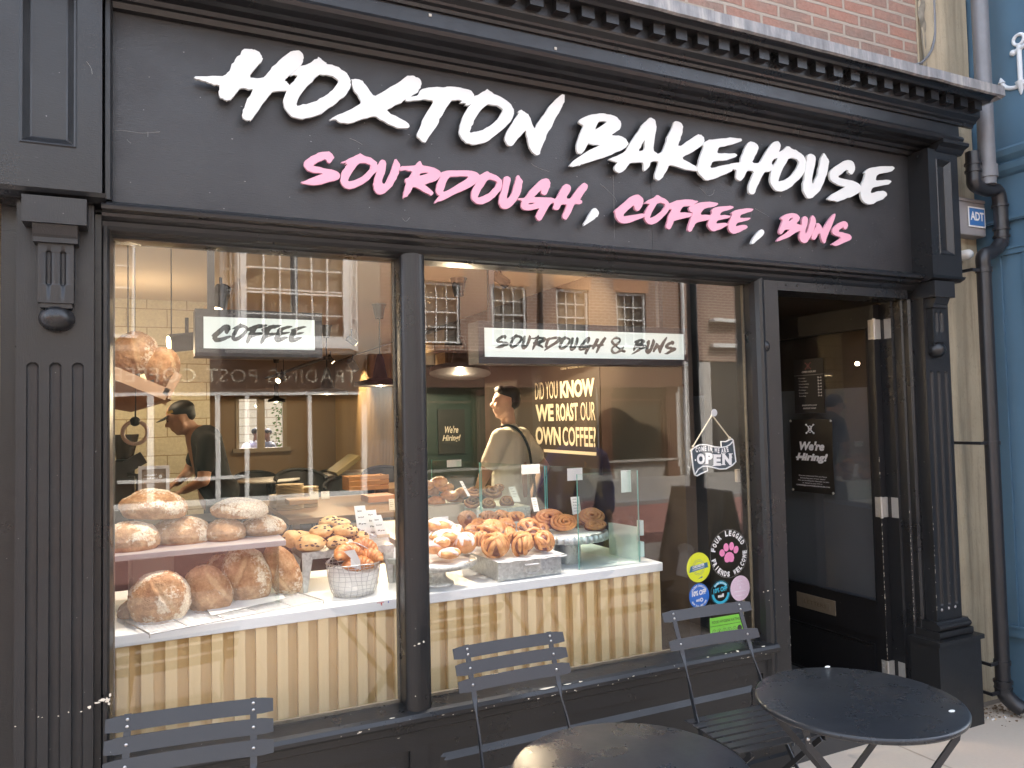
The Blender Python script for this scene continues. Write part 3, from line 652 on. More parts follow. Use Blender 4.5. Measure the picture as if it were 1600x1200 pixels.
GP['Ob'] = [P3((500,335),(560,300),(620,260),(670,305),(740,325),(800,360),(850,420),(860,480),(840,550),(790,620),(720,690),(650,740),(570,780),(490,788),(430,765),(375,710),(360,650),(380,570),(430,470),(450,420)), P3((462,688),(480,640),(540,530),(620,405),(690,400),(765,435),(770,460),(730,530),(660,600),(580,650))]
GP['Ub'] = [P3((865,410),(880,365),(920,348),(970,370),(980,400),(965,490),(940,590),(920,680),(930,710),(970,670),(1010,590),(1040,480),(1070,370),(1100,330),(1130,370),(1170,420),(1160,500),(1130,620),(1080,720),(1020,800),(950,855),(890,870),(840,850),(800,790),(798,720),(820,640),(850,530))]
GP['G'] = [P4((195,595),(300,590),(370,500),(470,380),(560,305),(625,280),(680,300),(705,350),(700,400),(670,470),(640,545),(600,545),(560,520),(560,460),(500,520),(440,582),(560,580),(700,585),(770,600),(760,650),(700,690),(660,750),(610,850),(545,955),(500,930),(472,885),(490,830),(535,745),(440,775),(340,790),(280,770),(245,730),(245,680),(260,630),(195,620)), P4((350,695),(375,665),(465,668),(430,685))]
GP['H'] = [P4((745,605),(800,600),(830,530),(880,430),(915,385),(945,372),(1000,385),(1030,430),(1015,480),(945,600),(1030,600),(1080,510),(1150,420),(1210,365),(1245,355),(1285,380),(1290,420),(1260,480),(1200,560),(1165,610),(1200,630),(1200,675),(1160,690),(1085,685),(1040,780),(965,930),(930,930),(895,905),(905,840),(970,685),(885,685),(850,750),(820,785),(750,770),(755,720),(770,675),(720,670))]
GP['C'] = [P5((195,600),(250,550),(330,480),(430,390),(540,330),(600,350),(655,410),(655,460),(630,530),(590,590),(555,600),(515,560),(510,500),(440,555),(320,680),(430,670),(560,645),(670,635),(680,690),(560,735),(440,780),(330,795),(270,765),(225,700),(218,630))]
GP['Oc'] = [P5((665,480),(720,430),(820,390),(880,338),(930,380),(990,400),(1050,450),(1070,500),(1065,560),(1030,620),(960,700),(880,770),(800,805),(740,800),(690,760),(670,700),(680,620),(720,540),(760,480),(700,485)), P5((750,710),(780,640),(830,540),(880,468),(940,462),(1000,490),(985,540),(930,610),(850,675))]
GP['F'] = [P5((1060,480),(1100,460),(1200,425),(1340,412),(1450,425),(1520,440),(1500,465),(1400,510),(1285,520),(1250,565),(1225,618),(1330,615),(1440,625),(1400,685),(1300,705),(1140,742),(1120,800),(1080,880),(1040,878),(1015,850),(1030,770),(1060,650),(1110,565),(1060,570))]
GP['Fb'] = [P6((260,450),(300,410),(380,380),(450,360),(560,350),(660,362),(732,380),(690,420),(600,440),(495,462),(440,555),(530,552),(620,560),(590,625),(500,650),(370,680),(340,750),(300,815),(260,815),(243,780),(270,680),(330,520),(290,510))]
GP['E'] = [P6((615,490),(660,450),(750,425),(900,412),(970,425),(960,460),(870,480),(770,510),(745,565),(850,562),(930,570),(900,600),(820,620),(715,640),(690,695),(780,680),(850,680),(885,710),(830,745),(740,790),(660,818),(600,790),(565,730),(570,660),(600,580),(635,510))]
GP['Eb'] = [P6((930,525),(980,490),(1080,465),(1200,450),(1280,460),(1270,490),(1180,515),(1090,545),(1060,600),(1150,600),(1240,598),(1220,630),(1130,655),(1020,680),(1000,740),(1080,720),(1160,710),(1195,745),(1140,785),(1050,830),(980,855),(920,830),(885,760),(890,690),(920,610),(950,545))]
GP['B'] = [P7((438,455),(470,420),(540,390),(610,382),(680,400),(712,440),(705,480),(655,530),(720,545),(745,580),(730,625),(640,660),(550,720),(440,760),(375,775),(430,715),(500,670),(580,610),(510,605),(490,630),(450,680),(422,665),(425,610),(450,540),(475,480)), P7((552,500),(575,450),(620,442),(600,470))]
GP['Uc'] = [P7((740,470),(765,430),(795,425),(825,450),(820,520),(800,590),(788,650),(798,670),(825,620),(855,530),(870,440),(892,402),(935,460),(935,530),(905,630),(860,720),(810,790),(770,800),(725,770),(705,710),(720,620),(745,540))]
GP['N'] = [P7((945,520),(975,515),(1010,545),(1035,605),(1080,530),(1140,440),(1195,382),(1215,395),(1195,470),(1140,600),(1090,720),(1070,805),(1030,780),(1010,720),(995,650),(960,690),(925,760),(880,745),(885,690),(920,600),(945,560))]
GP['Sb'] = [P7((1160,610),(1200,560),(1270,510),(1330,487),(1375,520),(1380,560),(1355,610),(1320,600),(1310,570),(1235,635),(1320,655),(1400,675),(1433,710),(1420,750),(1330,790),(1230,838),(1180,830),(1145,815),(1200,780),(1295,718),(1210,700),(1165,660))]
COM1 = P4((1380,750),(1420,750),(1455,800),(1465,840),(1430,890),(1380,930),(1320,965),(1230,1032),(1222,1010),(1250,950),(1310,840)); COM2 = P6((1400,778),(1440,790),(1450,840),(1420,890),(1350,940),(1300,990),(1260,1012),(1243,1000),(1270,930),(1330,840))
LY = -.088           # plane of the letter faces
def rough_loop(L, amp, seed):
    """corner-cut once, then a slight hand-painted irregularity"""
    rng = random.Random(seed); out = []; n = len(L)
    for i in range(n):
        a = L[i]; c = L[(i+1) % n]
        for t in (.22, .78):
            out.append((a[0]+(c[0]-a[0])*t+rng.gauss(0, amp), a[1]+(c[1]-a[1])*t+rng.gauss(0, amp)))
    return out
def plane_loops(loops, Y=LY, seed=0, amp=.0012):
    return [rough_loop([(float(onY(x, y, Y)[0]), float(onY(x, y, Y)[2])) for x, y in L], amp, seed+i) for i, L in enumerate(loops)]
sign = thing('shop_sign', 'raised white and pink brush lettering reading Hoxton Bakehouse, Sourdough, Coffee, Buns on the black fascia', 'sign lettering', (1.7, LY, 2.6))
def raised(loops, mat, k, name='letter', amp=.0011):
    me = poly_mesh(plane_loops(loops, seed=k*17, amp=amp), .0055); b = MB()
    dy = LY+.0055+(.0014*(k % 3))
    b.raw(me, lambda c: (c[0], dy-c[2], c[1])); bpy.data.meshes.remove(me)
    o = b.build(name, mat, sign)
    bm = bmesh.new(); bm.from_mesh(o.data); bmesh.ops.recalc_face_normals(bm, faces=bm.faces); bm.to_mesh(o.data); bm.free(); return o
for k, g in enumerate(GL): raised(GL[g], 'letter_white', k)
for k, g in enumerate(GP): raised(GP[g], 'letter_pink', k, amp=.0007)
raised([COM1], 'letter_white', 1, 'comma', .0006); raised([COM2], 'letter_white', 2, 'comma', .0006)
# little stand-off pins behind the letters
b = MB()
for x in np.arange(.35, 3.35, .14):
    for z in (2.72, 2.47): b.tube([(x+.02*sin(x*9), -.049, z-.03*x/3), (x+.02*sin(x*9), -.078, z-.03*x/3)], .004, 6)

# faint scratches in the fascia paint
def arc2(pts, n=5):
    out = []; q = [pts[0]]+list(pts)+[pts[-1]]
    for i in range(1, len(q)-2):
        for t in np.linspace(0, 1, n, endpoint=False):
            p0, p1, p2, p3 = q[i-1], q[i], q[i+1], q[i+2]; out.append(.5*((2*p1)+(-p0+p2)*t+(2*p0-5*p1+4*p2-p3)*t*t+(-p0+3*p1-3*p2+p3)*t**3))
    out.append(pts[-1]); return out
b = MB()
for L in (((178, 204), (200, 205), (222, 208), (250, 206)), ((231, 206), (231, 214)), ((198, 218), (204, 224)), ((1104-12, 292), (1100, 300), (1106, 306), (1114, 303), (1116, 296)), ((938, 287), (948, 296), (960, 308), (964, 316)), ((958, 273), (959, 300), (960, 372)), ((830, 255), (840, 262), (858, 268)), ((1180, 326), (1196, 335), (1202, 339)), ((640, 340), (634, 346), (628, 340)), ((546, 216), (556, 220), (566, 226)), ((1174, 333), (1173, 342)), ((135, 96), (142, 106), (144, 116)), ((596, 192), (602, 189), (608, 193))):
    Yv = -.0505 if L[0][0] > 160 else -.131
    pts = [onY(x, y, Yv) for x, y in L]; b.tube(arc2(pts) if len(pts) > 2 else pts, .0007, 4)
for i in range(70):
    rng = random.Random(i+77); x = rng.uniform(0, 3.5); z = rng.uniform(2.3, 2.88)-.0*x; b.ball((x, -.0504, z), (.0016+.002*rng.random()**3, .0006, .0013), 6, 4)
tag(b.build('scratch', pm('pale_scratch', (.26, .26, .25), .7), shop), kind='stuff')
# ================================================================= GROUND, STREET
def m_slabs(name, w, h, cols, joint, rot=0, ms=.008, bst=.4):
    m, nt, b = new_mat(name)
    g = nt.nodes.new('ShaderNodeNewGeometry'); mp = nt.nodes.new('ShaderNodeMapping'); mp.inputs['Rotation'].default_value = (0, 0, rot)
    mp.inputs['Location'].default_value = (.18, .0, 0)
    nt.links.new(g.outputs['Position'], mp.inputs[0])
    t = nt.nodes.new('ShaderNodeTexBrick'); t.inputs['Scale'].default_value = 1; t.inputs['Brick Width'].default_value = w; t.inputs['Row Height'].default_value = h
    t.inputs['Mortar Size'].default_value = ms; t.inputs['Mortar Smooth'].default_value = .3; t.inputs['Color1'].default_value = (*cols[0], 1); t.inputs['Color2'].default_value = (*cols[1], 1); t.inputs['Mortar'].default_value = (*joint, 1)
    nt.links.new(mp.outputs[0], t.inputs['Vector'])
    n = noi(nt, mp.outputs[0], 2.3, 5, .6); n2 = noi(nt, mp.outputs[0], 60, 5, .7)
    c = mix(nt, math_(nt, 'MULTIPLY', ramp(nt, n, [(.35, 0), (.7, 1)]), .55), t.outputs[0], cols[2])
    c = mix(nt, math_(nt, 'MULTIPLY', n2, .35), c, [x*.55 for x in cols[0]])
    st = ramp(nt, noi(nt, mp.outputs[0], 7, 3, .5), [(0, 0), (.67, 0), (.74, 1)])
    c = mix(nt, math_(nt, 'MULTIPLY', st, .25), c, (.12, .10, .08))
    nt.links.new(c, b.inputs['Base Color']); b.inputs['Roughness'].default_value = .8
    h_ = math_(nt, 'SUBTRACT', math_(nt, 'MULTIPLY', n2, .25), t.outputs['Fac'])
    bump(nt, b, h_, bst, .008); return m
YO = -13.34          # opposite building line
m_pave = m_slabs('york_stone_paving', .85, .62, [(.68, .58, .45), (.60, .51, .41), (.72, .54, .42)], (.40, .32, .24))
m_road = m_slabs('red_block_paving', .21, .105, [(.34, .14, .11), (.28, .12, .095), (.36, .19, .16)], (.10, .06, .05), .785, .004)
def grid(b, x0, x1, y0, y1, z): b.add([(x0, y0, z), (x1, y0, z), (x1, y1, z), (x0, y1, z)], [(0, 1, 2, 3)], smooth=False)
b = MB(); grid(b, -60, 70, -60, 60, -.13); tag(b.build('ground', pm('ground_grit', (.10, .09, .08), .9)), kind='structure')
b = MB(); b.box((-40, -5.2, -.12), (50, .0, .0)); tag(b.build('pavement', m_pave), kind='structure')
b = MB(); b.box((-40, -8.9, -.126), (50, -5.205, -.05)); tag(b.build('road', m_road), kind='structure')
b = MB(); b.box((-40, YO, -.12), (50, -9.13, .02)); tag(b.build('pavement', m_slabs('grey_slab_paving', .6, .45, [(.30, .28, .25), (.26, .25, .22), (.33, .29, .25)], (.16, .15, .13))), kind='structure')
b = MB()
for i in range(60):
    x = -30+i*.92; b.box((x, -9.125, -.12), (x+.912, -8.905, .022))
tag(b.build('kerb', pm('granite_kerb', (.28, .28, .27), .8, var=.3, vscale=30)), kind='structure')
# faded white road marking
b = MB(); wm = pm('worn_white_marking', (.48, .46, .42), .8, var=.35, vscale=20)
text_on(b, 'SLOW', (5.4, -7.2, -.047), (-1, 0, 0), (0, -.55, 0), 1.9, 1.9)
tag(b.build('road_marking', wm), kind='structure')
# litter and grit by the pipe
tanm = pm('cigarette_filter', (.6, .38, .2), .9)
for i, (px, py, rz) in enumerate([(1544, 1121, .3), (1553, 1124, -.2), (1570, 1120, .9), (1594, 1106, .2), (1535, 1123, 1.2)]):
    P = onZ(px, py, .004); b = MB(); d = np.array((cos(rz), sin(rz), 0)); b.tube([P-d*.012, P+d*.004], .004, 8, 0); b.tube([P+d*.004, P+d*.012], .004, 8, 1)
    tag(b.build('cigarette_end', [MAT['paper'], tanm]), ['cigarette end nearest the black plinth corner', 'cigarette end between plinth and drainpipe shoe', 'cigarette end right below the drainpipe outlet', 'cigarette end against the blue shop wall', 'short cigarette end touching the cream wall foot'][i], 'cigarette end', 'cigarette ends on the pavement')
b = MB()
for i in range(150):
    rng = random.Random(i); x = rng.uniform(3.83, 4.3); y = -.02-abs(rng.gauss(0, .07)); s = .002+.005*rng.random()**2; b.ball((x, y, .003), (s*1.6, s, s*.6), 6, 4)
tag(b.build('debris', pm('dry_leaf_debris', (.22, .15, .09), .9, var=.5, vscale=80)), 'brown grit and leaf crumbs along the wall foot beside the drainpipe', 'debris', kind='stuff')

# ================================================================= OUR BUILDING ABOVE / BESIDE
bld = thing('brick_building', 'old red brick building above the bakery cornice', 'building', (1.7, .3, 3.2))
b = MB(); b.box((-.42, .062, 3.24), (3.815, .4, 9.0)); b.build('brick_wall', 'brick_near', bld)
b = MB(); b.box((-.42, .4, 2.9), (3.9, 10.7, 3.1)); b.build('floor_slab', 'dark', bld)
b = MB(); b.box((-.42, .405, 3.11), (-.30, 10.7, 9)); b.box((3.7, .405, 3.11), (3.81, 10.7, 9)); b.box((-.3, 10.5, 3.11), (3.7, 10.7, 9)); b.box((-.42, .062, 9.005), (3.82, 10.7, 9.1)); b.build('shell', 'brick_near', bld)
# window reveal hint above the cornice
P = onY(1106, -2, .06); b = MB(); b.box((P[0]-1.1, .02, 3.40), (P[0], .061, 3.46)); b.build('window_sill', pm('stone_sill', (.30, .27, .22), .9, var=.3, vscale=20, bscale=60), bld)
# quoin of broken render to the right of the bricks
rend = thing('rendered_pier', 'narrow cream rendered pier between the bakery and the blue shop', 'wall', (4.0, .05, 0))
b = MB(); b.hf(3.815, 4.22, 0, 9, .045, lambda x, z: .006*noise.noise(Vector((x*5, 1, z*1.7)))-.01*max(0, .5-z), seg(3.815, 4.22, 14), seg(0, 3.6, 90)+[9])
b.box((3.8152, .052, 0), (4.2, .4, 9)); b.build('render_face', 'render', rend)
b = MB(); xs = seg(3.80, 3.86, 5); b.hf(3.812, 3.862, 3.235, 6, .03, lambda x, z: .02*noise.noise(Vector((x*30, 5, z*14)))+.01, seg(3.812, 3.862, 6), seg(3.235, 6, 120)); b.build('broken_edge', pm('rough_mortar', (.20, .18, .14), .95, var=.5, vscale=30, bscale=70, bstr=1), rend)
# cable on the bricks
b = MB(); C0 = [onY(1458, -30, .045), onY(1460, 20, .045), onY(1461, 50, .045), onY(1460, 62, .04), onY(1456, 78, .035), onY(1450, 88, .0), onY(1440, 98, -.02), onY(1430, 101, -.05)]
b.tube(C0, .007, 8); tag(b.build('cable', 'greypaint'), 'grey cable running down the brick edge onto the lead cornice', 'cable')
b = MB(); zc = 3.262; b.tube([(x, .04, zc+.003*sin(x*7)) for x in np.linspace(.9, 3.7, 60)], .006, 8)
for x in (1.95, 2.55, 3.05, 3.45): b.box((x-.004, .03, zc), (x+.004, .06, zc+.02))
tag(b.build('cable', 'dark2'), 'thin black cable clipped along the foot of the brickwork', 'cable')

# downpipes
dp = thing('drainpipe', 'black cast iron drainpipe with offset bends and open shoe beside cream pier', 'drainpipe', (4.06, -.02, 0))
PYY = -.115
def pp(px, py): P = onY(px, py, PYY); return P
top = pp(1522, 250); a1 = pp(1524, 283); a2 = pp(1537, 296); a3 = pp(1559, 300); a4 = pp(1562, 312); a5 = pp(1562, 372); a6 = pp(1552, 393); a7 = pp(1535, 402); a8 = pp(1537, 420)
foot = pp(1568, 1080); 
b = MB(); R1 = .036
def arc(pts, n=6):     # Catmull-Rom smoothing
    pts = [np.array(p) for p in pts]; out = []
    q = [pts[0]]+pts+[pts[-1]]
    for i in range(1, len(q)-2):
        for t in np.linspace(0, 1, n, endpoint=False):
            p0, p1, p2, p3 = q[i-1], q[i], q[i+1], q[i+2]
            out.append(.5*((2*p1)+(-p0+p2)*t+(2*p0-5*p1+4*p2-p3)*t*t+(-p0+3*p1-3*p2+p3)*t**3))
    out.append(pts[-1]); return out
b.tube([a8, (foot[0], PYY, .17)], R1, 16); b.build('pipe', 'pipeblack', dp)
xu = top[0]-.012
b = MB(); b.tube(arc([(xu, PYY, top[2]+.04), (xu, PYY, a1[2]+.03), (xu+.01, PYY, a1[2]-.02), (a2[0]+.02, PYY, a2[2]), (a3[0]-.02, PYY, a3[2]+.008), (a4[0], PYY, a4[2]-.01), (a4[0], PYY, a5[2]), (a5[0], PYY, a5[2]-.03), (a6[0]+.0, PYY, a6[2]), (a7[0]+.01, PYY, a7[2]+.01), (a8[0], PYY, a8[2])], 6), R1, 16)
for P, d in (((a4[0], PYY, a4[2]-.035), 0), ((a4[0], PYY, a5[2]+.01), 0), ((a4[0], PYY, a5[2]+.05), 0), ((a8[0], PYY, a8[2]+.0), 0), ((xu, PYY, a1[2]+.09), 0), ((xu, PYY, a1[2]+.05), 0)):
    b.tube([np.array(P)-(0, 0, .006), np.array(P)+(0, 0, .006)], R1+.006, 16)
b.build('offset_bend', 'pipeblack', dp)
b = MB(); fx = foot[0]; b.tube(arc([(fx, PYY, .17), (fx, PYY, .13), (fx+.004, PYY-.01, .10), (fx+.02, PYY-.04, .065), (fx+.035, PYY-.075, .045)], 5), [.040]*21, 18, caps=False)
b.tube([(fx, PYY, .165), (fx, PYY, .178)], .046, 18); b.tube([(fx, PYY, .135), (fx, PYY, .142)], .044, 18)
b.ball((fx+.028, PYY-.058, .052), (.033, .033, .033), 12, 8, 0)
b.build('shoe', 'pipeblack', dp)
for z, n in ((foot[2]+.0, 0), (onY(1545, 692, PYY)[2], 0), (a8[2]-.01, 0), (.27, 0)):
    b = MB(); x = a8[0]+(foot[0]-a8[0])*(a8[2]-z)/(a8[2]-.17)
    b.tube([(x, PYY, z-.010), (x, PYY, z+.010)], R1+.005, 16); b.box((x-.10, PYY-.006, z-.008), (x-.03, PYY+.006, z+.008)); b.box((x-.10, PYY+.0061, z-.008), (x-.090, .044, z+.008)); b.build('bracket', 'pipeblack', dp)
up = thing('downpipe', 'grey painted plastic downpipe rising past the cornice end', 'drainpipe', (3.98, -.02, 2.9))
b = MB(); gx = onY(1522, 200, PYY)[0]+.045; b.tube([(gx+.02, PYY-.02, 6.0), (gx+.02, PYY-.02, a2[2]+.02)], .041, 18); b.build('pipe', 'greypaint', up)
b = MB(); b.tube([(gx+.02, PYY-.02, a1[2]+.02), (gx+.02, PYY-.02, a1[2]+.085)], .049, 18); b.build('collar', 'greypaint', up)
# alarm box
ab = thing('alarm_box', 'grey alarm box with small blue and white ADT plate', 'alarm box', (4.12, .0, 2.5))
p0 = onY(1508, 309, -.03); p1 = onY(1554, 372, -.03)
b = MB(); b.box((3.93, -.03, p1[2]-.0), (4.19, .05, p0[2]-.02)); b.box((3.93, -.034, p0[2]-.0195), (4.19, .05, p0[2])); bevel(b.build('box', pm('aged_grey_plastic', (.27, .26, .26), .6, var=.15, vscale=12), ab), .006)
q0 = onY(1512, 322, -.035); q1 = onY(1539.5, 357, -.035)
b = MB(); b.box((q0[0], -.037, q1[2]), (q1[0], -.0345, q0[2]), 0); b.box((q0[0]+.008, -.0385, q1[2]+.008), (q1[0]-.008, -.0371, q0[2]-.008), 1)
text_on(b, 'ADT', (q0[0]+.014, -.0392, q1[2]+.036), (1, 0, 0), (0, 0, 1), q1[0]-q0[0]-.028, .048, 0, bold=.03)
b.build('plate', [pm('sign_white', (.8, .8, .78), .4), pm('sign_blue', (.05, .17, .42), .4)], ab)
b = MB(); P = onY(1513, 398, -.0); b.lathe([(.0, -.03), (.016, -.028), (.026, -.015), (.028, .0), (.028, .05)], (P[0]-.01, 0, P[2]), 16, axis='y'); tag(b.build('wall_lamp', 'white'), 'small round white sensor on the cream wall below the alarm box', 'sensor')

# blue neighbour: side face in the plane x = BX
BX = 4.22
bs = thing('blue_shop', 'blue painted shopfront projecting beside the cream pier', 'shopfront', (4.6, -.4, 0))
zc = 2.98
b = MB(); b.box((BX+.02, -1.2, 0), (5.5, .25, 9.0)); b.build('wall', 'blue', bs)
b = MB(); pr = [(BX+.021, zc-.13), (BX-.0, zc-.12), (BX-.02, zc-.10), (BX-.03, zc-.07), (BX-.012, zc-.055), (BX-.045, zc-.03), (BX-.055, zc-.0), (BX-.05, zc+.012), (BX+.021, zc+.02)]
v = [(x, -1.25, z) for x, z in pr]+[(x, -.02, z) for x, z in pr]; n = len(pr)
b.add(v, [(i, (i+1) % n, n+(i+1) % n, n+i)[::-1] for i in range(n)]+[tuple(range(n)), tuple(range(2*n-1, n-1, -1))], smooth=False); b.build('cornice', 'blue', bs)
b = MB()
for z0, z1 in ((.36, .42), (2.42, 2.46), (2.60, 2.62)): b.box((BX-.012, -1.2, z0), (BX+.0195, -.012, z1)); b.box((BX-.02, -1.2, z1-.012), (BX-.0125, -.015, z1))
b.box((BX-.006, -.085, .42), (BX+.0195, -.02, 2.42)); b.box((BX-.006, -1.2, .421), (BX+.0195, -.20, 2.419)) ; b.box((BX+.004, -.199, .4205), (BX+.0195, -.086, 2.4195))
b.build('panelling', 'blue', bs)
# white anchor painted on the upper board
def yz(px, py): P = onX(px, py, BX+.016); return (P[1], P[2])
b = MB(); ax = BX+.016
ring = yz(1591.5, 62); c0 = np.array((ax, ring[0], ring[1]))
b.tube([c0+np.array((0, .028*cos(a), .028*sin(a))) for a in np.linspace(0, 2*pi, 20, endpoint=False)], .010, 6, closed=True)
bt = yz(1595, 133); b.tube([(ax, ring[0], ring[1]-.028), (ax, bt[0], bt[1])], .013, 8)
l = yz(1583, 83); r_ = (2*ring[0]-l[0]-.02, l[1]); b.tube([(ax, l[0], l[1]), (ax, r_[0], r_[1]+.02)], .012, 8); b.ball((ax, l[0], l[1]), .018, 10, 6); b.ball((ax, r_[0], r_[1]+.02), .018, 10, 6)
fl = [yz(1565.5, 131), yz(1572, 137), yz(1583, 137.5), yz(1594, 133)]; arcp = [(ax, y, z) for y, z in fl]; mir = [(ax, 2*bt[0]-y, z) for y, z in fl[::-1][1:]]
b.tube(arc(arcp+mir, 4), .012, 8); b.tube([(ax, fl[0][0], fl[0][1]), (ax, fl[0][0]+.005, fl[0][1]+.035)], [.02, .002], 8); b.tube([(ax, bt[0], bt[1]+.02), (ax, bt[0], bt[1]-.05)], [.028, .004], 8)
b.build('anchor_emblem', pm('pale_anchor_paint', (.62, .66, .68), .5), bs)
# pale neighbour at the left
b = MB(); b.box((-1.6, -.02, 0), (-.425, .3, 9)); tag(b.build('neighbour_wall', pm('pale_painted_wall', (.62, .62, .66), .7, var=.15, vscale=4)), 'pale wall of the neighbouring building left of the bakery', 'wall')

# ================================================================= OPPOSITE SIDE OF THE STREET (seen in the glass)
MG = 2*GY
def rv(px, py, Y=13.4):          # real point whose mirror image lies at virtual depth Y
    P = onY(px, py, Y); return np.array((P[0], MG-P[1], P[2]))
opp = thing('brick_terrace', 'orange brick terrace with white sash windows across the street', 'building', (9, YO-1, 0))
OX0, OX1 = 4.55, 14.95
b = MB(); y1 = YO; wins = [(5.53, 6.40), (7.18, 8.06), (8.88, 9.76), (10.58, 11.48)]
# brick wall with real openings: piers, spandrels
zs0, zs1 = 3.28, 4.66
b.box((OX0, y1-.3, 3.30-.35), (OX1, y1, zs0))
b.box((OX0, y1-.3, zs1), (OX1, y1, 7.3))
edges = [OX0]+[e for w in wins for e in w]+[OX1]
for i in range(0, len(edges), 2): b.box((edges[i], y1-.3, zs0+.0005), (edges[i+1], y1, zs1-.0005))
b.build('brick_wall', 'brick_far', opp)
lint = pm('gauged_brick_lintel', (.50, .27, .15), .85, var=.15, vscale=8, stretch=(18, 1, 1))
for w in wins:
    b = MB(); n = 14
    for k in range(n):
        x = w[0]-.08+(w[1]-w[0]+.16)*k/n; b.box((x+.004, y1-.02, zs1+.0), (x+(w[1]-w[0]+.16)/n-.004, y1+.012, zs1+.30))
    b.build('lintel', lint, opp)
wht = pm('white_sash_paint', (.80, .79, .74), .5, var=.05)
inside = pm('dim_room', (.06, .055, .05), .6, var=.4, vscale=1.5)
def sash(par, x0, x1, z0, z1, y, cols=3, rows=2, halves=2, bar=.022):
    f = MB(); fr = .055
    f.box((x0, y-.06, z0), (x0+fr, y, z1)); f.box((x1-fr, y-.06, z0), (x1, y, z1)); f.box((x0+fr, y-.06, z1-fr), (x1-fr, y, z1)); f.box((x0-.04, y-.06, z0-.04), (x1+.04, y+.05, z0+.02))
    zz = [z0+.02, (z0+z1)/2, z1-fr]
    for h in range(halves):
        a, c = (zz[0], zz[1]) if h == 0 else (zz[1], zz[2]); yy = y-.045+.02*h
        f.box((x0+fr, yy-.02, a), (x1-fr, yy, a+.03))
        for k in range(1, cols): xx = x0+fr+(x1-x0-2*fr)*k/cols; f.box((xx-bar/2, yy-.018, a+.03), (xx+bar/2, yy-.001, c))
        for k in range(1, rows): q = a+.03+(c-a-.03)*k/rows; f.box((x0+fr, yy-.017, q-bar/2), (x1-fr, yy-.002, q+bar/2))
    w = f.build('sash_window', wht, par)
    g = MB(); g.box((x0+fr, y-.09, z0+.02), (x1-fr, y-.085, z1-fr)); g.build('pane', m_win, w); return w
m_win, ntw, bw_ = new_mat('window_pane_dull')
cw = ramp(ntw, noi(ntw, coord(ntw, (1, 1, 1), 'World'), 1.2, 2), [(.35, (.10, .09, .08)), (.65, (.24, .21, .17))]); ntw.links.new(cw, bw_.inputs['Base Color']); bw_.inputs['Roughness'].default_value = .08
for w in wins: sash(opp, w[0], w[1], zs0, zs1, y1-.05)
# rainwater pipes across the street
for (x, z0, z1, m, L) in ((9.05-.62, 3.3, 8, 'pipeblack', 'black drainpipe between the second and third sash windows opposite'), (12.55, .02, 6.5, 'white', 'pale drainpipe at the right end of the wooden shopfront opposite'), (13.0, .02, 3.3, 'dark2', 'black drainpipe right of the pale drainpipe opposite')):
    b = MB(); b.tube([(x, y1+.06, z0), (x, y1+.06, z1)], .05, 10)
    for z in np.arange(z0+.4, z1, 1.2): b.tube([(x, y1+.06, z-.03), (x, y1+.06, z+.03)], .06, 10)
    tag(b.build('drainpipe', m), L, 'drainpipe', 'drainpipes across the street')
# right-hand pale wall and dark shop at street end
b = MB(); b.box((12.2, y1-.3, 0), (13.5, y1-.02, 2.94)); b.build('pale_pier', pm('pale_stucco', (.50, .48, .44), .8, var=.1), opp)
b = MB(); b.box((13.5, y1-.3, 0), (17.5, y1-.05, 3.3)); b.build('dark_shop_window', 'dark_glass', opp)
b = MB(); b.box((13.5, y1-.25, 3.32), (17.5, y1+.15, 3.42)); b.box((13.5, y1-.25, 4.0), (20, y1+.2, 4.08)); b.build('string_course', wht, opp)
# wooden Victorian shopfront below
brn = pm('brown_stained_timber', (.11, .048, .03), .45, var=.25, vscale=3, stretch=(1, 1, 5), bscale=30, bstr=.1)
mar = pm('maroon_fascia_paint', (.045, .012, .013), .4, var=.1)
wd = thing('timber_shopfront', 'brown timber shopfront with fluted pilasters across the street', 'shopfront', (9, YO, 0))
yb = YO+.02
b = MB(); b.box((5.0, yb, 2.35), (12.35, yb+.22, 2.93)); b.box((4.95, yb-.02, 2.93), (12.42, yb+.36, 3.02)); b.box((4.95, yb-.02, 3.0205), (12.42, yb+.42, 3.08)); b.box((5.0, yb, 2.27), (12.35, yb+.27, 2.349)); b.build('fascia', brn, wd)
b = MB(); b.box((4.2, yb+.01, 2.30), (5.0, yb+.28, 3.0)); b.build('maroon_fascia', mar, wd)
for x in (5.02, 6.68, 9.35, 9.95, 11.9):
    b = MB(); b.box((x, yb, .25), (x+.30, yb+.14, 2.27))
    for k in range(4): b.tube([(x+.045+.07*k, yb+.142, .5), (x+.045+.07*k, yb+.142, 2.1)], .016, 8)
    b.box((x-.03, yb, .02), (x+.33, yb+.18, .25)); b.box((x-.02, yb, 2.12), (x+.32, yb+.19, 2.269)); b.build('pilaster', brn, wd)
b = MB(); b.box((5.0, yb-.2, .02), (12.3, yb+.05, .42)); b.box((5.0, yb-.2, .42), (12.3, yb+.16, .47)); b.build('stall_riser', pm('stone_plinth', (.34, .31, .27), .8), wd)
shp = pm('shop_interior_dark', (.030, .035, .028), .12, var=.6, vscale=1.4)
for x0, x1 in ((5.32, 6.68), (6.98, 9.35), (10.25, 11.9)):
    b = MB(); b.box((x0, yb-.06, .47), (x1, yb-.03, 2.27)); w = b.build('shop_window', shp, wd)
    b = MB(); b.box((x0, yb-.029, 1.93), (x1, yb+.05, 1.98)); b.box((x0, yb-.029, .4705), (x0+.05, yb+.05, 2.269)); b.box((x1-.05, yb-.029, .4705), (x1, yb+.05, 2.269)); b.build('frame', brn, w)
b = MB(); b.box((9.65, yb-.12, .05), (9.95, yb-.06, 2.27)); b.build('door', pm('dark_green_door', (.012, .04, .035), .3), wd)
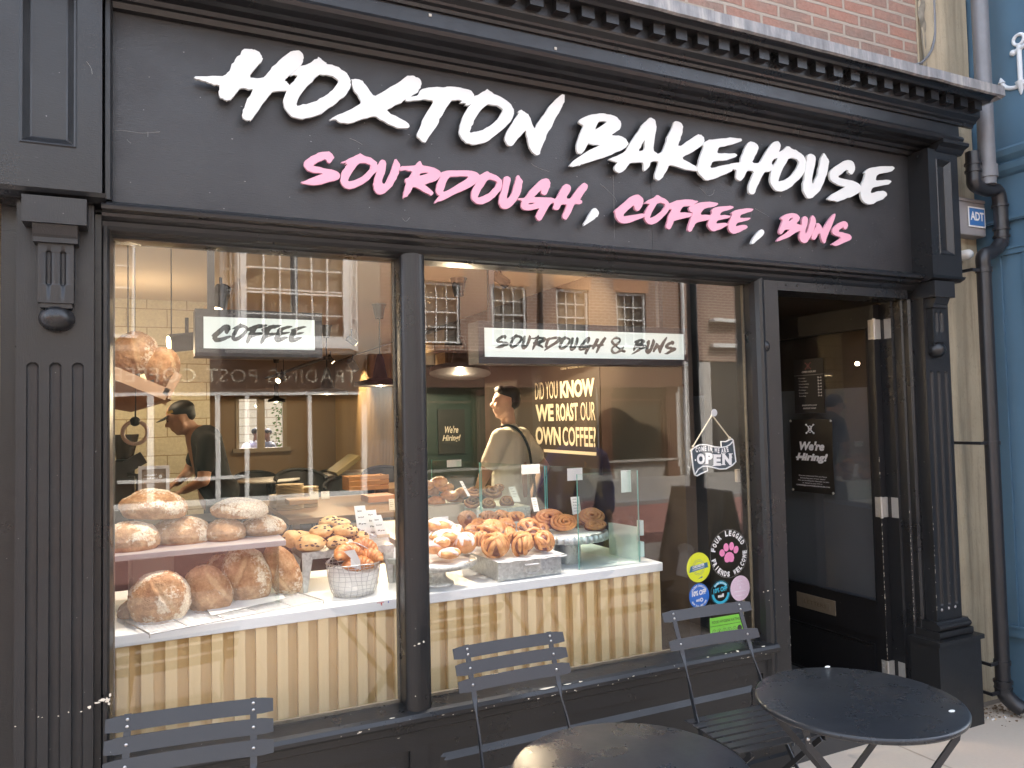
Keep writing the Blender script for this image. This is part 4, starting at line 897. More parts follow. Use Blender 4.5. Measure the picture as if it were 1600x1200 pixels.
# pale rendered house with the white bay window, to the left
hs = thing('rendered_house', 'greyish cream rendered house with white bay window across the street', 'building', (1, YO-1, 0))
stu = pm('cream_stucco', (.36, .31, .25), .8, var=.08, vscale=1.5)
b = MB(); b.box((-14, YO-.3, 2.99), (4.55, YO-.01, 7.0)); b.build('stucco_wall', stu, hs)
bay = MB(); bx0, bx1, bz0, bz1 = 1.62, 3.72, 3.22, 5.7; by = YO+.55
pl = [(bx0-.28, YO), (bx0, by), (bx1, by), (bx1+.28, YO)]
m_whp = wht
bo = MB(); bo.extrude_z([(bx0-.33, YO-.02), (bx0-.03, by+.06), (bx1+.03, by+.06), (bx1+.33, YO-.02)][::-1], 3.06, 3.20); bo.extrude_z([(bx0-.25, YO-.02), (bx0+.03, by-.03), (bx1-.03, by-.03), (bx1+.25, YO-.02)][::-1], 2.98, 3.059)
bo.extrude_z([(bx0-.36, YO-.02), (bx0-.06, by+.09), (bx1+.06, by+.09), (bx1+.36, YO-.02)][::-1], 5.28, 5.6)
for (a, c) in ((pl[0], pl[1]), (pl[1], pl[2]), (pl[2], pl[3])):
    a = np.array(a); c = np.array(c); L = np.linalg.norm(c-a); ex = np.array([*(c-a)/L, 0]); n_ = np.array([-ex[1], ex[0], 0])
    def bb(u0, u1, z0, z1, t=.05, o=0.0):
        bo.obox(np.array([*a, 0])+ex*(u0+u1)/2+np.array((0, 0, (z0+z1)/2))+n_*o, ex*(u1-u0)/2, n_*t/2, np.array((0, 0, (z1-z0)/2)))
    posts = [0, L] if L < 1 else [0, L]
    w = .11
    bb(0, w, 3.2, 5.28, .10); bb(L-w, L, 3.2, 5.28, .1); bb(w, L-w, 5.1, 5.28, .08); bb(w, L-w, 3.2, 3.30, .08)
    cols = 2 if L < 1 else 6
    if L > 1: pass
    for k in range(1, cols): u = w+(L-2*w)*k/cols; bb(u-.014 if not (L > 1 and k in (1, 5)) else u-.018, u+.014, 3.3, 5.1, .035)
    for z in (3.72, 4.14, 4.20, 4.62): bb(w, L-w, z-.012 if z != 4.14 else z-.02, z+.014, .04)
bw = bo.build('bay_window', wht, hs)
b = MB(); b.extrude_z([(bx0-.2, YO), (bx0+.05, by-.09), (bx1-.05, by-.09), (bx1+.2, YO)][::-1], 3.25, 5.2); b.build('pane', m_win, bw)
sash(hs, -1.35, -.22, 3.28, 5.05, YO+.03)
# ground floor of the pale house: glazed cafe front with white frames and lettering
gf = thing('coffee_shopfront', 'white framed cafe front with cream Trading Post Coffee lettering across the street', 'shopfront', (2, YO, 0))
b = MB(); b.box((-12, YO-.28, 2.22), (4.19, YO+.06, 2.985)); b.build('fascia', pm('taupe_fascia', (.16, .115, .085), .5), gf)
b = MB(); text_on(b, 'TRADING POST COFFEE', (4.0, YO+.062, 2.40), (-1, 0, 0), (0, 0, 1), 4.6, .27, spacing=1.1); b.build('lettering', pm('cream_lettering', (.62, .55, .42), .5), gf)
b = MB()
for x0, x1 in ((-.02, .10), (1.18, 1.27), (1.75, 1.83), (2.98, 3.06), (4.08, 4.19)): b.box((x0, YO-.08, .1), (x1, YO+.04, 2.2))
b.box((-12, YO-.08, 2.14), (4.19, YO+.045, 2.2205)); b.box((-.5, YO-.08, .5), (1.75, YO+.05, .56)); b.box((-12, YO-.1, .02), (4.19, YO+.05, .12)); b.build('frame', wht, gf)
b = MB(); b.box((-12, YO-.12, .12), (4.19, YO-.09, 2.14)); b.build('glazing', shp, gf)
# far ends of the street
b = MB(); b.box((17.5, YO-3, 0), (45, YO-.5, 6.8)); tag(b.build('far_building', pm('far_plaster', (.35, .30, .24), .9, var=.2, vscale=.7)), 'plain plastered building further along the opposite side', 'building')
b = MB(); b.box((-45, YO-3, 0), (-14.1, YO-.3, 7.0)); tag(b.build('far_building', pm('far_brick', (.30, .17, .11), .9, var=.2, vscale=.7)), 'plain brick building at the left end of the opposite side', 'building')
b = MB(); b.box((5.52, -.6, 0), (40, 6, 8)); tag(b.build('neighbour_terrace', pm('neighbour_plaster', (.45, .42, .36), .9)), 'cream terrace beyond the blue shop on the bakery side', 'building')
b = MB(); b.box((-40, -.0, 0), (-1.61, 6, 8)); tag(b.build('neighbour_terrace', 'brick_near'), 'brick terrace left of the pale neighbouring wall', 'building')

# lamp post standing in the street behind the viewer
P = rv(1093, 862, 4.5); lx, ly = float(P[0]), float(P[1])
lp = thing('lamp_post', 'dark grey lamp post reflected beside the hanging open sign', 'lamp post', (lx, ly, 0))
b = MB(); b.lathe([(.09, 0), (.09, .9), (.075, .95), (.065, 1.0), (.06, 4.4), (.05, 4.45)], (lx, ly, 0), 18); b.tube([(lx, ly, .62), (lx, ly, .66)], .095, 18); b.build('post', pm('lamp_post_paint', (.03, .033, .033), .35), lp)
b = MB(); b.tube([(lx, ly, 4.4), (lx, ly-.3, 4.7), (lx, ly-.8, 4.8)], .035, 8); b.ball((lx, ly-.95, 4.76), (.1, .22, .06), 14, 8); b.build('lamp_head', 'greypaint', lp)

# A-board on the pavement (only its reflection is in view)
P = rv(1120, 962, 2.19); ax0, ay0 = 3.95, -2.12
abd = thing('pavement_board', 'black A-board with a coffee cup picture reflected beyond the counter end', 'A-board', (ax0, ay0, 0))
def board_face(b, sgn):
    # faces lean together at the top; board faces left/right along x
    hw = .32; z1 = 1.0; ex = np.array((0, 1, 0)); 
    bot = np.array((ax0+sgn*.26, ay0, .03)); topc = np.array((ax0+sgn*.03, ay0, z1)); up = (topc-bot)/2; c = (topc+bot)/2; nn = np.cross(ex, up); nn = nn/np.linalg.norm(nn)
    b.obox(c, ex*hw, up, nn*.016); return c, ex, up/np.linalg.norm(up), nn*(1 if nn[0]*sgn > 0 else -1)
for sg, nm in ((-1, 'panel'), (1, 'panel')):
    b = MB(); c, ex, up, nn = board_face(b, sg); o = b.build(nm, 'dark2', abd)
    b = MB(); b.obox(c+nn*.018+up*.04, ex*.26, up*.36, nn*.0015); q = c+nn*.021
    b.build('poster', m_slabs('poster_photo', .3, .2, [(.20, .17, .13), (.12, .10, .08), (.30, .26, .2)], (.1, .09, .08)), o)
    b = MB(); 
    pts = [q+ex*(.10*cos(a))+up*(.02+.045*sin(a)) for a in np.linspace(0, 2*pi, 28, endpoint=False)]; b.add([q+up*.02]+pts, [(0, 1+(k+1) % 28, 1+k) for k in range(28)]+[(0, 1+k, 1+(k+1) % 28) for k in range(28)]); 
    b.obox(q+up*(-.10), ex*.07, up*.09, nn*.001); b.build('cup_picture', 'paper', o)
# ================================================================= SHOP INTERIOR
CZ = 2.62; FZ = .09; RX = 2.92; BY = 10.5
warmw = pm('warm_white_ceiling', (.52, .42, .30), .8, var=.04, vscale=1)
wallp = pm('tan_plaster', (.36, .26, .165), .8, var=.08, vscale=1)
room = thing('shop_interior', 'warm lit bakery interior with tan walls behind the windows', 'room', (1.6, 4, 0))
b = MB(); b.box((-.9, .12, -.02), (3.54, BY, FZ)); tag(b.build('floor', m_slabs('grey_interior_tiles', .5, .5, [(.045, .045, .045), (.04, .04, .04), (.055, .055, .052)], (.05, .05, .05))), kind='structure')
b = MB(); b.box((-.9, .11, CZ), (3.6, BY, CZ+.1)); b.build('ceiling', warmw, room)
b = MB(); b.box((-1.0, .11, -.02), (-.9, BY, CZ)); b.box((-.42, .101, -.02), (-.40, 1.5, CZ)); b.box((-.9, 1.48, -.02), (-.4205, 1.5, CZ)); b.build('side_wall', wallp, room)
b = MB(); b.box((3.56, .14, -.02), (3.66, 5.0, CZ)); b.build('side_wall', pm('dark_lobby_wall', (.025, .022, .02), .7), room); b = MB(); b.box((3.545, .14, -.02), (3.5595, 5.0, 1.72)); b.build('dado', pm('slate_blue_reflection', (.095, .11, .125), .6), room)  # lower wall tinted blue-grey to imitate the reflection in the door glass
# partition carrying the coffee lettering and the batten cladding
WX = RX
b = MB(); b.box((WX, 1.05, FZ), (WX+.08, BY, CZ)); b.build('partition', pm('umber_plaster', (.055, .038, .024), .75, var=.1, vscale=1.2), room)
b = MB(); k = 0; y = 6.45
while y < BY-.02:
    b.box((WX-.022, y, FZ+.1), (WX-.0005, y+.035, CZ-.02)); y += .07
b.build('batten_cladding', pm('pale_oak_battens', (.50, .34, .17), .55, var=.2, vscale=3, stretch=(1, 1, .2)), room)
# mural of framed pictures over a red dado
b = MB(); b.box((WX-.03, 5.0, 1.55), (WX-.0006, 6.40, CZ-.03), 0)
rng = random.Random(5)
for i in range(16):
    y0 = 5.05+(i % 4)*.33; z0 = 1.6+(i//4)*.25; b.box((WX-.034, y0, z0), (WX-.0301, y0+.29, z0+.21), rng.choice([1, 2, 3]))
b.build('picture_wall', [pm('sepia_mount', (.10, .07, .045), .6), pm('sepia_print', (.45, .33, .18), .6, var=.7, vscale=12), pm('dark_print', (.07, .06, .05), .6, var=.7, vscale=14), pm('ochre_print', (.32, .22, .12), .6, var=.8, vscale=16)], room)
b = MB(); b.box((WX-.028, 4.9, FZ), (WX-.0007, 6.41, 1.549)); b.build('red_dado', pm('red_dado_paint', (.50, .05, .045), .5), room)
# back wall with window
wl = onY(368, 620, BY); wr = onY(448, 700, BY); wx0, wx1, wz0, wz1 = wl[0], wr[0], wr[2], wl[2]
bw = MB(); bw.box((.3, BY, FZ), (wx0, BY+.12, CZ)); bw.box((wx1, BY, FZ), (WX, BY+.12, CZ)); bw.box((wx0, BY, FZ), (wx1, BY+.12, wz0)); bw.box((wx0, BY, wz1), (wx1, BY+.12, CZ)); bw.build('back_wall', wallp, room)
fr = MB(); f_ = .05; y0, y1 = BY-.03, BY+.05
fr.box((wx0, y0, wz0), (wx0+f_, y1, wz1)); fr.box((wx1-f_*1.3, y0, wz0), (wx1, y1, wz1)); fr.box((wx0+f_, y0, wz1-f_*.8), (wx1-f_*1.3, y1, wz1)); fr.box((wx0-.05, y0-.06, wz0-.05), (wx1+.05, y1, wz0+.02))
mx = onY(407.5, 660, BY)[0]; fr.box((mx-.06, y0, wz0+.02), (mx+.06, y1, wz1-f_*.8)); wfr = fr.build('window_frame', pm('taupe_window_frame', (.40, .33, .24), .5), room)
b = MB(); b.box((wx0, BY+.02, wz0), (wx1, BY+.026, wz1)); b.build('pane', 'glass', wfr)
# outside the rear window
stone = m_brick('pale_stone_blocks', [(.62, .56, .42), (.55, .49, .37), (.66, .60, .47)], (.40, .35, .26), .42, .19, ms=.012, bst=.3)
b = MB(); b.box((-3, 16.0, -.1), (9, 16.3, 3.6)); b.box((-3, 15.93, 2.22), (9, 15.999, 2.30)); tag(b.build('stone_wall', stone), 'pale stone block wall seen through the rear window', 'wall')
b = MB(); 
# tiled coffee station wall
tx = onY(328, 650, 4.2)[0]
tile = m_brick('cream_metro_tiles', [(.62, .54, .38), (.58, .50, .35), (.65, .58, .42)], (.36, .29, .18), .30, .15, ms=.004, bst=.25, rough=.22)
b = MB(); b.box((-.899, 4.2, FZ), (tx, 4.3, CZ)); b.build('tiled_wall', tile, room)
b = MB(); b.box((-.899, 4.3005, FZ), (tx-.001, BY-.01, CZ)); b.build('store_block', wallp, room)
# ceiling track with spots running towards the back
trk = thing('lighting_track', 'black ceiling track with small spotlights running to the rear wall', 'track light', (1.2, 5, 2.3))
t0 = onZ(510, 558.5, 2.32); t1 = onZ(400, 597, 2.32)
b = MB(); b.tube([t0, t1], .022, 6); t2 = onY(330, 598, t1[1]); t2[2] = 2.32; b.tube([t1, t2], .022, 6)
for P in (t0, (t0+t1)/2, t1): b.tube([P, (P[0], P[1], CZ)], .006, 6)
b.build('rail', 'dark', trk)
spot_em = m_emit('warm_lamp_face', (1, .72, .38), 4)
def spot(px, py, par, dirv, s=1.0, Y=None, z=2.2):
    P = onZ(px, py, z) if Y is None else onY(px, py, Y)
    d = np.array(dirv, float); d /= np.linalg.norm(d); b = MB(); b.tube([P-d*.06*s, P+d*.07*s], .038*s, 14); b.tube([P, P+np.array((0, 0, .10*s))], .008*s, 6); o = b.build('spotlight', 'dark', par)
    b = MB(); b.tube([P+d*.0701*s, P+d*.072*s], .03*s, 14); b.build('lens', spot_em, o); return P, d
spot(440, 591, trk, (-.6, -.55, -.4), 1.2); spot(404, 606, trk, (.7, -.1, -.7), 1.0); spot(551, 570, trk, (.55, .5, -.65), 1.1)
def lamp(kind, name, loc, energy, col=(1, .76, .48), size=.03, spot_=None, d=None, blend=.6):
    l = bpy.data.lights.new(name, kind); l.energy = energy; l.color = col
    if kind in ('POINT', 'SPOT'): l.shadow_soft_size = size
    if kind == 'AREA': l.size = size
    o = bpy.data.objects.new(name, l); COL.objects.link(o); o.location = loc
    if kind == 'SPOT': l.spot_size = radians(spot_); l.spot_blend = blend
    if d is not None: o.rotation_euler = Vector(d).to_track_quat('-Z', 'Y').to_euler()
    return o
PP = onZ(551, 570, 2.2)
lamp('SPOT', 'batten_spot', (WX-.45, 8.6, 2.45), 17, spot_=75, d=(.45, -.1, -.55))
lamp('SPOT', 'mural_spot', (WX-.8, 5.8, 2.45), 9, spot_=80, d=(.6, 0, -.4))
lamp('SPOT', 'text_spot', (WX-.7, 2.0, 2.5), 14, spot_=85, d=(.6, .15, -.28))
for (x, y, z, d, L) in ((WX-.45, 8.6, 2.45, (.45, -.1, -.55), 'black spotlight washing the batten wall'), (WX-.8, 5.8, 2.45, (.6, 0, -.4), 'black spotlight aimed at the picture wall'), (WX-.7, 2.0, 2.5, (.6, .15, -.28), 'black spotlight aimed at the roasting coffee lettering')):
    t = thing('spotlight', L, 'spotlight', (x, y, z)); d = np.array(d)/np.linalg.norm(d); P = np.array((x, y, z)); b = MB(); b.tube([P-d*.13, P-d*.01], .035, 14, caps=True); b.tube([P-d*.07, (x-d[0]*.07, y-d[1]*.07, CZ)], .008, 6); b.build('housing', 'dark', t)
    b = MB(); b.tube([P-d*.0098, P-d*.008], .028, 14); b.build('lens', spot_em, t)
# window track just inside the glass
trw = thing('window_track', 'black track with a spotlight beside the coffee light box', 'track light', (.5, 1.4, 2.5))
a = onZ(265, 540, 2.45); c = onZ(340, 455, 2.50)
b = MB(); b.tube([onZ(262, 542, 2.5), onZ(300, 504, 2.5), onZ(352, 452, 2.5)], .020, 6); b.build('rail', pm('tan_rail', (.35, .25, .14), .5), trw)
spot(292, 534, trw, (-1, -.25, -.15), 1.25, Y=1.6)
spot(345, 466, trw, (-.2, -.3, -.8), 1.0, Y=1.2)
# second dark ceiling track above the bun counter
tr2 = thing('ceiling_track', 'long dark track crossing the ceiling above the bun counter', 'track light', (1.9, 2, 2.6))
b = MB(); b.tube([onZ(1030, 438, CZ-.06), onZ(905, 478, CZ-.06), onZ(700, 541, CZ-.06)], .035, 4); b.build('rail', 'dark2', tr2)
for px, py in ((1000, 470), (930, 490), (850, 515)):
    pass
# fill spots added unseen in the ceiling behind the fascia to brighten the bread
for i, x in enumerate((.15, .8, 1.5, 2.0)):
    t = thing('fill_downlight', 'added unseen fill light above the window counter, ' + ['furthest left', 'second from the left', 'third from the left', 'furthest right'][i], 'fill_downlight', (x, .42, CZ))
    b = MB(); b.lathe([(.045, CZ-.012), (.055, CZ-.010), (.055, CZ-.001)], (x, .42, 0), 20); b.build('trim', 'white', t)
    b = MB(); b.lathe([(.0001, CZ-.0125), (.040, CZ-.0125)], (x, .42, 0), 20); b.build('lens', m_emit('fill_lens', (1, .85, .65), 2), t)
    lamp('SPOT', 'fill_beam', (x, .40, CZ-.03), 11, (1, .90, .78), .05, 95, (0, .06, -1))
# pendants
shade_in = pm('shade_inner_cream', (.85, .76, .55), .5); bulb_m = m_emit('warm_bulb', (1, .70, .34), 10)
def pendant(px, py, Y, wid, rosepx, label, energy=22, tilt=0):
    P = onY(px, py, Y); r = wid/2; t = thing('pendant_lamp', label, 'pendant lamp', tuple(P), 'pendant lamps in the bakery')
    b = MB(); b.lathe([(r, P[2]), (r*.97, P[2]+.035), (r*.55, P[2]+.055), (r*.30, P[2]+.075), (r*.22, P[2]+.16), (.035, P[2]+.24), (.02, P[2]+.28), (.0001, P[2]+.285)], (P[0], P[1], 0), 36); 
    b.cur = 1; b.lathe([(.0001, P[2]+.071), (r*.29, P[2]+.07), (r*.54, P[2]+.05), (r*.965, P[2]+.030), (r*.995, P[2]+.0005)][::-1], (P[0], P[1], 0), 36)
    if tilt:
        ax = Vector(tuple(R0)); Rt = Matrix.Rotation(radians(tilt), 3, ax); b.v = [tuple(Rt @ (Vector(q)-Vector(tuple(P)))+Vector(tuple(P))) for q in b.v]
    b.build('shade', [MAT['dark2'], shade_in], t)
    b = MB(); b.ball((P[0], P[1], P[2]+.030), .028, 14, 10); b.build('bulb', bulb_m, t)
    b = MB(); b.tube([(P[0], P[1], P[2]+.28), (P[0], P[1], CZ-.1)], .006, 6); b.build('cord', 'dark', t)
    b = MB(); b.lathe([(.035, CZ-.13), (.055, CZ-.02), (.065, CZ-.0005)], (P[0], P[1], 0), 20); b.build('ceiling_rose', 'dark', t)
    lamp('POINT', 'pendant_glow', (P[0], P[1], P[2]-.004), energy*.6, (1, .78, .50), .008); return t
pendant(719, 584, 2.5, .45, None, 'nearest black pendant lamp with cream inside, right of the window mullion', 20, -9)
pendant(594, 603, 3.9, .45, None, 'black pendant lamp hanging just left of the window mullion', 16)
pendant(511, 616, 5.55, .45, None, 'black pendant lamp below the right end of the coffee light box', 12)
pendant(432, 628, 9.3, .26, None, 'small far pendant lamp right of the rear window', 6)
lamp('POINT', 'kitchen_glow', (-.1, 3.3, 2.1), 2.2, (1, .78, .52), .02)
# under-shelf strip that glows over the coffee station, and cove strips
for (x0, x1, y, z, L) in ((-.6, .1, 4.12, 2.02, 'warm strip light above the coffee station tiles'),):
    t = thing('strip_light', L, 'strip light', (x0, y, z)); b = MB(); b.box((x0, y-.03, z), (x1, y+.02, z+.03)); b.build('housing', 'white', t)
    b = MB(); b.box((x0+.01, y-.028, z-.004), (x1-.01, y+.015, z-.0005)); b.build('diffuser', m_emit('strip_diffuser', (1, .78, .45), 2), t)
    b = MB(); b.box((x0, y-.10, z+.031), (x1, y+.079, z+.06)); 
# light boxes
def light_box(px0, py0, px1, py1, Y, label, words, rods):
    A = onY(px0, py0, Y); Bq = onY(px1, py1, Y); t = thing('light_box', label, 'light box sign', ((A[0]+Bq[0])/2, Y, Bq[2]))
    x0, x1, z1, z0 = A[0], Bq[0], A[2], Bq[2]; e = .030; dpt = .12
    b = MB(); b.box((x0-e, Y+.002, z0-e), (x1+e, Y+dpt, z0-.0005)); b.box((x0-e, Y+.002, z1+.0005), (x1+e, Y+dpt, z1+e)); b.box((x0-e, Y+.002, z0), (x0-.0005, Y+dpt, z1)); b.box((x1+.0005, Y+.002, z0), (x1+e, Y+dpt, z1)); b.box((x0, Y+dpt-.01, z0), (x1, Y+dpt-.001, z1))
    b.build('casing', pm('slate_metal', (.022, .027, .032), .4), t)
    b = MB(); b.box((x0, Y, z0), (x1, Y+.006, z1)); b.build('lit_panel', m_emit('lit_opal_panel', (.62, .72, .69), .07), t)
    b = MB()
    for (glyphs, ux0, uy_l, ux1) in words:
        pass
    for x in rods: b.box((x-.013, Y+.04, z1+e), (x+.013, Y+.066, CZ-.001))
    b.build('hanger', 'dark2', t)
    return t, (x0, x1, z0, z1, Y)
ltm = pm('lettering_black_vinyl', (.035, .05, .05), .6)
def glyph_word(t, glyphs, src, dst, Y, name='lettering', bold=0.0):
    """re-use the brush letters of the fascia: src/dst = (x0,x1,z0,z1)"""
    b = MB(); sx = (dst[1]-dst[0])/(src[1]-src[0]); sz = (dst[3]-dst[2])/(src[3]-src[2])
    for k, g in enumerate(glyphs):
        loops = plane_loops(g, seed=k*5, amp=.0012); me = poly_mesh(loops, 0)
        b.raw(me, lambda c: (dst[0]+(c[0]-src[0])*sx, Y-.0012-.0006*(k % 3), dst[2]+(c[1]-src[2])*sz)); bpy.data.meshes.remove(me)
    return b.build(name, ltm, t)
def bbox_of(gl):
    P = [onY(x, y, LY) for g in gl for L in g for x, y in L]; xs = [p[0] for p in P]; zs = [p[2] for p in P]; return (min(xs), max(xs), min(zs), max(zs))
LBY = .42
t, q = light_box(318, 494.5, 492, 547, LBY, 'glowing white light box lettered Coffee hanging in the left window', [], (onY(331, 450, LBY)[0], onY(463, 450, LBY)[0]))
gc = [GP[k] for k in ('C', 'Oc', 'F', 'Fb', 'E', 'Eb')]
d0 = onY(330, 520, LBY); d1 = onY(479, 520, LBY); glyph_word(t, gc, bbox_of(gc), (d0[0], d1[0], onY(400, 537, LBY)[2], onY(400, 505.5, LBY)[2]), LBY)
t, q = light_box(757, 512, 1069, 562, LBY, 'long glowing white light box lettered Sourdough and Buns in the right window', [], (onY(774, 450, LBY)[0], onY(1040, 480, LBY)[0]))
gs = [GP[k] for k in ('S', 'O', 'U', 'R', 'D', 'Ob', 'Ub', 'G', 'H')]
def zb(px, py): return onY(px, py, LBY)[2]
glyph_word(t, gs, bbox_of(gs), (onY(773, 530, LBY)[0], onY(947, 530, LBY)[0], zb(860, 553.5), zb(860, 523.5)), LBY)
gb = [GP[k] for k in ('B', 'Uc', 'N', 'Sb')]
glyph_word(t, gb, bbox_of(gb), (onY(985, 540, LBY)[0], onY(1057, 540, LBY)[0], zb(1020, 555), zb(1020, 525.5)), LBY)
b = MB(); pa = [(680, 393), (650, 384), (600, 355), (545, 310), (505, 270), (500, 240), (525, 212), (565, 202), (605, 220), (608, 252), (575, 285), (530, 318), (500, 350), (498, 385), (520, 408), (555, 412), (600, 390), (635, 360), (658, 325)]
pts = [onY(900+x*.1125, 505+y*.1125, LBY-.002) for x, y in pa]; sc_ = onY(1000, 540, LBY)
b.tube([(p[0], LBY-.003, p[2]) for p in arc(pts, 4)], [.0058+.0015*sin(i*.5) for i in range(len(arc(pts, 4)))], 8); b.build('lettering', ltm, t)

# "did you know" lettering painted on the partition
tw = thing('wall_lettering', 'cream block lettering about roasting coffee on the dark partition behind the customer', 'wall sign', (WX-.01, 2.5, 1.4))
cream = pm('cream_wall_letters', (.74, .66, .48), .6, var=.05)
def onW(px, py): return onX(px, py, WX-.004)
b = MB(); a = onW(832, 582); c = onW(938, 722); b.box((WX-.003, a[1]+.02, c[2]-.1), (WX-.0005, c[1]-.02, a[2]+.05)); b.build('panel', pm('dark_wall_panel', (.045, .032, .02), .6), tw)
def wline(body, pl, pr, ptop, pbot, bold, k):
    """pl,pr: pixel x of the ends; z from the right end"""
    A = onW(pl, ptop); Bq = onW(pr, ptop); z1 = onW(pr, ptop)[2]; z0 = onW(pr, pbot)[2]
    b = MB(); text_on(b, body, (WX-.006, A[1], z0), (0, -1, 0), (0, 0, 1), A[1]-Bq[1], z1-z0, bold=bold); b.build('lettering', cream, tw)
wline('DID YOU', 836, 871, 594.5, 622.5, .0, 0); wline('KNOW', 875, 929, 590, 619, .05, 1)
wline('WE', 837, 865, 631, 658, .04, 2); wline('ROAST', 869, 903, 629, 657.5, .03, 3); wline('OUR', 907, 930, 627.5, 657, .0, 4)
wline('OWN', 837, 876, 667, 696, .04, 5); wline('COFFEE?', 879, 931, 667, 699, .02, 6)
wline('ON YOUR CUP FOR', 876, 931, 567.5, 571, .0, 7)
b = MB(); A = onW(850, 704); Bq = onW(932, 708.5); b.box((WX-.007, A[1], A[2]-.012), (WX-.0035, Bq[1], A[2]+.012)); b.build('underline', cream, tw)
# black hiring poster on a dark door further inside
hp = onY(684, 640, 3.4); hq = onY(727, 708, 3.4)
t = thing('indoor_poster', 'black hiring poster seen through the right window beyond the back counter', 'poster', (hp[0], 3.4, hq[2]))
b = MB(); b.box((hp[0], 3.4, hq[2]), (hq[0], 3.41, hp[2])); b.build('sheet', pm('poster_black', (.012, .016, .015), .4), t)
b = MB(); w = hq[0]-hp[0]; text_on(b, "We're", (hp[0]+w*.25, 3.398, hp[2]-.20), (1, 0, 0), (0, 0, 1), w*.5, .06, shear=.3, bold=.02); text_on(b, "Hiring!", (hp[0]+w*.15, 3.398, hp[2]-.28), (1, 0, 0), (0, 0, 1), w*.68, .065, shear=.3, bold=.02); b.build('lettering', pm('chalk_letters', (.55, .52, .42), .7), t)
b = MB(); b.box((hp[0]-.15, 3.42, FZ), (hq[0]+.2, 3.5, 2.05)); tag(b.build('store_cupboard', pm('dark_green_cupboard', (.012, .03, .027), .35)), 'dark green cupboard behind the back counter under the nearest pendant', 'cupboard')

# ---------------------------------------------------------------- window counter
CT = .90
def cfy(x): return .207+.0405*(x+.1)
ctr = thing('display_counter', 'window display counter with white quartz top and vertical timber slats', 'counter', (1.1, .5, FZ))
b = MB()
x0, x1 = -.40, 2.19
def slab(b, pts, z0, z1, mi=0):
    n = len(pts); v = [(x, y, z0) for x, y in pts]+[(x, y, z1) for x, y in pts]
    b.add(v, [tuple(range(n-1, -1, -1)), tuple(range(n, 2*n))]+[(i, (i+1) % n, n+(i+1) % n, n+i) for i in range(n)], mi, False)
slab(b, [(x0, cfy(x0)), (x1, cfy(x1)), (x1, .98), (x0, .98)], CT-.040, CT)
o = b.build('worktop', 'marble', ctr); bevel(o, .003)
b = MB(); slab(b, [(1.30, .9805), (x1, .9805), (1.95, 2.5), (1.30, 2.5)], CT-.040, CT); b.build('worktop', 'marble', ctr)
oak = pm('pale_birch_slats', (.76, .575, .30), .5, var=.07, vscale=9, stretch=(9, 9, .35), bscale=60, bstr=.06)
b = MB(); yb_ = .022
slab(b, [(x0, cfy(x0)+yb_+.02), (x1-.035, cfy(x1)+yb_+.02), (x1-.035, .96), (x0, .96)], FZ, CT-.041)
k = 0; sp = .0745; xx = onY(192, 1040, .235)[0]-.019
while xx > x0+.05: xx -= sp
while xx < x1-.04:
    b.box((xx, cfy(xx)+.010, FZ), (xx+.0375, cfy(xx)+.043, CT-.0415), 1); xx += sp
b.build('slatted_front', [pm('shaded_birch_backing', (.70, .51, .25), .6, var=.08, vscale=9, stretch=(9, 9, .35)), oak], ctr)  # backing toned darker than the slats to add shade in the recesses
b = MB(); slab(b, [(1.33, .961), (x1-.035, .961), (1.92, 2.47), (1.33, 2.47)], FZ, CT-.041); b.build('return_panel', oak, ctr)
# little red and blue felt-pen marks on the worktop edge
b = MB(); P = onY(596, 943, cfy(.8)-.001); 
for i, (dx, dz, w, h, mi) in enumerate(((-.014, .004, .005, .0015, 0), (-.006, .003, .004, .002, 0), (0, .0, .003, .006, 0), (.006, .004, .006, .0015, 0), (.002, -.006, .004, .002, 0), (.028, .002, .0025, .004, 1))):
    blob(b, (P[0]+dx, cfy(P[0])-.0008, P[2]+dz), (1, 0, 0), (0, 0, 1), w, h, i)
    for j in range(len(b.mi)-14, len(b.mi)): b.mi[j] = mi
b.build('pen_mark', [pm('red_pen', (.6, .06, .05), .6), pm('blue_pen', (.08, .12, .5), .6)], ctr)

# glass sneeze screen
scr = thing('glass_screen', 'clear glass sneeze screen with green edges round the bun counter', 'glass screen', (2.0, 1, CT))
A = onZ(905, 891, CT); Bq = onZ(999.5, 878.5, CT); zt1 = onY(999, 735, Bq[1])[2]
def pane(name, a, c, z0, z1):
    a = np.array((a[0], a[1])); c = np.array((c[0], c[1])); d = (c-a)/np.linalg.norm(c-a); n_ = np.array((-d[1], d[0]))*.004
    b = MB(); b.add([(*(a-n_), z0), (*(c-n_), z0), (*(c-n_), z1), (*(a-n_), z1)], [(0, 1, 2, 3)], 0, False); b.add([(*(a+n_), z0), (*(c+n_), z0), (*(c+n_), z1), (*(a+n_), z1)], [(3, 2, 1, 0)], 0, False)
    for e in (a, c):
        b.add([(*(e-n_), z0), (*(e+n_), z0), (*(e+n_), z1), (*(e-n_), z1)], [(0, 1, 2, 3)], 1, False)
    b.add([(*(a-n_), z1), (*(c-n_), z1), (*(c+n_), z1), (*(a+n_), z1)], [(0, 1, 2, 3)], 1, False)
    return b.build(name, [MAT['screen'], MAT['glass_edge']], scr)
pane('front_pane', A, Bq, CT+.001, zt1)
e0 = np.array((Bq[0]+.004, Bq[1]+.004)); e3 = np.array((1.66, 2.05)); zs = [0, .37, .70, 1.0]
for i in range(3):
    a = e0+(e3-e0)*(zs[i]+.004*(i > 0)); c = e0+(e3-e0)*(zs[i+1]-.004); pane('side_pane', a, c, CT+.001, zt1)
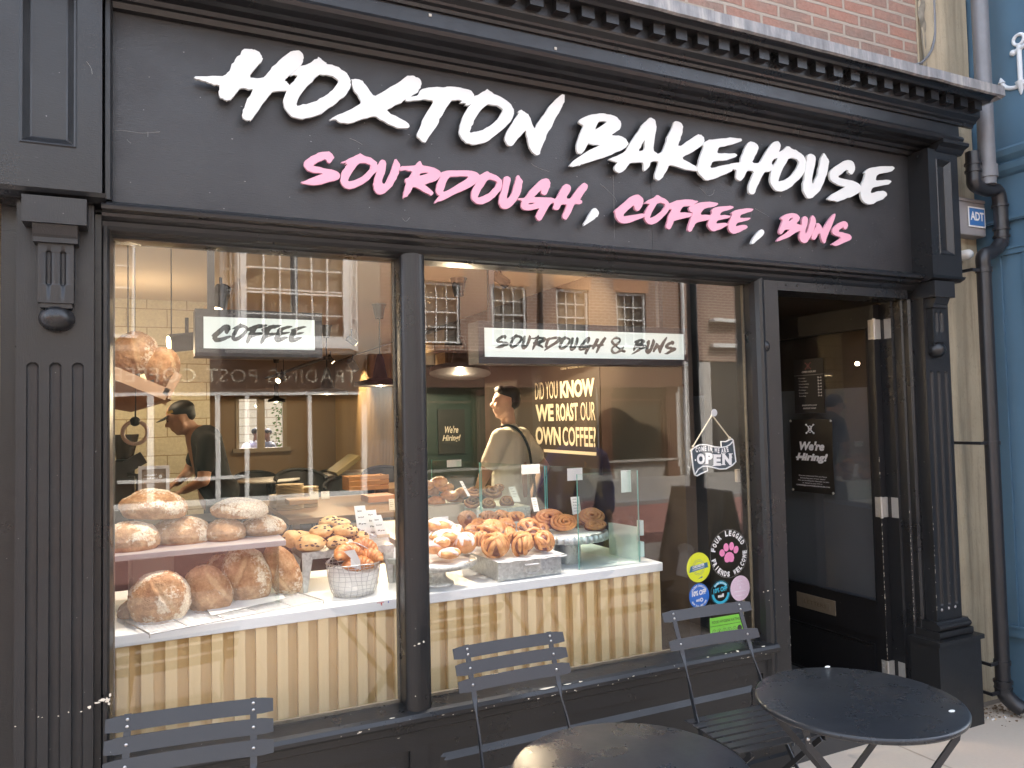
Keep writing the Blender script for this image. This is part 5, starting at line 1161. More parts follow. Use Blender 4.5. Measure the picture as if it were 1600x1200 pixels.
for (px, py, w, h, dd) in ((709.5, 724, 24, 11, 0), (829, 733, 32, 15, 0), (898, 741, 27, 19, .1), (978, 752, 18, 34, -.02)):
    s_ = (px-669)/(994-669); yy = 2.05+(.37-2.05)*(s_*1.3 if s_ < .6 else .75+.25*(s_-.6)/.4*1.0); yy = max(.36, yy)
    P = onY(px, py, yy); k_ = depth_of(P)/1200; b = MB(); b.box((P[0]-w*k_/2, yy-.002, P[2]-h*k_/2), (P[0]+w*k_/2, yy, P[2]+h*k_/2)); b.build('label_card', 'paper', scr)
b = MB(); xx = Bq[0]+.012
for z in (CT+.06, CT+.16): b.box((xx-.008, Bq[1]-.006, z-.035), (xx+.012, Bq[1]+.02, z+.035))
b.build('glass_clip', pm('frosted_clip', (.4, .6, .55), .3), scr)
# white end panel standing on the counter behind the screen
P0 = onZ(952, 866, CT); P1 = onZ(998, 876, CT)
b = MB(); zz = onY(955, 816, P0[1])[2]; b.add([(P0[0], P0[1], CT), (P1[0], P1[1]+.01, CT), (P1[0], P1[1]+.01, zz-.0), (P0[0], P0[1], zz)], [(0, 1, 2, 3)], smooth=False)
b.add([(P0[0]+.012, P0[1], CT), (P1[0]+.012, P1[1]+.01, CT), (P1[0]+.012, P1[1]+.01, zz), (P0[0]+.012, P0[1], zz)], [(3, 2, 1, 0)], smooth=False)
tag(b.build('end_panel', 'marble'), 'white upright panel at the right end of the counter behind the glass screen', 'panel')
# background furniture seen through the left pane
wood = pm('worn_table_wood', (.22, .135, .07), .5, var=.3, vscale=5, stretch=(1, 8, 8)); woodl = pm('pale_board_wood', (.42, .27, .14), .55, var=.25, vscale=6)
def table(x0, x1, y0, y1, z, m, label, name='wooden_table'):
    t = thing(name, label, 'table', ((x0+x1)/2, (y0+y1)/2, FZ)); b = MB(); b.box((x0, y0, z-.04), (x1, y1, z)); b.build('tabletop', m, t)
    for x in (x0+.06, x1-.06):
        for y in (y0+.06, y1-.06): b = MB(); b.box((x-.025, y-.025, FZ), (x+.025, y+.025, z-.041)); b.build('leg', m, t)
    return t
pa = onZ(398, 776, .86); pb = onZ(520, 828, .86)
table(pa[0], pa[0]+1.15, 3.3, 4.9, .86, wood, 'long worn wooden service table holding the stacked plates')
table(1.35, 2.1, 2.6, 3.3, .80, pm('grey_oak', (.16, .13, .09), .6, var=.2), 'grey oak side table in front of the plates', 'side_table')
plate = pm('stoneware_plate', (.50, .38, .22), .5, var=.1)
for i, (px, r, n_, z0, L) in enumerate(((453, .115, 17, .861, 'tall stack of stoneware plates on the service table'), (479, .10, 14, .861, 'lower stack of stoneware plates right of the tall stack'), (437, .09, 9, .861, 'short stack of small plates left of the tall stack'))):
    P = onY(px, 780, 4.0+.1*i); b = MB()
    for k in range(n_): z = z0+k*.0125; b.lathe([(r*.6, z), (r, z+.007), (r, z+.010), (r*.9, z+.0115)], (P[0]+.002*sin(k*3), 4.0+.1*i, 0), 22)
    tag(b.build('plate_stack', plate), L, 'plate stack', 'stacks of plates on the service table')
for i, (px0, px1, py, Y, h, m, L) in enumerate(((452, 497, 786, 3.45, .035, woodl, 'pale wooden serving board at the front of the service table'), (545, 608, 757, 3.9, .12, pm('orange_wood_box', (.42, .22, .09), .5, var=.3, vscale=6), 'orange brown wooden crate near the mullion'), (575, 618, 781, 3.0, .05, pm('orange_board', (.40, .17, .06), .5), 'orange brown serving board beside the mullion'))):
    a = onY(px0, py, Y); c = onY(px1, py, Y); b = MB()
    if i == 1:
        for k in range(3): b.box((a[0], Y, a[2]-h/2+k*.045), (c[0], Y+.012, a[2]-h/2+k*.045+.038))
        for x in (a[0], c[0]-.012): b.box((x, Y+.0121, a[2]-h/2), (x+.012, Y+.25, a[2]+h/2))
        b.box((a[0]+.012, Y+.238, a[2]-h/2), (c[0]-.012, Y+.25, a[2]+h/2)); b.box((a[0]+.012, Y+.0121, a[2]-h/2), (c[0]-.012, Y+.237, a[2]-h/2+.01))
    else: b.box((a[0], Y, a[2]-h/2), (c[0], Y+.22, a[2]+h/2))
    tag(bevel(b.build('wooden_crate' if i == 1 else 'serving_board', m), .004), L, 'crate' if i == 1 else 'board')
table(1.9, 2.5, 3.85, 4.5, onY(575, 764, 3.95)[2]+.0, wood, 'small wooden stand carrying the orange brown crate', 'crate_stand')
# round tables built solid from reflected street seating, and tub chairs in the room
for i, (px, py, Y) in enumerate(((420, 748, 6.2), (507, 741, 6.6), (565, 736, 6.2))):
    P = onZ(px, py, .82); P = onY(px, py, Y); t = thing('reflected_table', ['reflected round white table built solid below the rear window', 'reflected round white table built solid before the batten wall', 'reflected round white table built solid beside the red dado'][i], 'table', (P[0], Y, FZ), 'round tables built from reflected seating')
    b = MB(); b.lathe([(.0001, P[2]), (.33, P[2]), (.335, P[2]-.012), (.33, P[2]-.025), (.0001, P[2]-.025)][::-1], (P[0], Y, 0), 32); b.build('tabletop', 'white', t)
    b = MB(); b.lathe([(.20, FZ), (.20, FZ+.02), (.03, FZ+.05), (.03, P[2]-.026)], (P[0], Y, 0), 16); b.build('pedestal', 'dark', t)
for i, (px, py, Y, m) in enumerate(((400, 745, 6.9, 'dark'), (470, 742, 5.9, 'dark'), (545, 755, 5.6, 'dark2'), (524, 742, 7.3, 'dark'), (606, 738, 5.4, 'dark2'))):
    P = onY(px, py, Y); t = thing('tub_chair', ['black tub chair left of the round tables', 'black tub chair behind the tall plate stack', 'black tub chair left of the wooden crate', 'black tub chair against the batten wall', 'black tub chair in front of the red dado'][i], 'chair', (P[0], Y, FZ), 'tub chairs inside the cafe')
    b = MB(); zt_ = P[2]+.05
    for k in range(17):
        pass
    pts = [(P[0]+.27*cos(a), Y+.25*sin(a), zt_-.10*(1-abs(sin(a)))*1.0) for a in np.linspace(-.25, pi+.25, 17)]; b.tube(pts, .018, 8)
    n = len(pts); v = [p for p in pts]+[(P[0]+(p[0]-P[0])*.8, Y+(p[1]-Y)*.8, .52) for p in pts]; b.add(v, [(i_, i_+1, n+i_+1, n+i_) for i_ in range(n-1)], smooth=True); b.build('shell', m, t)
    b = MB(); b.lathe([(.0001, .50), (.22, .50), (.23, .53), (.2, .55), (.0001, .55)], (P[0], Y, 0), 20); b.build('seat', m, t)
    for sx_ in (-1, 1):
        for sy_ in (-1, 1): b = MB(); b.tube([(P[0]+sx_*.14, Y+sy_*.14, .5), (P[0]+sx_*.2, Y+sy_*.2, FZ)], .012, 8); b.build('leg', m, t)
# dark leaning board near batten wall
b = MB(); P = onY(537, 726, 6.0); b.obox(P, (.13, 0, .09), (-.012, 0, .02), (0, .25, 0)); tag(b.build('menu_board', pm('olive_menu_board', (.18, .14, .06), .5)), 'tilted olive menu board leaning before the batten wall', 'board')
# leafy branch outside the rear window
lf = pm('green_leaves', (.07, .13, .03), .6, var=.5, vscale=30); rng = random.Random(3); 
pl_ = thing('climbing_plant', 'green climber hanging beside the stone wall outside the rear window', 'plant', tuple(onY(440, 650, 11.5)))
b = MB(); P = onY(441, 610, 11.5); Q = onY(442, 700, 11.5); b.tube([P+(0, 0, .2), (P+Q)/2+(.02, 0, 0), Q], .012, 6); b.build('stem', pm('plant_stem', (.10, .07, .04), .8), pl_)
b = MB()
for i in range(90):
    z = rng.uniform(Q[2]-.05, P[2]+.15); c_ = np.array((P[0]+rng.gauss(0, .07)-.03, 11.5+rng.gauss(0, .07), z)); a = rng.uniform(0, 6.28); d = np.array((cos(a), .3*sin(a*2), -.5+rng.random()*.6)); d /= np.linalg.norm(d); s_ = np.cross(d, (0, 1, .2)); s_ /= np.linalg.norm(s_); L = .05+.03*rng.random()
    b.add([c_, c_+d*L*.5+s_*L*.25, c_+d*L, c_+d*L*.5-s_*L*.25], [(0, 1, 2, 3)], smooth=False)
b.build('leaves', lf, pl_)
# coffee station: bench, grinder, ring for a lamp reflection, framed notice
bench = MB(); bench.box((-.6, 2.75, FZ), (.42, 3.15, .92)); bench.box((-.62, 2.72, .9205), (.45, 3.2, .96)); tag(bench.build('coffee_bench', 'dark2'), 'dark workbench in front of the barista', 'workbench')
gr = thing('coffee_grinder', 'dark metal coffee grinder at the left edge of the window behind the loaves', 'grinder', tuple(onY(200, 770, 2.3)*(1, 1, 0)+(0, 0, .96)))
Pg = onY(197, 730, 2.85); gmat = pm('gunmetal', (.07, .065, .06), .3, .7)
b = MB(); b.box((Pg[0]-.07, 2.80, .965), (Pg[0]+.05, 3.0, Pg[2]+.05)); bevel(b.build('body', gmat, gr), .015)
b = MB(); b.lathe([(.05, Pg[2]+.051), (.085, Pg[2]+.20), (.085, Pg[2]+.21)], (Pg[0]-.01, 2.9, 0), 20); b.build('hopper', pm('smoked_hopper', (.05, .035, .025), .2), gr)
b = MB(); b.obox(onY(211, 722, 2.78), (.05, 0, .03), (0, .04, 0), (-.02, 0, .035)); b.tube([onY(200, 742, 2.78), onY(214, 742, 2.75), onY(215, 765, 2.75), onY(208, 785, 2.75)], .012, 8); b.build('chute', gmat, gr)
hc = onY(211, 676, 2.2); k_ = depth_of(hc)/1200
t = thing('reflection_ring', 'red and white lamp reflection built as a ring under the bread crate', 'lamp_reflection', tuple(hc))  # lamp reflection in the glass, modelled as a solid ring on a cord
b = MB(); rr = 17.5*k_; b.tube([hc+np.array((rr*cos(a), .0, rr*sin(a))) for a in np.linspace(0, 2*pi, 36, endpoint=False)], .011, 8, closed=True); b.build('ring', pm('pinkish_reflection', (.55, .42, .36), .4, var=.5, vscale=4), t)
b = MB(); b.tube([hc+(0, 0, rr), (hc[0], hc[1], CZ)], .003, 6); b.ball(hc+(0, 0, rr), .028, 10, 8); b.build('cord', 'dark', t)
nq0 = onY(216, 729, 1.05); nq1 = onY(265, 789, 1.05)
t = thing('framed_notice', 'white framed notice standing behind the top loaf', 'notice', (nq0[0], 1.05, nq1[2]))
b = MB(); e = .014; b.box((nq0[0], 1.05, nq1[2]), (nq0[0]+e, 1.07, nq0[2])); b.box((nq1[0]-e, 1.05, nq1[2]), (nq1[0], 1.07, nq0[2])); b.box((nq0[0]+e, 1.05, nq0[2]-e), (nq1[0]-e, 1.07, nq0[2])); b.box((nq0[0]+e, 1.05, nq1[2]), (nq1[0]-e, 1.07, nq1[2]+e)); b.build('frame', pm('grey_white_frame', (.5, .47, .43), .5), t)
b = MB(); b.box((nq0[0]+e, 1.058, nq1[2]+e), (nq1[0]-e, 1.062, nq0[2]-e)); b.build('sheet', pm('taupe_card', (.24, .17, .11), .5), t)
b = MB(); text_on(b, 'Trading Post', (nq0[0]+.075, 1.0575, nq0[2]-.045), (-1, 0, 0), (0, 0, 1), .052, .008); text_on(b, 'Coffee Roasters', (nq0[0]+.078, 1.0575, nq0[2]-.058), (-1, 0, 0), (0, 0, 1), .06, .008); b.ball((nq0[0]+.088, 1.057, nq0[2]-.048), (.007, .0008, .007), 10, 6); b.build('lettering', 'paper', t)
# ================================================================= BREAD AND BUNS
def m_crust():
    m, nt, b = new_mat('crust'); v = coord(nt, (1, 1, 1), 'Object')
    at = nt.nodes.new('ShaderNodeAttribute'); at.attribute_name = 'flour'
    n = noi(nt, v, 22, 5, .65); n2 = noi(nt, v, 90, 4, .7); n3 = noi(nt, v, 9, 4)
    crust = ramp(nt, n, [(.30, (.28, .125, .045)), (.5, (.50, .27, .12)), (.72, (.68, .45, .24))])
    # dusted cracks
    vo = nt.nodes.new('ShaderNodeTexVoronoi'); vo.feature = 'DISTANCE_TO_EDGE'; vo.inputs['Scale'].default_value = 85
    nt.links.new(v, vo.inputs['Vector'])
    crack = ramp(nt, vo.outputs['Distance'], [(0, .35), (.04, .6), (.10, 1)])
    f = math_(nt, 'ADD', at.outputs['Fac'], math_(nt, 'MULTIPLY', math_(nt, 'SUBTRACT', n3, .5), 1.1))
    f = math_(nt, 'ADD', f, math_(nt, 'MULTIPLY', math_(nt, 'SUBTRACT', n2, .5), .9))
    fl = ramp(nt, f, [(.46, 0), (.60, 1)])
    fl2 = math_(nt, 'MULTIPLY', fl, math_(nt, 'MULTIPLY', crack, .92))
    c = mix(nt, math_(nt, 'MULTIPLY', ramp(nt, noi(nt, v, 55, 6, .75), [(.48, 0), (.62, 1)]), .5), crust, (.30, .13, .045)); c = mix(nt, fl2, c, (.86, .76, .58))
    at2 = nt.nodes.new('ShaderNodeAttribute'); at2.attribute_name = 'crumb'
    c = mix(nt, at2.outputs['Fac'], c, mix(nt, n2, (.45, .22, .08), (.82, .60, .34)))
    nt.links.new(c, b.inputs['Base Color']); b.inputs['Roughness'].default_value = .75
    h = math_(nt, 'ADD', math_(nt, 'MULTIPLY', n2, .6), math_(nt, 'MULTIPLY', crack, .25)); bump(nt, b, h, .9, .005)
    return m
M_CRUST = m_crust()
def rotm(ax, ay, az):
    from mathutils import Euler
    return np.array(Euler((ax, ay, az)).to_matrix())
def loaf(cx, cy, Y, rx, rz, label, tilt=0.0, ry=None, seed=0, slash=0.5, flat=.35, flour=.5, yaw=0.0, pitch=0.0, flatdir='z', rest=None, slpos=0.0):
    C = onY(cx, cy, Y); k = depth_of(C)/1200; a, c = rx*k*1.03, rz*k; d = (ry*k if ry else (a+c)/2*.9)
    if rest is not None: C[2] = rest+c*.86
    nu, nv = 96, 64; R = rotm(pitch, radians(tilt), yaw); vs = []; fl = []; cb = []
    so = Vector((seed*7.13, seed*3.7, seed*1.9))
    for i in range(nv+1):
        th = pi*i/nv
        for j in range(nu):
            ph = 2*pi*j/nu; u = np.array((sin(th)*cos(ph), sin(th)*sin(ph), -cos(th)))
            uv = Vector(u); r = 1+.075*noise.noise(uv*1.4+so)+.035*noise.noise(uv*3.4+so)+.02*noise.noise(uv*7+so)+.010*noise.noise(uv*14+so)
            p = u.copy()
            # slash: curved score across the crown, one lip raised
            s_ = u[0]*sin(slash)+u[1]*cos(slash)*.9-slpos+.12*noise.noise(Vector((u[0]*2, u[1]*2, seed))); t_ = u[0]*cos(slash)-u[1]*sin(slash)
            wgt = max(0, u[2])*max(0, 1-abs(t_)**2.2)
            if flatdir == 'y': 
                s_ = u[0]*sin(slash)+u[2]*cos(slash)-slpos; t_ = u[0]*cos(slash)-u[2]*sin(slash); wgt = max(0, -u[1]*.9+.25*u[2]+.1)*max(0, 1-abs(t_)**2.2)
            jg = .035*noise.noise(uv*6+so*2)+.015*noise.noise(uv*16+so); s_ += jg; ear = (math.exp(-((s_+.07)/.028)**2)*.075+math.exp(-((s_+.13)/.07)**2)*.03)*wgt; groove = -math.exp(-((s_+.0)/.05)**2)*.07*wgt
            r += ear+groove
            p = p*r
            cbv = max(0, min(1, 2.2*math.exp(-((s_-.06)/.11)**2)*wgt-.45))
            if flatdir == 'z' and p[2] < -.55: p[2] = -.55-(-.55-p[2])*.25
            q = R @ (p*np.array((a, d, c))); vs.append(C+q)
            f = flour+.30*noise.noise(uv*1.8+so*1.3)+(.25*max(0, u[2]) if flatdir == 'z' else .1*u[0])-.75*max(0, -u[2]-.15)*(1 if flatdir == 'z' else .3)
            fl.append(f); cb.append(cbv*.8)
    b = MB(); b.add(vs, [(i*nu+j, i*nu+(j+1) % nu, (i+1)*nu+(j+1) % nu, (i+1)*nu+j) for i in range(nv) for j in range(nu)], 0, True)
    o = b.build('sourdough_loaf', M_CRUST)
    for nm, val in (('flour', fl), ('crumb', cb)):
        at = o.data.attributes.new(nm, 'FLOAT', 'POINT'); at.data.foreach_set('value', val)
    return tag(o, label, 'bread loaf', 'sourdough loaves in the window')
# lower row, leaning on the wire rack
loaf(250, 935, .34, 44, 44, 'big round floury loaf standing at the left end of the lower row', 8, 34, 1, .9, flour=.50, flatdir='y', slpos=.15)
loaf(214, 956, .48, 27, 20, 'small loaf mostly hidden behind the big round loaf of the lower row', 0, 24, 2, .4, flour=.3)
loaf(326, 925, .42, 33, 45, 'brown oval loaf leaning right beside the big round loaf of the lower row', -28, 27, 3, 1.35, flour=.36, flatdir='y', slpos=.42)
loaf(347, 893, .66, 25, 26, 'dark loaf peeping out behind the oval loaf of the lower row', -10, 24, 4, .7, flour=.25)
loaf(386, 899, .50, 35, 48, 'tall wrinkled round loaf in the middle of the lower row', -20, 28, 5, -.7, flour=.48, flatdir='y', slpos=.3)
loaf(441, 892, .52, 25, 45, 'narrow oval loaf leaning left at the right end of the lower row', 155, 24, 6, 1.2, flour=.44, flatdir='y', slpos=.35)
# upper row and its pile, on the shelf
SH = onY(300, 857, .33)[2]
loaf(204, 843, .45, 42, 28, 'floury loaf cut off by the window edge on the upper shelf', 0, 40, 7, .35, flour=.40)
loaf(285, 834, .52, 43, 27, 'second floury loaf on the upper shelf, under the large top loaf', 3, 38, 8, .7, flour=.34)
loaf(240, 793, .50, 47, 27, 'large loaf on top of the left pile on the upper shelf', 4, 40, 9, .25, flour=.36)
loaf(352, 832, .50, 31, 21, 'smaller brown loaf between the two piles on the upper shelf', 0, 30, 10, .5, flour=.30)
loaf(411, 824, .56, 33, 19, 'loaf at the right end of the upper shelf with a sharp ear', 2, 30, 11, 1.0, flour=.40)
loaf(375, 797, .52, 41, 19, 'flattish crackled loaf on top of the right pile on the upper shelf', 2, 34, 12, .2, flour=.55)
# hanging crate with two display loaves
loaf(212, 552, 1.0, 33, 34, 'left loaf tilted in the hanging wooden crate', 15, 26, 13, 1.1, flour=.42, flatdir='y')
loaf(254, 574, .98, 25, 31, 'right loaf tilted in the hanging wooden crate', 8, 24, 14, 1.1, flour=.30, flatdir='y', slpos=.5)
cr_ = thing('hanging_crate', 'wooden crate of two loaves hanging in the top left of the window', 'crate', tuple(onY(220, 610, 1.0)))
cwood = pm('crate_pine', (.42, .27, .16), .6, var=.2, vscale=8)
b = MB(); A = onY(190, 583, .86); Bq = onY(261, 615, .86); Cq = onY(276, 583, .86)
def board(b, p, q, h, t=.012, dy=.0, back=.0):
    p = np.array(p); q = np.array(q); d = q-p; L = np.linalg.norm(d); d /= L; n_ = np.array((-d[2], 0, d[0])); b.obox((p+q)/2+(0, dy, 0), d*L/2, (0, t/2, 0), n_*h/2)
board(b, onY(172, 580, .84), onY(262, 617, .84), .05); board(b, onY(260, 618, .84), onY(279, 583, .84), .035, dy=0); board(b, onY(172, 590, 1.18), onY(262, 628, 1.18), .035)
b.build('front_board', cwood, cr_)
b = MB(); v = [onY(172, 585, .865), onY(262, 618, .865), onY(268, 622, 1.20), onY(205, 640, 1.20), onY(172, 634, 1.20)]; b.add([*v, *[p+np.array((0, 0, -.012)) for p in v]], [(0, 1, 2, 3, 4), (9, 8, 7, 6, 5), (0, 5, 6, 1), (1, 6, 7, 2), (2, 7, 8, 3), (3, 8, 9, 4)], smooth=False); b.build('base', pm('dark_pine', (.25, .12, .06), .6, var=.25, vscale=8), cr_)
b = MB()
for px, py in ((215, 594), (237, 604)): P = onY(px, py, .85); b.obox(P, (.012, 0, .004), (0, .01, 0), (-.004, 0, .026))
b.tube([onY(212, 590, .85), onY(212, 655, .9)], .0025, 6); b.tube([onY(200, 575, 1.0), (onY(200, 575, 1.0)[0], 1.0, CZ)], .003, 6); b.tube([onY(268, 600, 1.1), (onY(268, 600, 1.1)[0], 1.1, CZ)], .003, 6); b.build('strap', 'dark', cr_)
# bread shelf
sh = thing('bread_shelf', 'grey board on clear acrylic sides carrying the upper row of loaves', 'shelf', (.2, .5, CT))
sl = onY(178, 871, .31); sr = onY(446, 842, .36); zt_ = onY(300, 857, .33)[2]
b = MB(); slab(b, [(-.40, .30), (sr[0], .345), (sr[0], .74), (-.40, .74)], zt_-.022, zt_); bevel(b.build('board', pm('grey_slate_board', (.34, .33, .32), .55, var=.2, vscale=10), sh), .003)
for x in (-.06, sr[0]-.03):
    b = MB(); b.box((x, .36, CT), (x+.006, .72, zt_-.0225)); b.build('acrylic_side', 'screen', sh)
p0, p1 = onY(200, 876, .72), onY(272, 950, .72)
b = MB(); b.box((p0[0], .72, CT+.001), (p1[0], .735, zt_-.023)); b.ball((onY(206, 904, .72)[0], .716, onY(206, 904, .72)[2]), .006, 10, 6); b.build('back_plate', pm('pale_grey_plate', (.42, .40, .38), .5), sh)
# cooling rack
rk = MB(); A = onZ(196, 971, CT+.012); Bq = onZ(234, 991, CT+.012); Cq = onZ(506, 938, CT+.012); Dq = A+(Cq-Bq)
for t in np.linspace(0, 1, 15): rk.tube([A+(Bq-A)*t, Dq+(Cq-Dq)*t], .0011, 5)
for p, q in ((A, Bq), (Bq, Cq), (Cq, Dq), (Dq, A)): rk.tube([p, q], .0026, 6)
for t in np.linspace(0, 1, 6): rk.tube([A+(Dq-A)*t, Bq+(Cq-Bq)*t], .0016, 5)
for p in (A, Bq, Cq, Dq): rk.tube([p, p-(0, 0, .012)], .0026, 6)
tag(rk.build('cooling_rack', 'steel'), 'wire cooling rack under the lower row of loaves', 'cooling rack')
b = MB(); slab(b, [tuple(onZ(330, 962, CT+.015)[:2]), tuple(onZ(446, 935, CT+.015)[:2]), tuple(onZ(440, 925, CT+.015)[:2]), tuple(onZ(320, 948, CT+.015)[:2])], CT+.0148, CT+.0158); tag(b.build('paper_sheet', 'paper'), 'white paper sheet on the cooling rack', 'paper')

# ---- generic pastry shapes
def m_bake(name, lo, mid, hi, rough=.45, gl=.25):
    m, nt, b = new_mat(name); v = coord(nt, (1, 1, 1), 'Object'); n = noi(nt, v, 26, 5, .6); n2 = noi(nt, v, 120, 3, .6)
    c = ramp(nt, n, [(.3, lo), (.5, mid), (.7, hi)]); nt.links.new(mix(nt, math_(nt, 'MULTIPLY', n2, .35), c, lo), b.inputs['Base Color']); b.inputs['Roughness'].default_value = rough
    b.inputs['Coat Weight'].default_value = gl; b.inputs['Coat Roughness'].default_value = .25; bump(nt, b, n2, .3, .003); return m
M_KNOT = m_bake('glazed_knot_dough', (.36, .14, .04), (.62, .30, .09), (.78, .46, .18)); M_CIN = m_bake('cinnamon_filling', (.10, .03, .012), (.20, .07, .03), (.30, .12, .05))
M_SWIRL = m_bake('swirl_dough', (.34, .12, .035), (.58, .25, .075), (.70, .36, .12)); M_CROI = m_bake('croissant_crust', (.32, .095, .02), (.55, .21, .05), (.72, .36, .11), .4, .3)
M_SCONE = m_bake('scone_dough', (.55, .30, .10), (.74, .47, .19), (.84, .64, .35), .6, .1); M_RAISIN = pm('raisin', (.035, .015, .01), .5)
M_ICE = pm('white_icing', (.82, .72, .66), .35, var=.06, vscale=30); M_PINKICE = pm('pale_pink_icing', (.80, .60, .53), .35, var=.08, vscale=30)
M_BROWN = m_bake('brown_bun', (.22, .09, .03), (.40, .20, .08), (.52, .30, .14), .6, .1)
def place(cx, cy, Y): C = onY(cx, cy, Y); return C, depth_of(C)/1200
def bump_ball(b, C, rad, seed, amp=.06, R=None, mi=0, nu=36, nv=22):
    so = Vector((seed*5.1, seed*2.3, 0)); vs = []; R = np.eye(3) if R is None else R
    for i in range(nv+1):
        th = pi*i/nv
        for j in range(nu):
            ph = 2*pi*j/nu; u = np.array((sin(th)*cos(ph), sin(th)*sin(ph), -cos(th))); r = 1+amp*noise.noise(Vector(u)*1.6+so)+amp*.35*noise.noise(Vector(u)*5+so)
            vs.append(C+R @ (u*r*np.array(rad)))
    b.add(vs, [(i*nu+j, i*nu+(j+1) % nu, (i+1)*nu+(j+1) % nu, (i+1)*nu+j) for i in range(nv) for j in range(nu)], mi, True)
def ribbon(b, pts, nrm, w, t, mi=0):
    """flat rounded dough strand along pts; nrm gives the outward direction at each point"""
    m = len(pts); n = 10; v = []
    for i in range(m):
        tg = pts[min(i+1, m-1)]-pts[max(i-1, 0)]; tg = tg/(np.linalg.norm(tg)+1e-9); nn = nrm[i]-tg*(nrm[i]@tg); nn /= np.linalg.norm(nn)+1e-9; s_ = np.cross(tg, nn)
        e = min(1, .35+min(i, m-1-i)*.35)
        for k in range(n): a = 2*pi*k/n; v.append(pts[i]+s_*(w*e*cos(a))+nn*(t*e*sin(a)))
    fs = [(i*n+k, i*n+(k+1) % n, (i+1)*n+(k+1) % n, (i+1)*n+k) for i in range(m-1) for k in range(n)]
    b.add(v, fs+[tuple(range(n-1, -1, -1)), tuple(range((m-1)*n, m*n))], mi, True)
def knot_bun(cx, cy, Y, rx, rz, label, seed, group='knotted cinnamon buns', mats=None):
    C, k = place(cx, cy, Y); rad = np.array((rx*k, (rx+rz)/2*k*.95, rz*k)); b = MB(); bump_ball(b, C, rad*.84, seed, .08, mi=1)
    rng = random.Random(seed*13+1)
    for j in range(9):
        Rm = rotm(rng.uniform(-.9, .9), rng.uniform(-1.2, 1.2), rng.uniform(0, 3.1)); a0 = rng.uniform(-2.2, -1.4); a1 = rng.uniform(1.3, 2.2); off = rng.uniform(-.45, .45); pts = []; nr = []
        for t in np.linspace(a0, a1, 22):
            u = Rm @ np.array((sin(t)*sqrt(1-off*off), off+.12*sin(t*2+j), cos(t)*sqrt(1-off*off))); u[1] = -abs(u[1]) if j < 4 else u[1]; u /= np.linalg.norm(u); pts.append(C+u*rad*(.86+.05*(j % 3))); nr.append(u)
        ribbon(b, pts, nr, rad.mean()*rng.uniform(.14, .21), rad.mean()*.14, 0)
    return tag(b.build('knotted_bun', mats or [M_KNOT, M_CIN]), label, 'bun', group)
def swirl_bun(cx, cy, Y, rx, rz, label, seed, group='large cinnamon swirls', face=(-.25, -.85, .45), mats=None, turns=2.6, name='cinnamon_swirl'):
    C, k = place(cx, cy, Y); f = np.array(face); f /= np.linalg.norm(f); ex = np.cross(f, (0, 0, 1)); ex /= np.linalg.norm(ex); ey = np.cross(ex, f); a, c = rx*k, rz*k
    b = MB(); Rm = np.column_stack((ex, ey, f)); bump_ball(b, C-f*a*.15, (a*.92, c*.92, min(a, c)*.45), seed, .06, R=Rm, mi=1)
    N = 90; pts = []; nr = []
    for i in range(N):
        t = i/(N-1); th = 2*pi*turns*t+seed; r = .06+.82*t**.85+.04*noise.noise(Vector((t*14, seed, 0))); pts.append(C+ex*(cos(th)*r*a)+ey*(sin(th)*r*c)+f*(a*.28*(1-r*r)+.05*a)); nr.append(f+.6*(ex*cos(th)+ey*sin(th))*r)
    ribbon(b, pts, nr, a*.115, a*.15, 0)
    return tag(b.build(name, mats or [M_SWIRL, M_CIN]), label, 'bun', group)
def iced_bun(cx, cy, Y, rx, rz, label, seed, pink=False):
    C, k = place(cx, cy, Y); b = MB(); rad = np.array((rx*k, rx*k*.85, rz*k)); bump_ball(b, C, rad, seed, .07, mi=0)
    rng = random.Random(seed)
    for j in range(6):
        Rm = rotm(rng.uniform(-.6, .6), rng.uniform(-.5, .5), rng.uniform(0, 3.1)); pts = []; nr = []
        for t in np.linspace(-1.25, 1.25, 16): u = Rm @ np.array((sin(t),   .35*(j-2.5)*.6, cos(t))); u /= np.linalg.norm(u); pts.append(C+u*rad*1.0); nr.append(u)
        ribbon(b, pts, nr, rad.mean()*.21, rad.mean()*.10, 1)
    return tag(b.build('iced_bun', [M_KNOT, M_PINKICE if pink else M_ICE]), label, 'bun', 'iced buns on the pedestal stand')
def scone(cx, cy, Y, rx, rz, label, seed, raisins=9, tilt=0.0):
    C, k = place(cx, cy, Y); b = MB(); rad = np.array((rx*k, rx*k*.9, rz*k)); R = rotm(0, radians(tilt), 0); bump_ball(b, C, rad, seed, .09, R=R, nu=44, nv=26); rng = random.Random(seed)
    for j in range(raisins):
        a = rng.uniform(pi, 2*pi); e = rng.uniform(-.2, .9); u = np.array((cos(a)*cos(e), sin(a)*cos(e), sin(e))); b.ball(C+R @ (u*rad*.985), (.0048+.003*rng.random(), .005, .0035), 8, 5, 1)
    return tag(b.build('raisin_bun', [M_SCONE, M_RAISIN]), label, 'bun', 'raisin buns on the zinc riser')
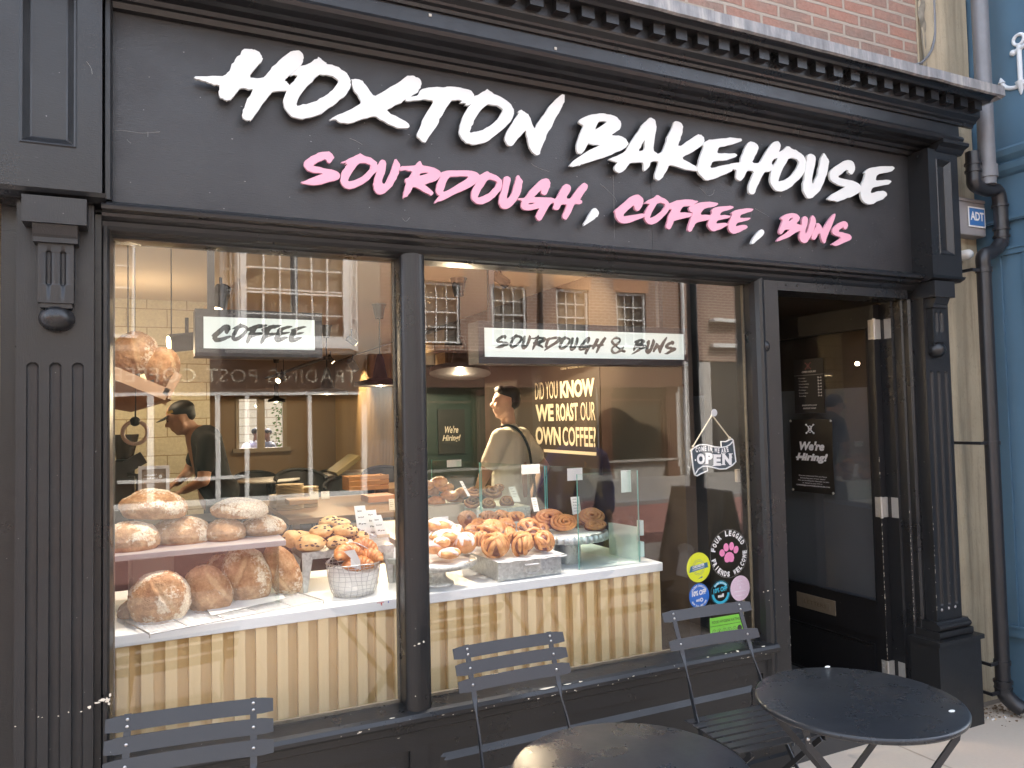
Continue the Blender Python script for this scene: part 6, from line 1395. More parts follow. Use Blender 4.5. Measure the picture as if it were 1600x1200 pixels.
# zinc riser with raisin buns
rs = thing('zinc_riser', 'galvanised zinc riser table carrying the raisin buns', 'riser', (.75, .6, CT))
A = onY(472, 863, .535); Bq = onY(614, 851, .535); ztr = (A[2]+Bq[2])/2; hh = .030
b = MB(); b.box((A[0], .53, ztr-.002), (Bq[0], .78, ztr)); b.box((A[0], .528, ztr-hh), (Bq[0], .5299, ztr)); b.box((A[0]-.002, .528, ztr-hh), (A[0]-.0001, .78, ztr)); b.box((Bq[0]+.0001, .528, ztr-hh), (Bq[0]+.002, .78, ztr)); b.build('tray', 'galv', rs)
for x, sg in ((A[0]+.012, 1), (Bq[0]-.012, -1)):
    for y in (.533, .765):
        b = MB(); b.add([(x-.012*sg, y, ztr-hh), (x+.030*sg, y, ztr-hh), (x+.008*sg, y, CT), (x-.008*sg, y, CT)]+[(x-.012*sg, y+.012, ztr-hh), (x+.030*sg, y+.012, ztr-hh), (x+.008*sg, y+.012, CT), (x-.008*sg, y+.012, CT)], [(0, 1, 2, 3), (7, 6, 5, 4), (0, 4, 5, 1), (1, 5, 6, 2), (2, 6, 7, 3), (3, 7, 4, 0)], smooth=False); b.build('leg', 'galv', rs)
rl = ['pale raisin bun at the far left end of the zinc riser', 'large raisin bun at the front left of the zinc riser', 'raisin bun in the second layer above the large front bun', 'raisin bun at the front right of the riser, behind the wire basket rim', 'topmost pale raisin bun of the pile', 'brownish raisin bun just right of the topmost one', 'raisin bun in the middle right of the pile', 'rightmost raisin bun beside the price cards', 'pale raisin bun tucked behind the front left one']
for i, (cx, cy, Y, rx, rz) in enumerate([(456, 842, .64, 15, 14), (485, 849, .57, 24, 13.5), (502, 830, .62, 18, 10.5), (526, 848, .57, 17, 11), (513, 814, .68, 15, 7.5), (531, 817, .66, 17, 8), (539, 829, .62, 21, 10), (563, 839, .62, 14, 9), (469, 842, .66, 18, 13)]):
    scone(cx, cy, Y, rx, rz, rl[i], 20+i, 5 if i in (0, 4, 8) else 12, tilt=[0, 2, -3, 0, -12, 8, 5, 0, 0][i])
# wire basket of croissants
BC = onZ(560, 934, CT); BC[1] += .075; bk = thing('wire_basket', 'round wire basket lined with paper and filled with croissants', 'basket', (BC[0], BC[1], CT))
kk = depth_of(BC)/1200; rt, rb = 42*kk, 31*kk; zt2 = onY(556, 878, BC[1])[2]; hgt = zt2-CT
def brad(t): return rb+(rt-rb)*(t**.55)
b = MB()
for t in (0, .10, .22, .36, .50, .64, .78, .9, 1.0): b.tube([(BC[0]+brad(t)*cos(a), BC[1]+brad(t)*sin(a), CT+.004+hgt*t+.002*sin(a*5+t*9)) for a in np.linspace(0, 2*pi, 40, endpoint=False)], .0026 if t == 1 else .0011, 5, closed=True)
for k_ in range(26):
    a = 2*pi*k_/26; b.tube([(BC[0]+brad(t)*cos(a+.06*sin(t*6+k_)), BC[1]+brad(t)*sin(a+.06*sin(t*6+k_)), CT+.004+hgt*t) for t in np.linspace(0, 1, 8)], .0011, 5)
b.tube(arc([(BC[0]-rt, BC[1], zt2), (BC[0]-rt*.55, BC[1]+rt*.2, zt2+.05), (BC[0], BC[1]+rt*.35, zt2+.075), (BC[0]+rt*.6, BC[1]+rt*.2, zt2+.045), (BC[0]+rt, BC[1], zt2)], 6), .0022, 6)
b.build('wire_frame', 'steel', bk)
b = MB(); n = 40; v = []; hs_ = [0, .3, .6, .82]
for t in hs_:
    for k_ in range(n): a = 2*pi*k_/n; tt = t if t < .8 else t+.10*sin(a*2+.6)+.06*noise.noise(Vector((cos(a)*3, sin(a)*3, 0))); r = brad(min(1, t))-.006+.003*sin(a*11+t*5); v.append((BC[0]+r*cos(a), BC[1]+r*sin(a), CT+.006+hgt*tt))
b.add(v, [(i*n+k_, i*n+(k_+1) % n, (i+1)*n+(k_+1) % n, (i+1)*n+k_) for i in range(3) for k_ in range(n)], 0, True)
p = onY(548, 872, BC[1]-rt*.8); b.add([p, p+(-.03, -.01, .03), p+(.012, -.012, .034), p+(.035, -.008, -.01), p+(.04, -.0, -.05), p+(.0, 0, -.035)], [(0, 1, 2, 3, 4, 5)], smooth=False)
b.build('paper_liner', 'paper', bk)
def croissant(cx, cy, Y, R_, label, seed, rot=0.0, tiltx=0.0):
    C, k = place(cx, cy, Y); R_ = R_*k; b = MB(); N = 64; n = 20; Rm = rotm(tiltx, 0, rot); v = []
    for i in range(N+1):
        t = i/N*2-1; ang = t*1.25; ctr_ = np.array((sin(ang)*R_, (1-cos(ang))*R_*-.9, 0)); w = (1-abs(t)**1.7)**.8; seg_ = abs(((t*4.5) % 1)-.5)*2
        r = R_*(.10+.42*w)*(1+.13*seg_-.05*(1 if seg_ < .15 else 0)); tg = np.array((cos(ang), -sin(ang)*.9, 0)); tg /= np.linalg.norm(tg); nn = np.cross(tg, (0, 0, 1))
        for q in range(n): a = 2*pi*q/n; v.append(C+Rm @ (ctr_+nn*(r*cos(a))+np.array((0, 0, 1))*(r*.9*sin(a))))
    b.add(v, [(i*n+q, (i+1)*n+q, (i+1)*n+(q+1) % n, i*n+(q+1) % n) for i in range(N) for q in range(n)], 0, True)
    return tag(b.build('croissant', M_CROI), label, 'croissant', 'croissants in the wire basket')
croissant(541, 862, BC[1]-.02, 25, 'croissant at the front left of the wire basket', 1, .5, .5); croissant(566, 852, BC[1]+.06, 22, 'topmost croissant at the back of the wire basket', 2, 0, .9)
croissant(578, 868, BC[1]-.01, 21, 'croissant at the right side of the wire basket', 3, -.5, .6); croissant(557, 880, BC[1]-.03, 24, 'lowest croissant showing through the wire basket front', 4, .1, .4)
# price cards
def card(px0, py0, px1, py1, Y, slant, label, lines=4, w=None):
    A = onY(px0, py0, Y); Bq = onY(px1, py1, Y); t = thing('price_card', label, 'price card', ((A[0]+Bq[0])/2, Y, Bq[2]), 'white price cards')
    b = MB(); s_ = slant*(A[2]-Bq[2]); v = [(A[0]+s_, Y, Bq[2]), (Bq[0]+s_, Y, Bq[2]), (Bq[0], Y+.01, A[2]), (A[0], Y+.01, A[2])]; b.add(v+[(x, y+.0012, z) for x, y, z in v], [(0, 1, 2, 3), (7, 6, 5, 4)], smooth=False); b.build('card', 'paper', t)
    b = MB(); W_ = Bq[0]-A[0]; H_h = A[2]-Bq[2]
    words = ['Sourdough', 'Rye', 'Butter', 'Plain', 'Cinnamon']
    for i in range(lines):
        z = A[2]-H_h*(.16+.17*i); sx_ = s_*(A[2]-z)/H_h; text_on(b, words[(i+len(label)) % 5], (A[0]+W_*.18+sx_, Y-.0015+.008*(z-Bq[2])/H_h, z), (1, 0, 0), (0, 0, 1), W_*(.42+.12*((i*7) % 3)), H_h*.055, bold=.02)
    b.build('lettering', 'ink', t)
card(554, 791, 572, 850, .80, .12, 'tall white price card on the left of the three cards above the basket', 5); card(572, 798, 589, 850, .795, .12, 'white price card in the middle of the three cards above the basket', 5); card(580, 806, 597, 856, .77, .30, 'slanting white price card on the right of the three cards above the basket', 4)
b = MB(); P = onY(575, 838, .78); b.tube([onY(555, 828, .78), onY(567, 832, .78), onY(590, 838, .78)], .005, 8); b.tube([P+(0, 0, 0), (P[0], .78, ztr)], .006, 8); b.box((P[0]-.03, .76, ztr), (P[0]+.03, .80, ztr+.008)); tag(b.build('card_holder', 'steel'), 'small black metal card holder behind the raisin buns', 'card holder')
b = MB(); b.box((onY(590, 846, .74)[0], .74, ztr), (onY(609, 846, .74)[0], .75, onY(590, 836, .74)[2])); tag(b.build('label_card', pm('kraft_card', (.62, .52, .38), .8)), 'small kraft card standing on the right end of the zinc riser', 'price card')
card(484, 768, 498, 780, 3.2, 0, 'cream label card on the service table beside the serving board', 2); card(502, 768, 515, 779, 3.2, 0, 'second cream label card on the service table, on the right', 2); card(608, 780, 617, 797, 2.8, 0, 'cream label card standing right beside the mullion', 4)
# small glass jar dish by the mullion
P = onZ(614, 885, CT+.09); t = thing('glass_dish', 'small footed dish with a paper cone beside the mullion', 'dish', (P[0], .62, CT))
P = onY(617, 872, .56); b = MB(); b.lathe([(.03, CT), (.03, CT+.008), (.012, CT+.02), (.012, P[2]-.03), (.045, P[2]-.015), (.052, P[2]+.005)], (P[0], .56, 0), 24); b.build('dish', pm('pressed_glass', (.5, .55, .5), .15), t)
b = MB(); b.lathe([(.03, P[2]), (.0001, P[2]+.05)], (P[0], .56, 0), 16); b.build('paper_cone', 'paper', t)

# pedestal stand with iced buns
SC = onZ(692, 917, CT); SC[1] += .075; k_ = depth_of(SC)/1200; zp = onY(700, 872, SC[1])[2]
st_ = thing('cake_stand', 'pale zinc pedestal cake stand right of the mullion under the iced buns', 'cake stand', (SC[0], SC[1], CT))
rp = 62*k_
pzm = m_galv('pale_zinc', (.56, .57, .53))
b = MB(); b.lathe([(.074, CT), (.074, CT+.006), (.055, CT+.016), (.040, CT+.03), (.034, CT+.06), (.036, zp-.028)], (SC[0], SC[1], 0), 32); b.build('pedestal', pzm, st_)
b = MB(); b.lathe([(.036, zp-.030), (rp*.94, zp-.026), (rp, zp-.022), (rp+.003, zp), (rp-.003, zp+.001), (rp-.006, zp-.008), (.0001, zp-.008)], (SC[0], SC[1], 0), 56); b.build('plate', pzm, st_)
b = MB(); p = onY(733, 866, SC[1]-.05); b.add([p, p+(.03, 0, .012), p+(.035, .01, .05), p+(.015, .02, .06), p+(-.02, .01, .02)], [(0, 1, 2, 3, 4)], smooth=False); b.add([(SC[0]+rp*.85*cos(a), SC[1]+rp*.85*sin(a), zp-.005) for a in np.linspace(0, 2*pi, 24, endpoint=False)], [tuple(range(24))], smooth=False); b.build('paper_liner', 'paper', st_)
il = ['yellowish iced bun half hidden by the mullion on the cake stand, uppermost', 'wide iced bun in the middle layer of the cake stand', 'pale iced bun at the back right of the cake stand pile', 'pink iced bun at the lower left of the cake stand', 'pink iced bun at the front of the cake stand', 'tall swirled iced bun on the right of the cake stand', 'bare brown bun in the centre of the cake stand pile', 'iced bun in the upper middle of the cake stand pile', 'iced bun tucked left of the tall swirled one', 'iced bun between the two pink ones and the wide one']
for i, (cx, cy, dy, rx, rz, pk) in enumerate([(684, 821, .02, 20, 10, 0), (693, 838, -.02, 23, 10, 0), (712, 830, .03, 13, 10, 0), (680, 856, -.05, 17, 10, 1), (702, 865, -.09, 19, 8, 1), (727, 849, -.04, 18, 16, 0), (704, 852, .0, 12, 9, 1), (697, 824, .05, 15, 10, 0), (714, 842, -.02, 13, 9, 0), (690, 848, -.06, 14, 9, 0)]):
    iced_bun(cx, cy, SC[1]+dy, rx, rz, il[i], 40+i, pk)
# zinc drawer box with knots
bx = thing('zinc_box', 'long galvanised zinc box with a ring pull under the knotted buns', 'zinc box', (1.5, .45, CT))
A = onZ(779, 910, CT); Bq = onZ(878, 896.5, CT); yA = (A[1]+Bq[1])/2; zb_ = onY(779, 877.5, A[1])[2]; Lb = onZ(705, 884, CT)
b = MB(); slab(b, [(A[0], A[1]), (Bq[0], Bq[1]), (Bq[0], Bq[1]+.42), (A[0], A[1]+.42)], CT+.0005, zb_); bevel(b.build('box', 'galv', bx), .004)
P = onY(831, 884, A[1]-.004); b = MB(); b.box((P[0]-.035, A[1]-.008+.012, P[2]+.004), (P[0]+.035, A[1]+.012, P[2]+.010)); b.tube([(P[0]-.033, A[1]-.003, P[2]+.004), (P[0]+.033, A[1]-.003, P[2]+.004)], .006, 10)
b.tube([(P[0]+.036*cos(a)*(1.0), A[1]-.006, P[2]-.014+.020*sin(a)) for a in np.linspace(pi*.88, 2.12*pi, 18)], .0025, 8); b.build('ring_pull', 'steel', bx)
b = MB(); v = [(A[0]-.01, A[1]-.012, zb_+.001), (Bq[0]+.012, Bq[1]-.012, zb_+.001), (Bq[0]+.015, Bq[1]+.38, zb_+.001), (A[0]-.02, A[1]+.38, zb_+.001)]; b.add(v, [(0, 1, 2, 3)], smooth=False)
for i in range(12): x = A[0]-.01+(Bq[0]-A[0]+.02)*i/12; b.add([(x, A[1]-.012, zb_+.001), (x+.028, A[1]-.012, zb_+.001), (x+.028, A[1]-.014, zb_-.004-.003*sin(i*2)), (x, A[1]-.014, zb_-.004-.003*sin(i*2-2))], [(3, 2, 1, 0)], smooth=False)
b.build('paper_liner', 'paper', bx)
kl = ['knotted bun at the front left corner of the zinc box', 'knotted bun in the middle of the front row on the zinc box', 'knotted bun at the front right corner of the zinc box', 'large knotted bun in the centre of the second layer', 'smaller knotted bun behind the large central one', 'knotted bun on the right of the second layer', 'round dark bun at the back left of the pile, alone', 'brown bun behind the large central knotted bun', 'pale striped knotted bun at the left side of the pile', 'knotted bun at the very back right of the pile', 'small knotted bun wedged beside the front left one', 'striped bun low on the left edge of the pile', 'knotted bun resting in the dip between the first two front buns', 'knotted bun resting between the second and third front buns', 'dark knotted bun in the middle of the back row of the pile', 'knotted bun behind the pale striped one', 'small knotted bun at the right end of the second layer']
yb0 = A[1]+.06
for i, (cx, cy, dy, rx, rz) in enumerate([(774, 852, 0, 22, 20), (815, 850, .0, 20, 19), (848, 847, .01, 18, 17), (767, 827, .07, 24, 14), (790, 822, .12, 16, 12), (825, 823, .08, 18, 13), (730, 812, .22, 15, 13), (762, 809, .2, 16, 10), (740, 829, .12, 16, 11), (803, 808, .2, 18, 8), (752, 843, .04, 13, 13), (735, 838, .10, 13, 9), (795, 838, .045, 15, 14), (832, 836, .05, 14, 13), (783, 806, .22, 13, 9), (747, 820, .16, 14, 10), (846, 828, .08, 12, 10)]):
    knot_bun(cx, cy, yb0+dy, rx, rz, kl[i], 60+i, mats=[M_BROWN, M_CIN] if i in (6, 7) else None)
# scalloped stand with big swirls
S2 = onZ(893, 880, CT); S2[1] += .04; k_ = depth_of(S2)/1200; z2 = onY(893, 829, S2[1])[2]; r2_ = 64*k_
s2 = thing('scalloped_stand', 'galvanised cake stand with scalloped rim under the large cinnamon swirls', 'cake stand', (S2[0], S2[1], CT))
b = MB(); b.lathe([(.068, CT), (.064, z2-.04)], (S2[0], S2[1], 0), 32); b.build('pedestal', 'galv', s2)
b = MB(); n = 200; v = []
for r, z in ((.06, z2-.040), (1, z2-.034), (1.015, z2-.03), (1.0, z2), (.97, z2+.001), (.95, z2-.010), (.001, z2-.010)):
    for k2 in range(n): a = 2*pi*k2/n; rr = (r2_*r if r > .1 else (.066 if r > .01 else .001)); rr += (.0035*sin(a*38) if .95 < r < 1.02 and z < z2+.0005 else 0); v.append((S2[0]+rr*cos(a), S2[1]+rr*sin(a), z))
b.add(v, [(i*n+k2, i*n+(k2+1) % n, (i+1)*n+(k2+1) % n, (i+1)*n+k2) for i in range(6) for k2 in range(n)], 0, True); b.build('plate', 'galv', s2)
b = MB(); b.add([(S2[0]+r2_*(.80+.07*sin(a*7))*cos(a), S2[1]+r2_*(.80+.07*sin(a*7))*sin(a), z2-.006) for a in np.linspace(0, 2*pi, 48, endpoint=False)], [tuple(range(48))], smooth=False); b.build('paper_liner', 'paper', s2)
for i, (cx, cy, dy, rx, rz, L) in enumerate([(857, 811, .03, 27, 16, 'large cinnamon swirl at the left of the scalloped stand'), (880, 817, -.03, 25, 14, 'flat spiral cinnamon swirl at the front of the scalloped stand'), (925, 808, .04, 23, 14, 'cinnamon swirl on top at the right of the scalloped stand'), (930, 822, -.03, 19, 9, 'cinnamon swirl beneath the right one on the scalloped stand'), (904, 812, .08, 14, 9, 'small part of a cinnamon swirl between the front and right ones')]):
    swirl_bun(cx, cy, S2[1]+dy, rx, rz, L, 80+i, face=(-.3, -.75, .55) if i != 1 else (-.05, -.9, .35), turns=3.3)
# pastries on the return counter at the back
tr = thing('zinc_tray', 'galvanised zinc riser on the return counter behind the glass screen', 'tray', (1.7, 1.7, CT))
A = onY(745, 800, 1.55); Bq = onY(829, 794, 1.55); b = MB(); b.box((A[0], 1.55, CT), (Bq[0], 1.95, A[2]+.012)); bevel(b.build('box', 'galv', tr), .004)
A = onY(655, 796, 1.75); Bq = onY(730, 790, 1.75); t = thing('wooden_tray', 'pale tray of golden pastries at the back right beside the mullion', 'tray', (A[0], 1.8, CT)); b = MB(); b.box((A[0], 1.75, CT), (Bq[0], 2.1, A[2]+.012)); b.build('box', pm('pale_tray', (.36, .33, .27), .6), t)
names = ['top', 'upper right', 'middle left', 'middle', 'lower left', 'lower middle', 'far left', 'lower right']
for i, (cx, cy, rx, rz) in enumerate([(686, 753, 13, 9), (697, 762, 13, 8), (675, 766, 12, 9), (703, 774, 15, 8), (681, 784, 15, 9), (712, 781, 12, 8), (668, 758, 10, 8), (722, 770, 12, 8)]):
    C, k = place(cx, cy, 1.85+.04*(i % 3)); b = MB(); bump_ball(b, C, (rx*k, rx*k, rz*k), i+5, .16); tag(b.build('golden_pastry', M_BROWN if i % 3 == 2 else M_SWIRL), names[i]+' golden pastry in the distant pile right of the mullion', 'pastry', 'golden pastries on the back tray')
names = ['upper left', 'lower left', 'upper middle', 'lower middle', 'lower right', 'top right']
for i, (cx, cy, rx, rz) in enumerate([(741, 769, 15, 9), (738, 785, 14, 11), (770, 769, 17, 12), (764, 787, 13, 10), (792, 784, 13, 11), (779, 762, 10, 7)]):
    swirl_bun(cx, cy, 1.60+.05*(i % 3), rx, rz, names[i]+' brown morning bun of the distant group behind the glass screen', 100+i, 'morning buns on the back riser', face=(-.1, -.7, .7), mats=[M_BROWN, M_CIN], turns=2, name='morning_bun')
card(719, 752, 724, 776, 1.5, .5, 'leaning price card above the distant golden pastries', 3); card(795, 761, 806, 784, 1.55, .35, 'leaning price card right of the distant morning buns', 4); card(831, 778, 840, 799, .95, .15, 'white price card standing behind the left cinnamon swirl', 4); card(893, 777, 907, 803, .75, .06, 'white price card standing behind the middle of the scalloped stand', 5); card(678, 809, 702, 828, .62, 0, 'blank white card behind the iced buns', 1)
b = MB(); P = onY(884, 862, .68); b.box((P[0]-.035, .68, CT), (P[0]+.015, .71, P[2]+.03)); tag(b.build('paper_box', pm('off_white_box', (.6, .58, .5), .8)), 'small off white box between the zinc box and the scalloped stand', 'box')
# ================================================================= PEOPLE
skin_w = pm('skin_warm', (.50, .28, .18), .55, var=.08, vscale=8); skin_l = pm('skin_light', (.55, .34, .25), .55, var=.08, vscale=8); skin_d = pm('skin_dark', (.12, .06, .04), .5, var=.1)
hairm = pm('dark_hair', (.012, .009, .008), .6, var=.3, vscale=60, bscale=120, bstr=.5)
def caps(b, p, r0, q, r1, n=14, sq=None):
    p = np.array(p, float); q = np.array(q, float); d = q-p; L = np.linalg.norm(d); d = d/(L+1e-9); a = np.array((0, 0, 1.)) if abs(d[2]) < .9 else np.array((1., 0, 0)); u = np.cross(d, a); u /= np.linalg.norm(u); w = np.cross(d, u); rings = []
    for t in np.linspace(-pi/2, 0, 5)[1:]: rings.append((p+d*(r0*sin(t)), r0*cos(t)))
    for s_ in np.linspace(0, 1, 6)[1:-1]: rings.append((p+d*L*s_, r0+(r1-r0)*s_))
    for t in np.linspace(0, pi/2, 5)[:-1]: rings.append((q+d*(r1*sin(t)), r1*cos(t)))
    v = [c+u*(r*cos(2*pi*k/n))+w*(r*sin(2*pi*k/n)) for c, r in rings for k in range(n)]; m = len(rings)
    v += [p-d*r0, q+d*r1]
    fs = [(i*n+k, i*n+(k+1) % n, (i+1)*n+(k+1) % n, (i+1)*n+k) for i in range(m-1) for k in range(n)]+[(k, m*n, (k+1) % n) for k in range(n)]+[((m-1)*n+k, (m-1)*n+(k+1) % n, m*n+1) for k in range(n)]
    b.add(v, fs, 0, True)
def remesh(o, vox=.008, sm=4):
    bm = bmesh.new(); bm.from_mesh(o.data); bmesh.ops.recalc_face_normals(bm, faces=bm.faces); bm.to_mesh(o.data); bm.free()
    m = o.modifiers.new('skin', 'REMESH'); m.mode = 'VOXEL'; m.voxel_size = vox; m.use_smooth_shade = True
    s_ = o.modifiers.new('smooth', 'SMOOTH'); s_.iterations = sm; s_.factor = .5
    return o
class Fig:
    """figure in its own frame: +x = facing, +y = its left, z up; placed at loc turned by az"""
    def __init__(s, loc, az, scale=1.0):
        s.loc = np.array(loc, float); s.R = np.array(((cos(az), -sin(az), 0), (sin(az), cos(az), 0), (0, 0, 1))); s.k = scale
    def w(s, p): return s.loc+s.R @ (np.array(p, float)*s.k)
def hand(b, f, wr, dirv, palm, curl=.5):
    wr = np.array(wr, float); d = np.array(dirv, float); d /= np.linalg.norm(d); pn = np.array(palm, float); pn -= d*(pn@d); pn /= np.linalg.norm(pn); s_ = np.cross(d, pn)
    K = f.k; W = lambda p: f.w(p)
    for t in (-.026, -.009, .009, .026): caps(b, W(wr+s_*t*.7), .015*K, W(wr+d*.085+s_*t), .012*K, 8)
    for i, (t, L) in enumerate(((-.028, .058), (-.009, .075), (.010, .078), (.028, .066))):
        p0 = wr+d*.085+s_*t; p1 = p0+(d*cos(curl*.6)+pn*sin(curl*.6))*L*.45; p2 = p1+(d*cos(curl*1.5)+pn*sin(curl*1.5))*L*.55; caps(b, W(p0), .0095*K, W(p1), .0085*K, 8); caps(b, W(p1), .0085*K, W(p2), .007*K, 8)
    p0 = wr+d*.02+s_*.03; p1 = p0+d*.035+s_*.028+pn*.012; p2 = p1+d*.032+s_*.004+pn*.012; caps(b, W(p0), .013*K, W(p1), .011*K, 8); caps(b, W(p1), .011*K, W(p2), .008*K, 8)
def head(b, f, c, fwd, up, K=1.0):
    c = np.array(c, float); fwd = np.array(fwd, float)/np.linalg.norm(fwd); up = np.array(up, float); up -= fwd*(up@fwd); up /= np.linalg.norm(up); sd_ = np.cross(up, fwd); Rm = np.column_stack((f.R @ fwd, f.R @ sd_, f.R @ up)); k = f.k*K
    def P(x, y, z): return f.w(c+fwd*x*K+sd_*y*K+up*z*K)
    b.ball(P(-.008, 0, .035), (.096*k, .076*k, .088*k), 24, 16, R=Rm); b.ball(P(.018, 0, -.035), (.070*k, .060*k, .080*k), 20, 14, R=Rm)
    caps(b, P(.05, -.022, -.085), .022*k, P(.05, .022, -.085), .022*k); caps(b, P(.0, -.055, -.05), .022*k, P(.045, -.028, -.088), .020*k); caps(b, P(.0, .055, -.05), .022*k, P(.045, .028, -.088), .020*k)   # chin and jaw
    caps(b, P(.082, 0, .022), .011*k, P(.108, 0, -.014), .013*k); b.ball(P(.098, -.011, -.018), .010*k, 8, 6); b.ball(P(.098, .011, -.018), .010*k, 8, 6)  # nose
    caps(b, P(.080, -.034, .034), .012*k, P(.084, .034, .034), .012*k)   # brow
    caps(b, P(.083, -.018, -.046), .0085*k, P(.083, .018, -.046), .0085*k); caps(b, P(.080, -.014, -.057), .0085*k, P(.080, .014, -.057), .0085*k)  # lips
    for s_ in (-1, 1):
        b.ball(P(.068, s_*.040, -.010), (.022*k, .022*k, .022*k), 10, 8); b.ball(P(-.008, s_*.076, -.005), (.018*k, .008*k, .032*k), 12, 8, R=Rm); b.ball(P(.074, s_*.031, .012), .0125*k, 8, 6)
    return P, Rm, k
# --- customer seen from behind, facing left
def sharp_eyes(par, P, k, mat='ink'):
    b = MB()
    for s_ in (-1, 1): b.ball(P(.0835, s_*.031, .013), (.007*k, .009*k, .005*k), 8, 6); caps(b, P(.088, s_*.016, .036), .0035*k, P(.080, s_*.048, .038), .003*k, 6)
    b.build('eyes', mat, par)
Cp = onY(792, 660, 2.25); base = (Cp[0]+.02, 2.25, FZ); AZ = radians(132)
f = Fig(base, AZ, 1.0); HT = onY(790, 600, 2.25)[2]-FZ; f.k = HT/1.80
cust = thing('person', 'young man in cream tee with dark strap across his back facing left at the counter', 'person', base)
b = MB(); P, Rm, k = head(b, f, (.03, 0, 1.655), (.85, .62, .03), (0, 0, 1))
caps(b, f.w((.005, 0, 1.45)), .055*f.k, f.w((.015, 0, 1.60)), .052*f.k)
caps(b, f.w((0, .10, 1.40)), .075*f.k, f.w((0, -.10, 1.40)), .075*f.k); caps(b, f.w((0, 0, 1.35)), .12*f.k, f.w((0, 0, 1.0)), .125*f.k)
sh_ = {1: (-.01, .195, 1.41), -1: (-.01, -.195, 1.41)}
el = {-1: (-.13, -.36, 1.17), 1: (.10, .25, 1.14)}; wr = {-1: (-.03, -.34, .93), 1: (.22, .10, 1.02)}
for s_ in (1, -1):
    caps(b, f.w(sh_[s_]), .056*f.k, f.w(el[s_]), .043*f.k); caps(b, f.w(el[s_]), .042*f.k, f.w(wr[s_]), .029*f.k)
hand(b, f, wr[-1], (.35, .05, -.9), (0, 1, 0), .7); hand(b, f, wr[1], (.95, -.2, -.1), (0, 0, -1), .6)
for s_ in (1, -1): caps(b, f.w((0, s_*.09, .92)), .085*f.k, f.w((.01, s_*.10, .50)), .055*f.k); caps(b, f.w((.01, s_*.10, .50)), .052*f.k, f.w((-.01, s_*.10, .09)), .036*f.k); caps(b, f.w((-.03, s_*.10, .045)), .035*f.k, f.w((.14, s_*.12, .035)), .03*f.k)
remesh(b.build('body', skin_l, cust), .009, 5)
b = MB(); b.ball(P(-.022, 0, .072), (.094*k, .080*k, .066*k), 24, 16, R=Rm); b.ball(P(-.050, 0, .030), (.066*k, .078*k, .075*k), 20, 14, R=Rm); caps(b, P(.045, -.045, .105), .030*k, P(.045, .045, .105), .030*k); remesh(b.build('hair', hairm, cust), .008, 2)
sharp_eyes(cust, P, k)
tee = pm('cream_tee_shirt', (.76, .72, .62), .85, var=.06, vscale=6, bscale=14, bstr=.5, bdist=.02)
b = MB()
for s_ in (1, -1): caps(b, f.w((-.005, s_*.075, 1.395)), .092*f.k, f.w(sh_[s_]), .073*f.k); e = np.array(sh_[s_])+(np.array(el[s_])-np.array(sh_[s_]))*.62; caps(b, f.w(sh_[s_]), .072*f.k, f.w(e), .068*f.k)
for y in (-.075, 0, .075): caps(b, f.w((-.015, y, 1.36)), .118*f.k, f.w((0, y*.95, 1.12)), .112*f.k); caps(b, f.w((0, y*.95, 1.12)), .112*f.k, f.w((.0, y, .93)), .122*f.k)
caps(b, f.w((0, 0, 1.46)), .068*f.k, f.w((0, 0, 1.42)), .09*f.k); remesh(b.build('tee_shirt', tee, cust), .010, 4)
b = MB()
for s_ in (1, -1): caps(b, f.w((0, s_*.085, .90)), .105*f.k, f.w((.01, s_*.10, .48)), .075*f.k); caps(b, f.w((.01, s_*.10, .48)), .073*f.k, f.w((-.01, s_*.10, .11)), .06*f.k)
remesh(b.build('trousers', pm('dark_trousers', (.03, .035, .045), .8), cust), .011, 3)
b = MB(); pts = [f.w(p) for p in ((.09, .02, 1.40), (.03, .05, 1.49), (-.07, .04, 1.475), (-.142, .015, 1.36), (-.152, -.04, 1.20), (-.148, -.10, 1.04), (-.11, -.16, .92))]
pts = arc(pts, 5); b.tube(pts, .021, 8, sq=.45); b.build('bag_strap', pm('navy_strap', (.015, .025, .035), .7), cust)
# --- barista in a black cap, bent over the bench, facing left
Hc = onY(281, 650, 3.35); f = Fig((Hc[0]+.30, 3.35, FZ), radians(180), 1.02)
bar = thing('person', 'barista in black cap and black tee bending over the workbench on the left', 'person', (Hc[0]+.30, 3.35, FZ))
def L_(px, py, y=0.0):      # pixel on the figure's centre plane -> local coordinates
    Pw = onY(px, py, 3.35-y); return (f.R.T @ (Pw-f.loc))/f.k
hc_ = L_(283, 654); neck = L_(305, 672); chest = L_(322, 700); waist = L_(334, 752); hip = L_(340, 790)
b = MB(); P, Rm, k = head(b, f, hc_, (.93, -.1, -.36), (.36, 0, .93))
caps(b, f.w(neck+(.03, 0, .02)), .050, f.w(hc_+(-.03, 0, -.03)), .052); caps(b, f.w(neck+(-.03, 0, -.06)), .10, f.w(waist), .12); caps(b, f.w(waist), .12, f.w((hip[0], 0, .95)), .13)
for s_, e_, w_ in ((1, L_(312, 745, -.2), L_(285, 762, -.15)), (-1, L_(300, 742, .2), L_(278, 758, .1))):
    s0 = neck+(-.07, s_*.18, -.09); e_ = np.array((e_[0], s_*.24, e_[2])); w_ = np.array((w_[0], s_*.12, w_[2])); caps(b, f.w(s0), .056, f.w(e_), .044); caps(b, f.w(e_), .042, f.w(w_), .028); hand(b, f, w_, (.9, -s_*.1, -.3), (0, 0, -1), .7)
    if s_ == 1: eL = e_; sL = s0
    else: eR = e_; sR = s0
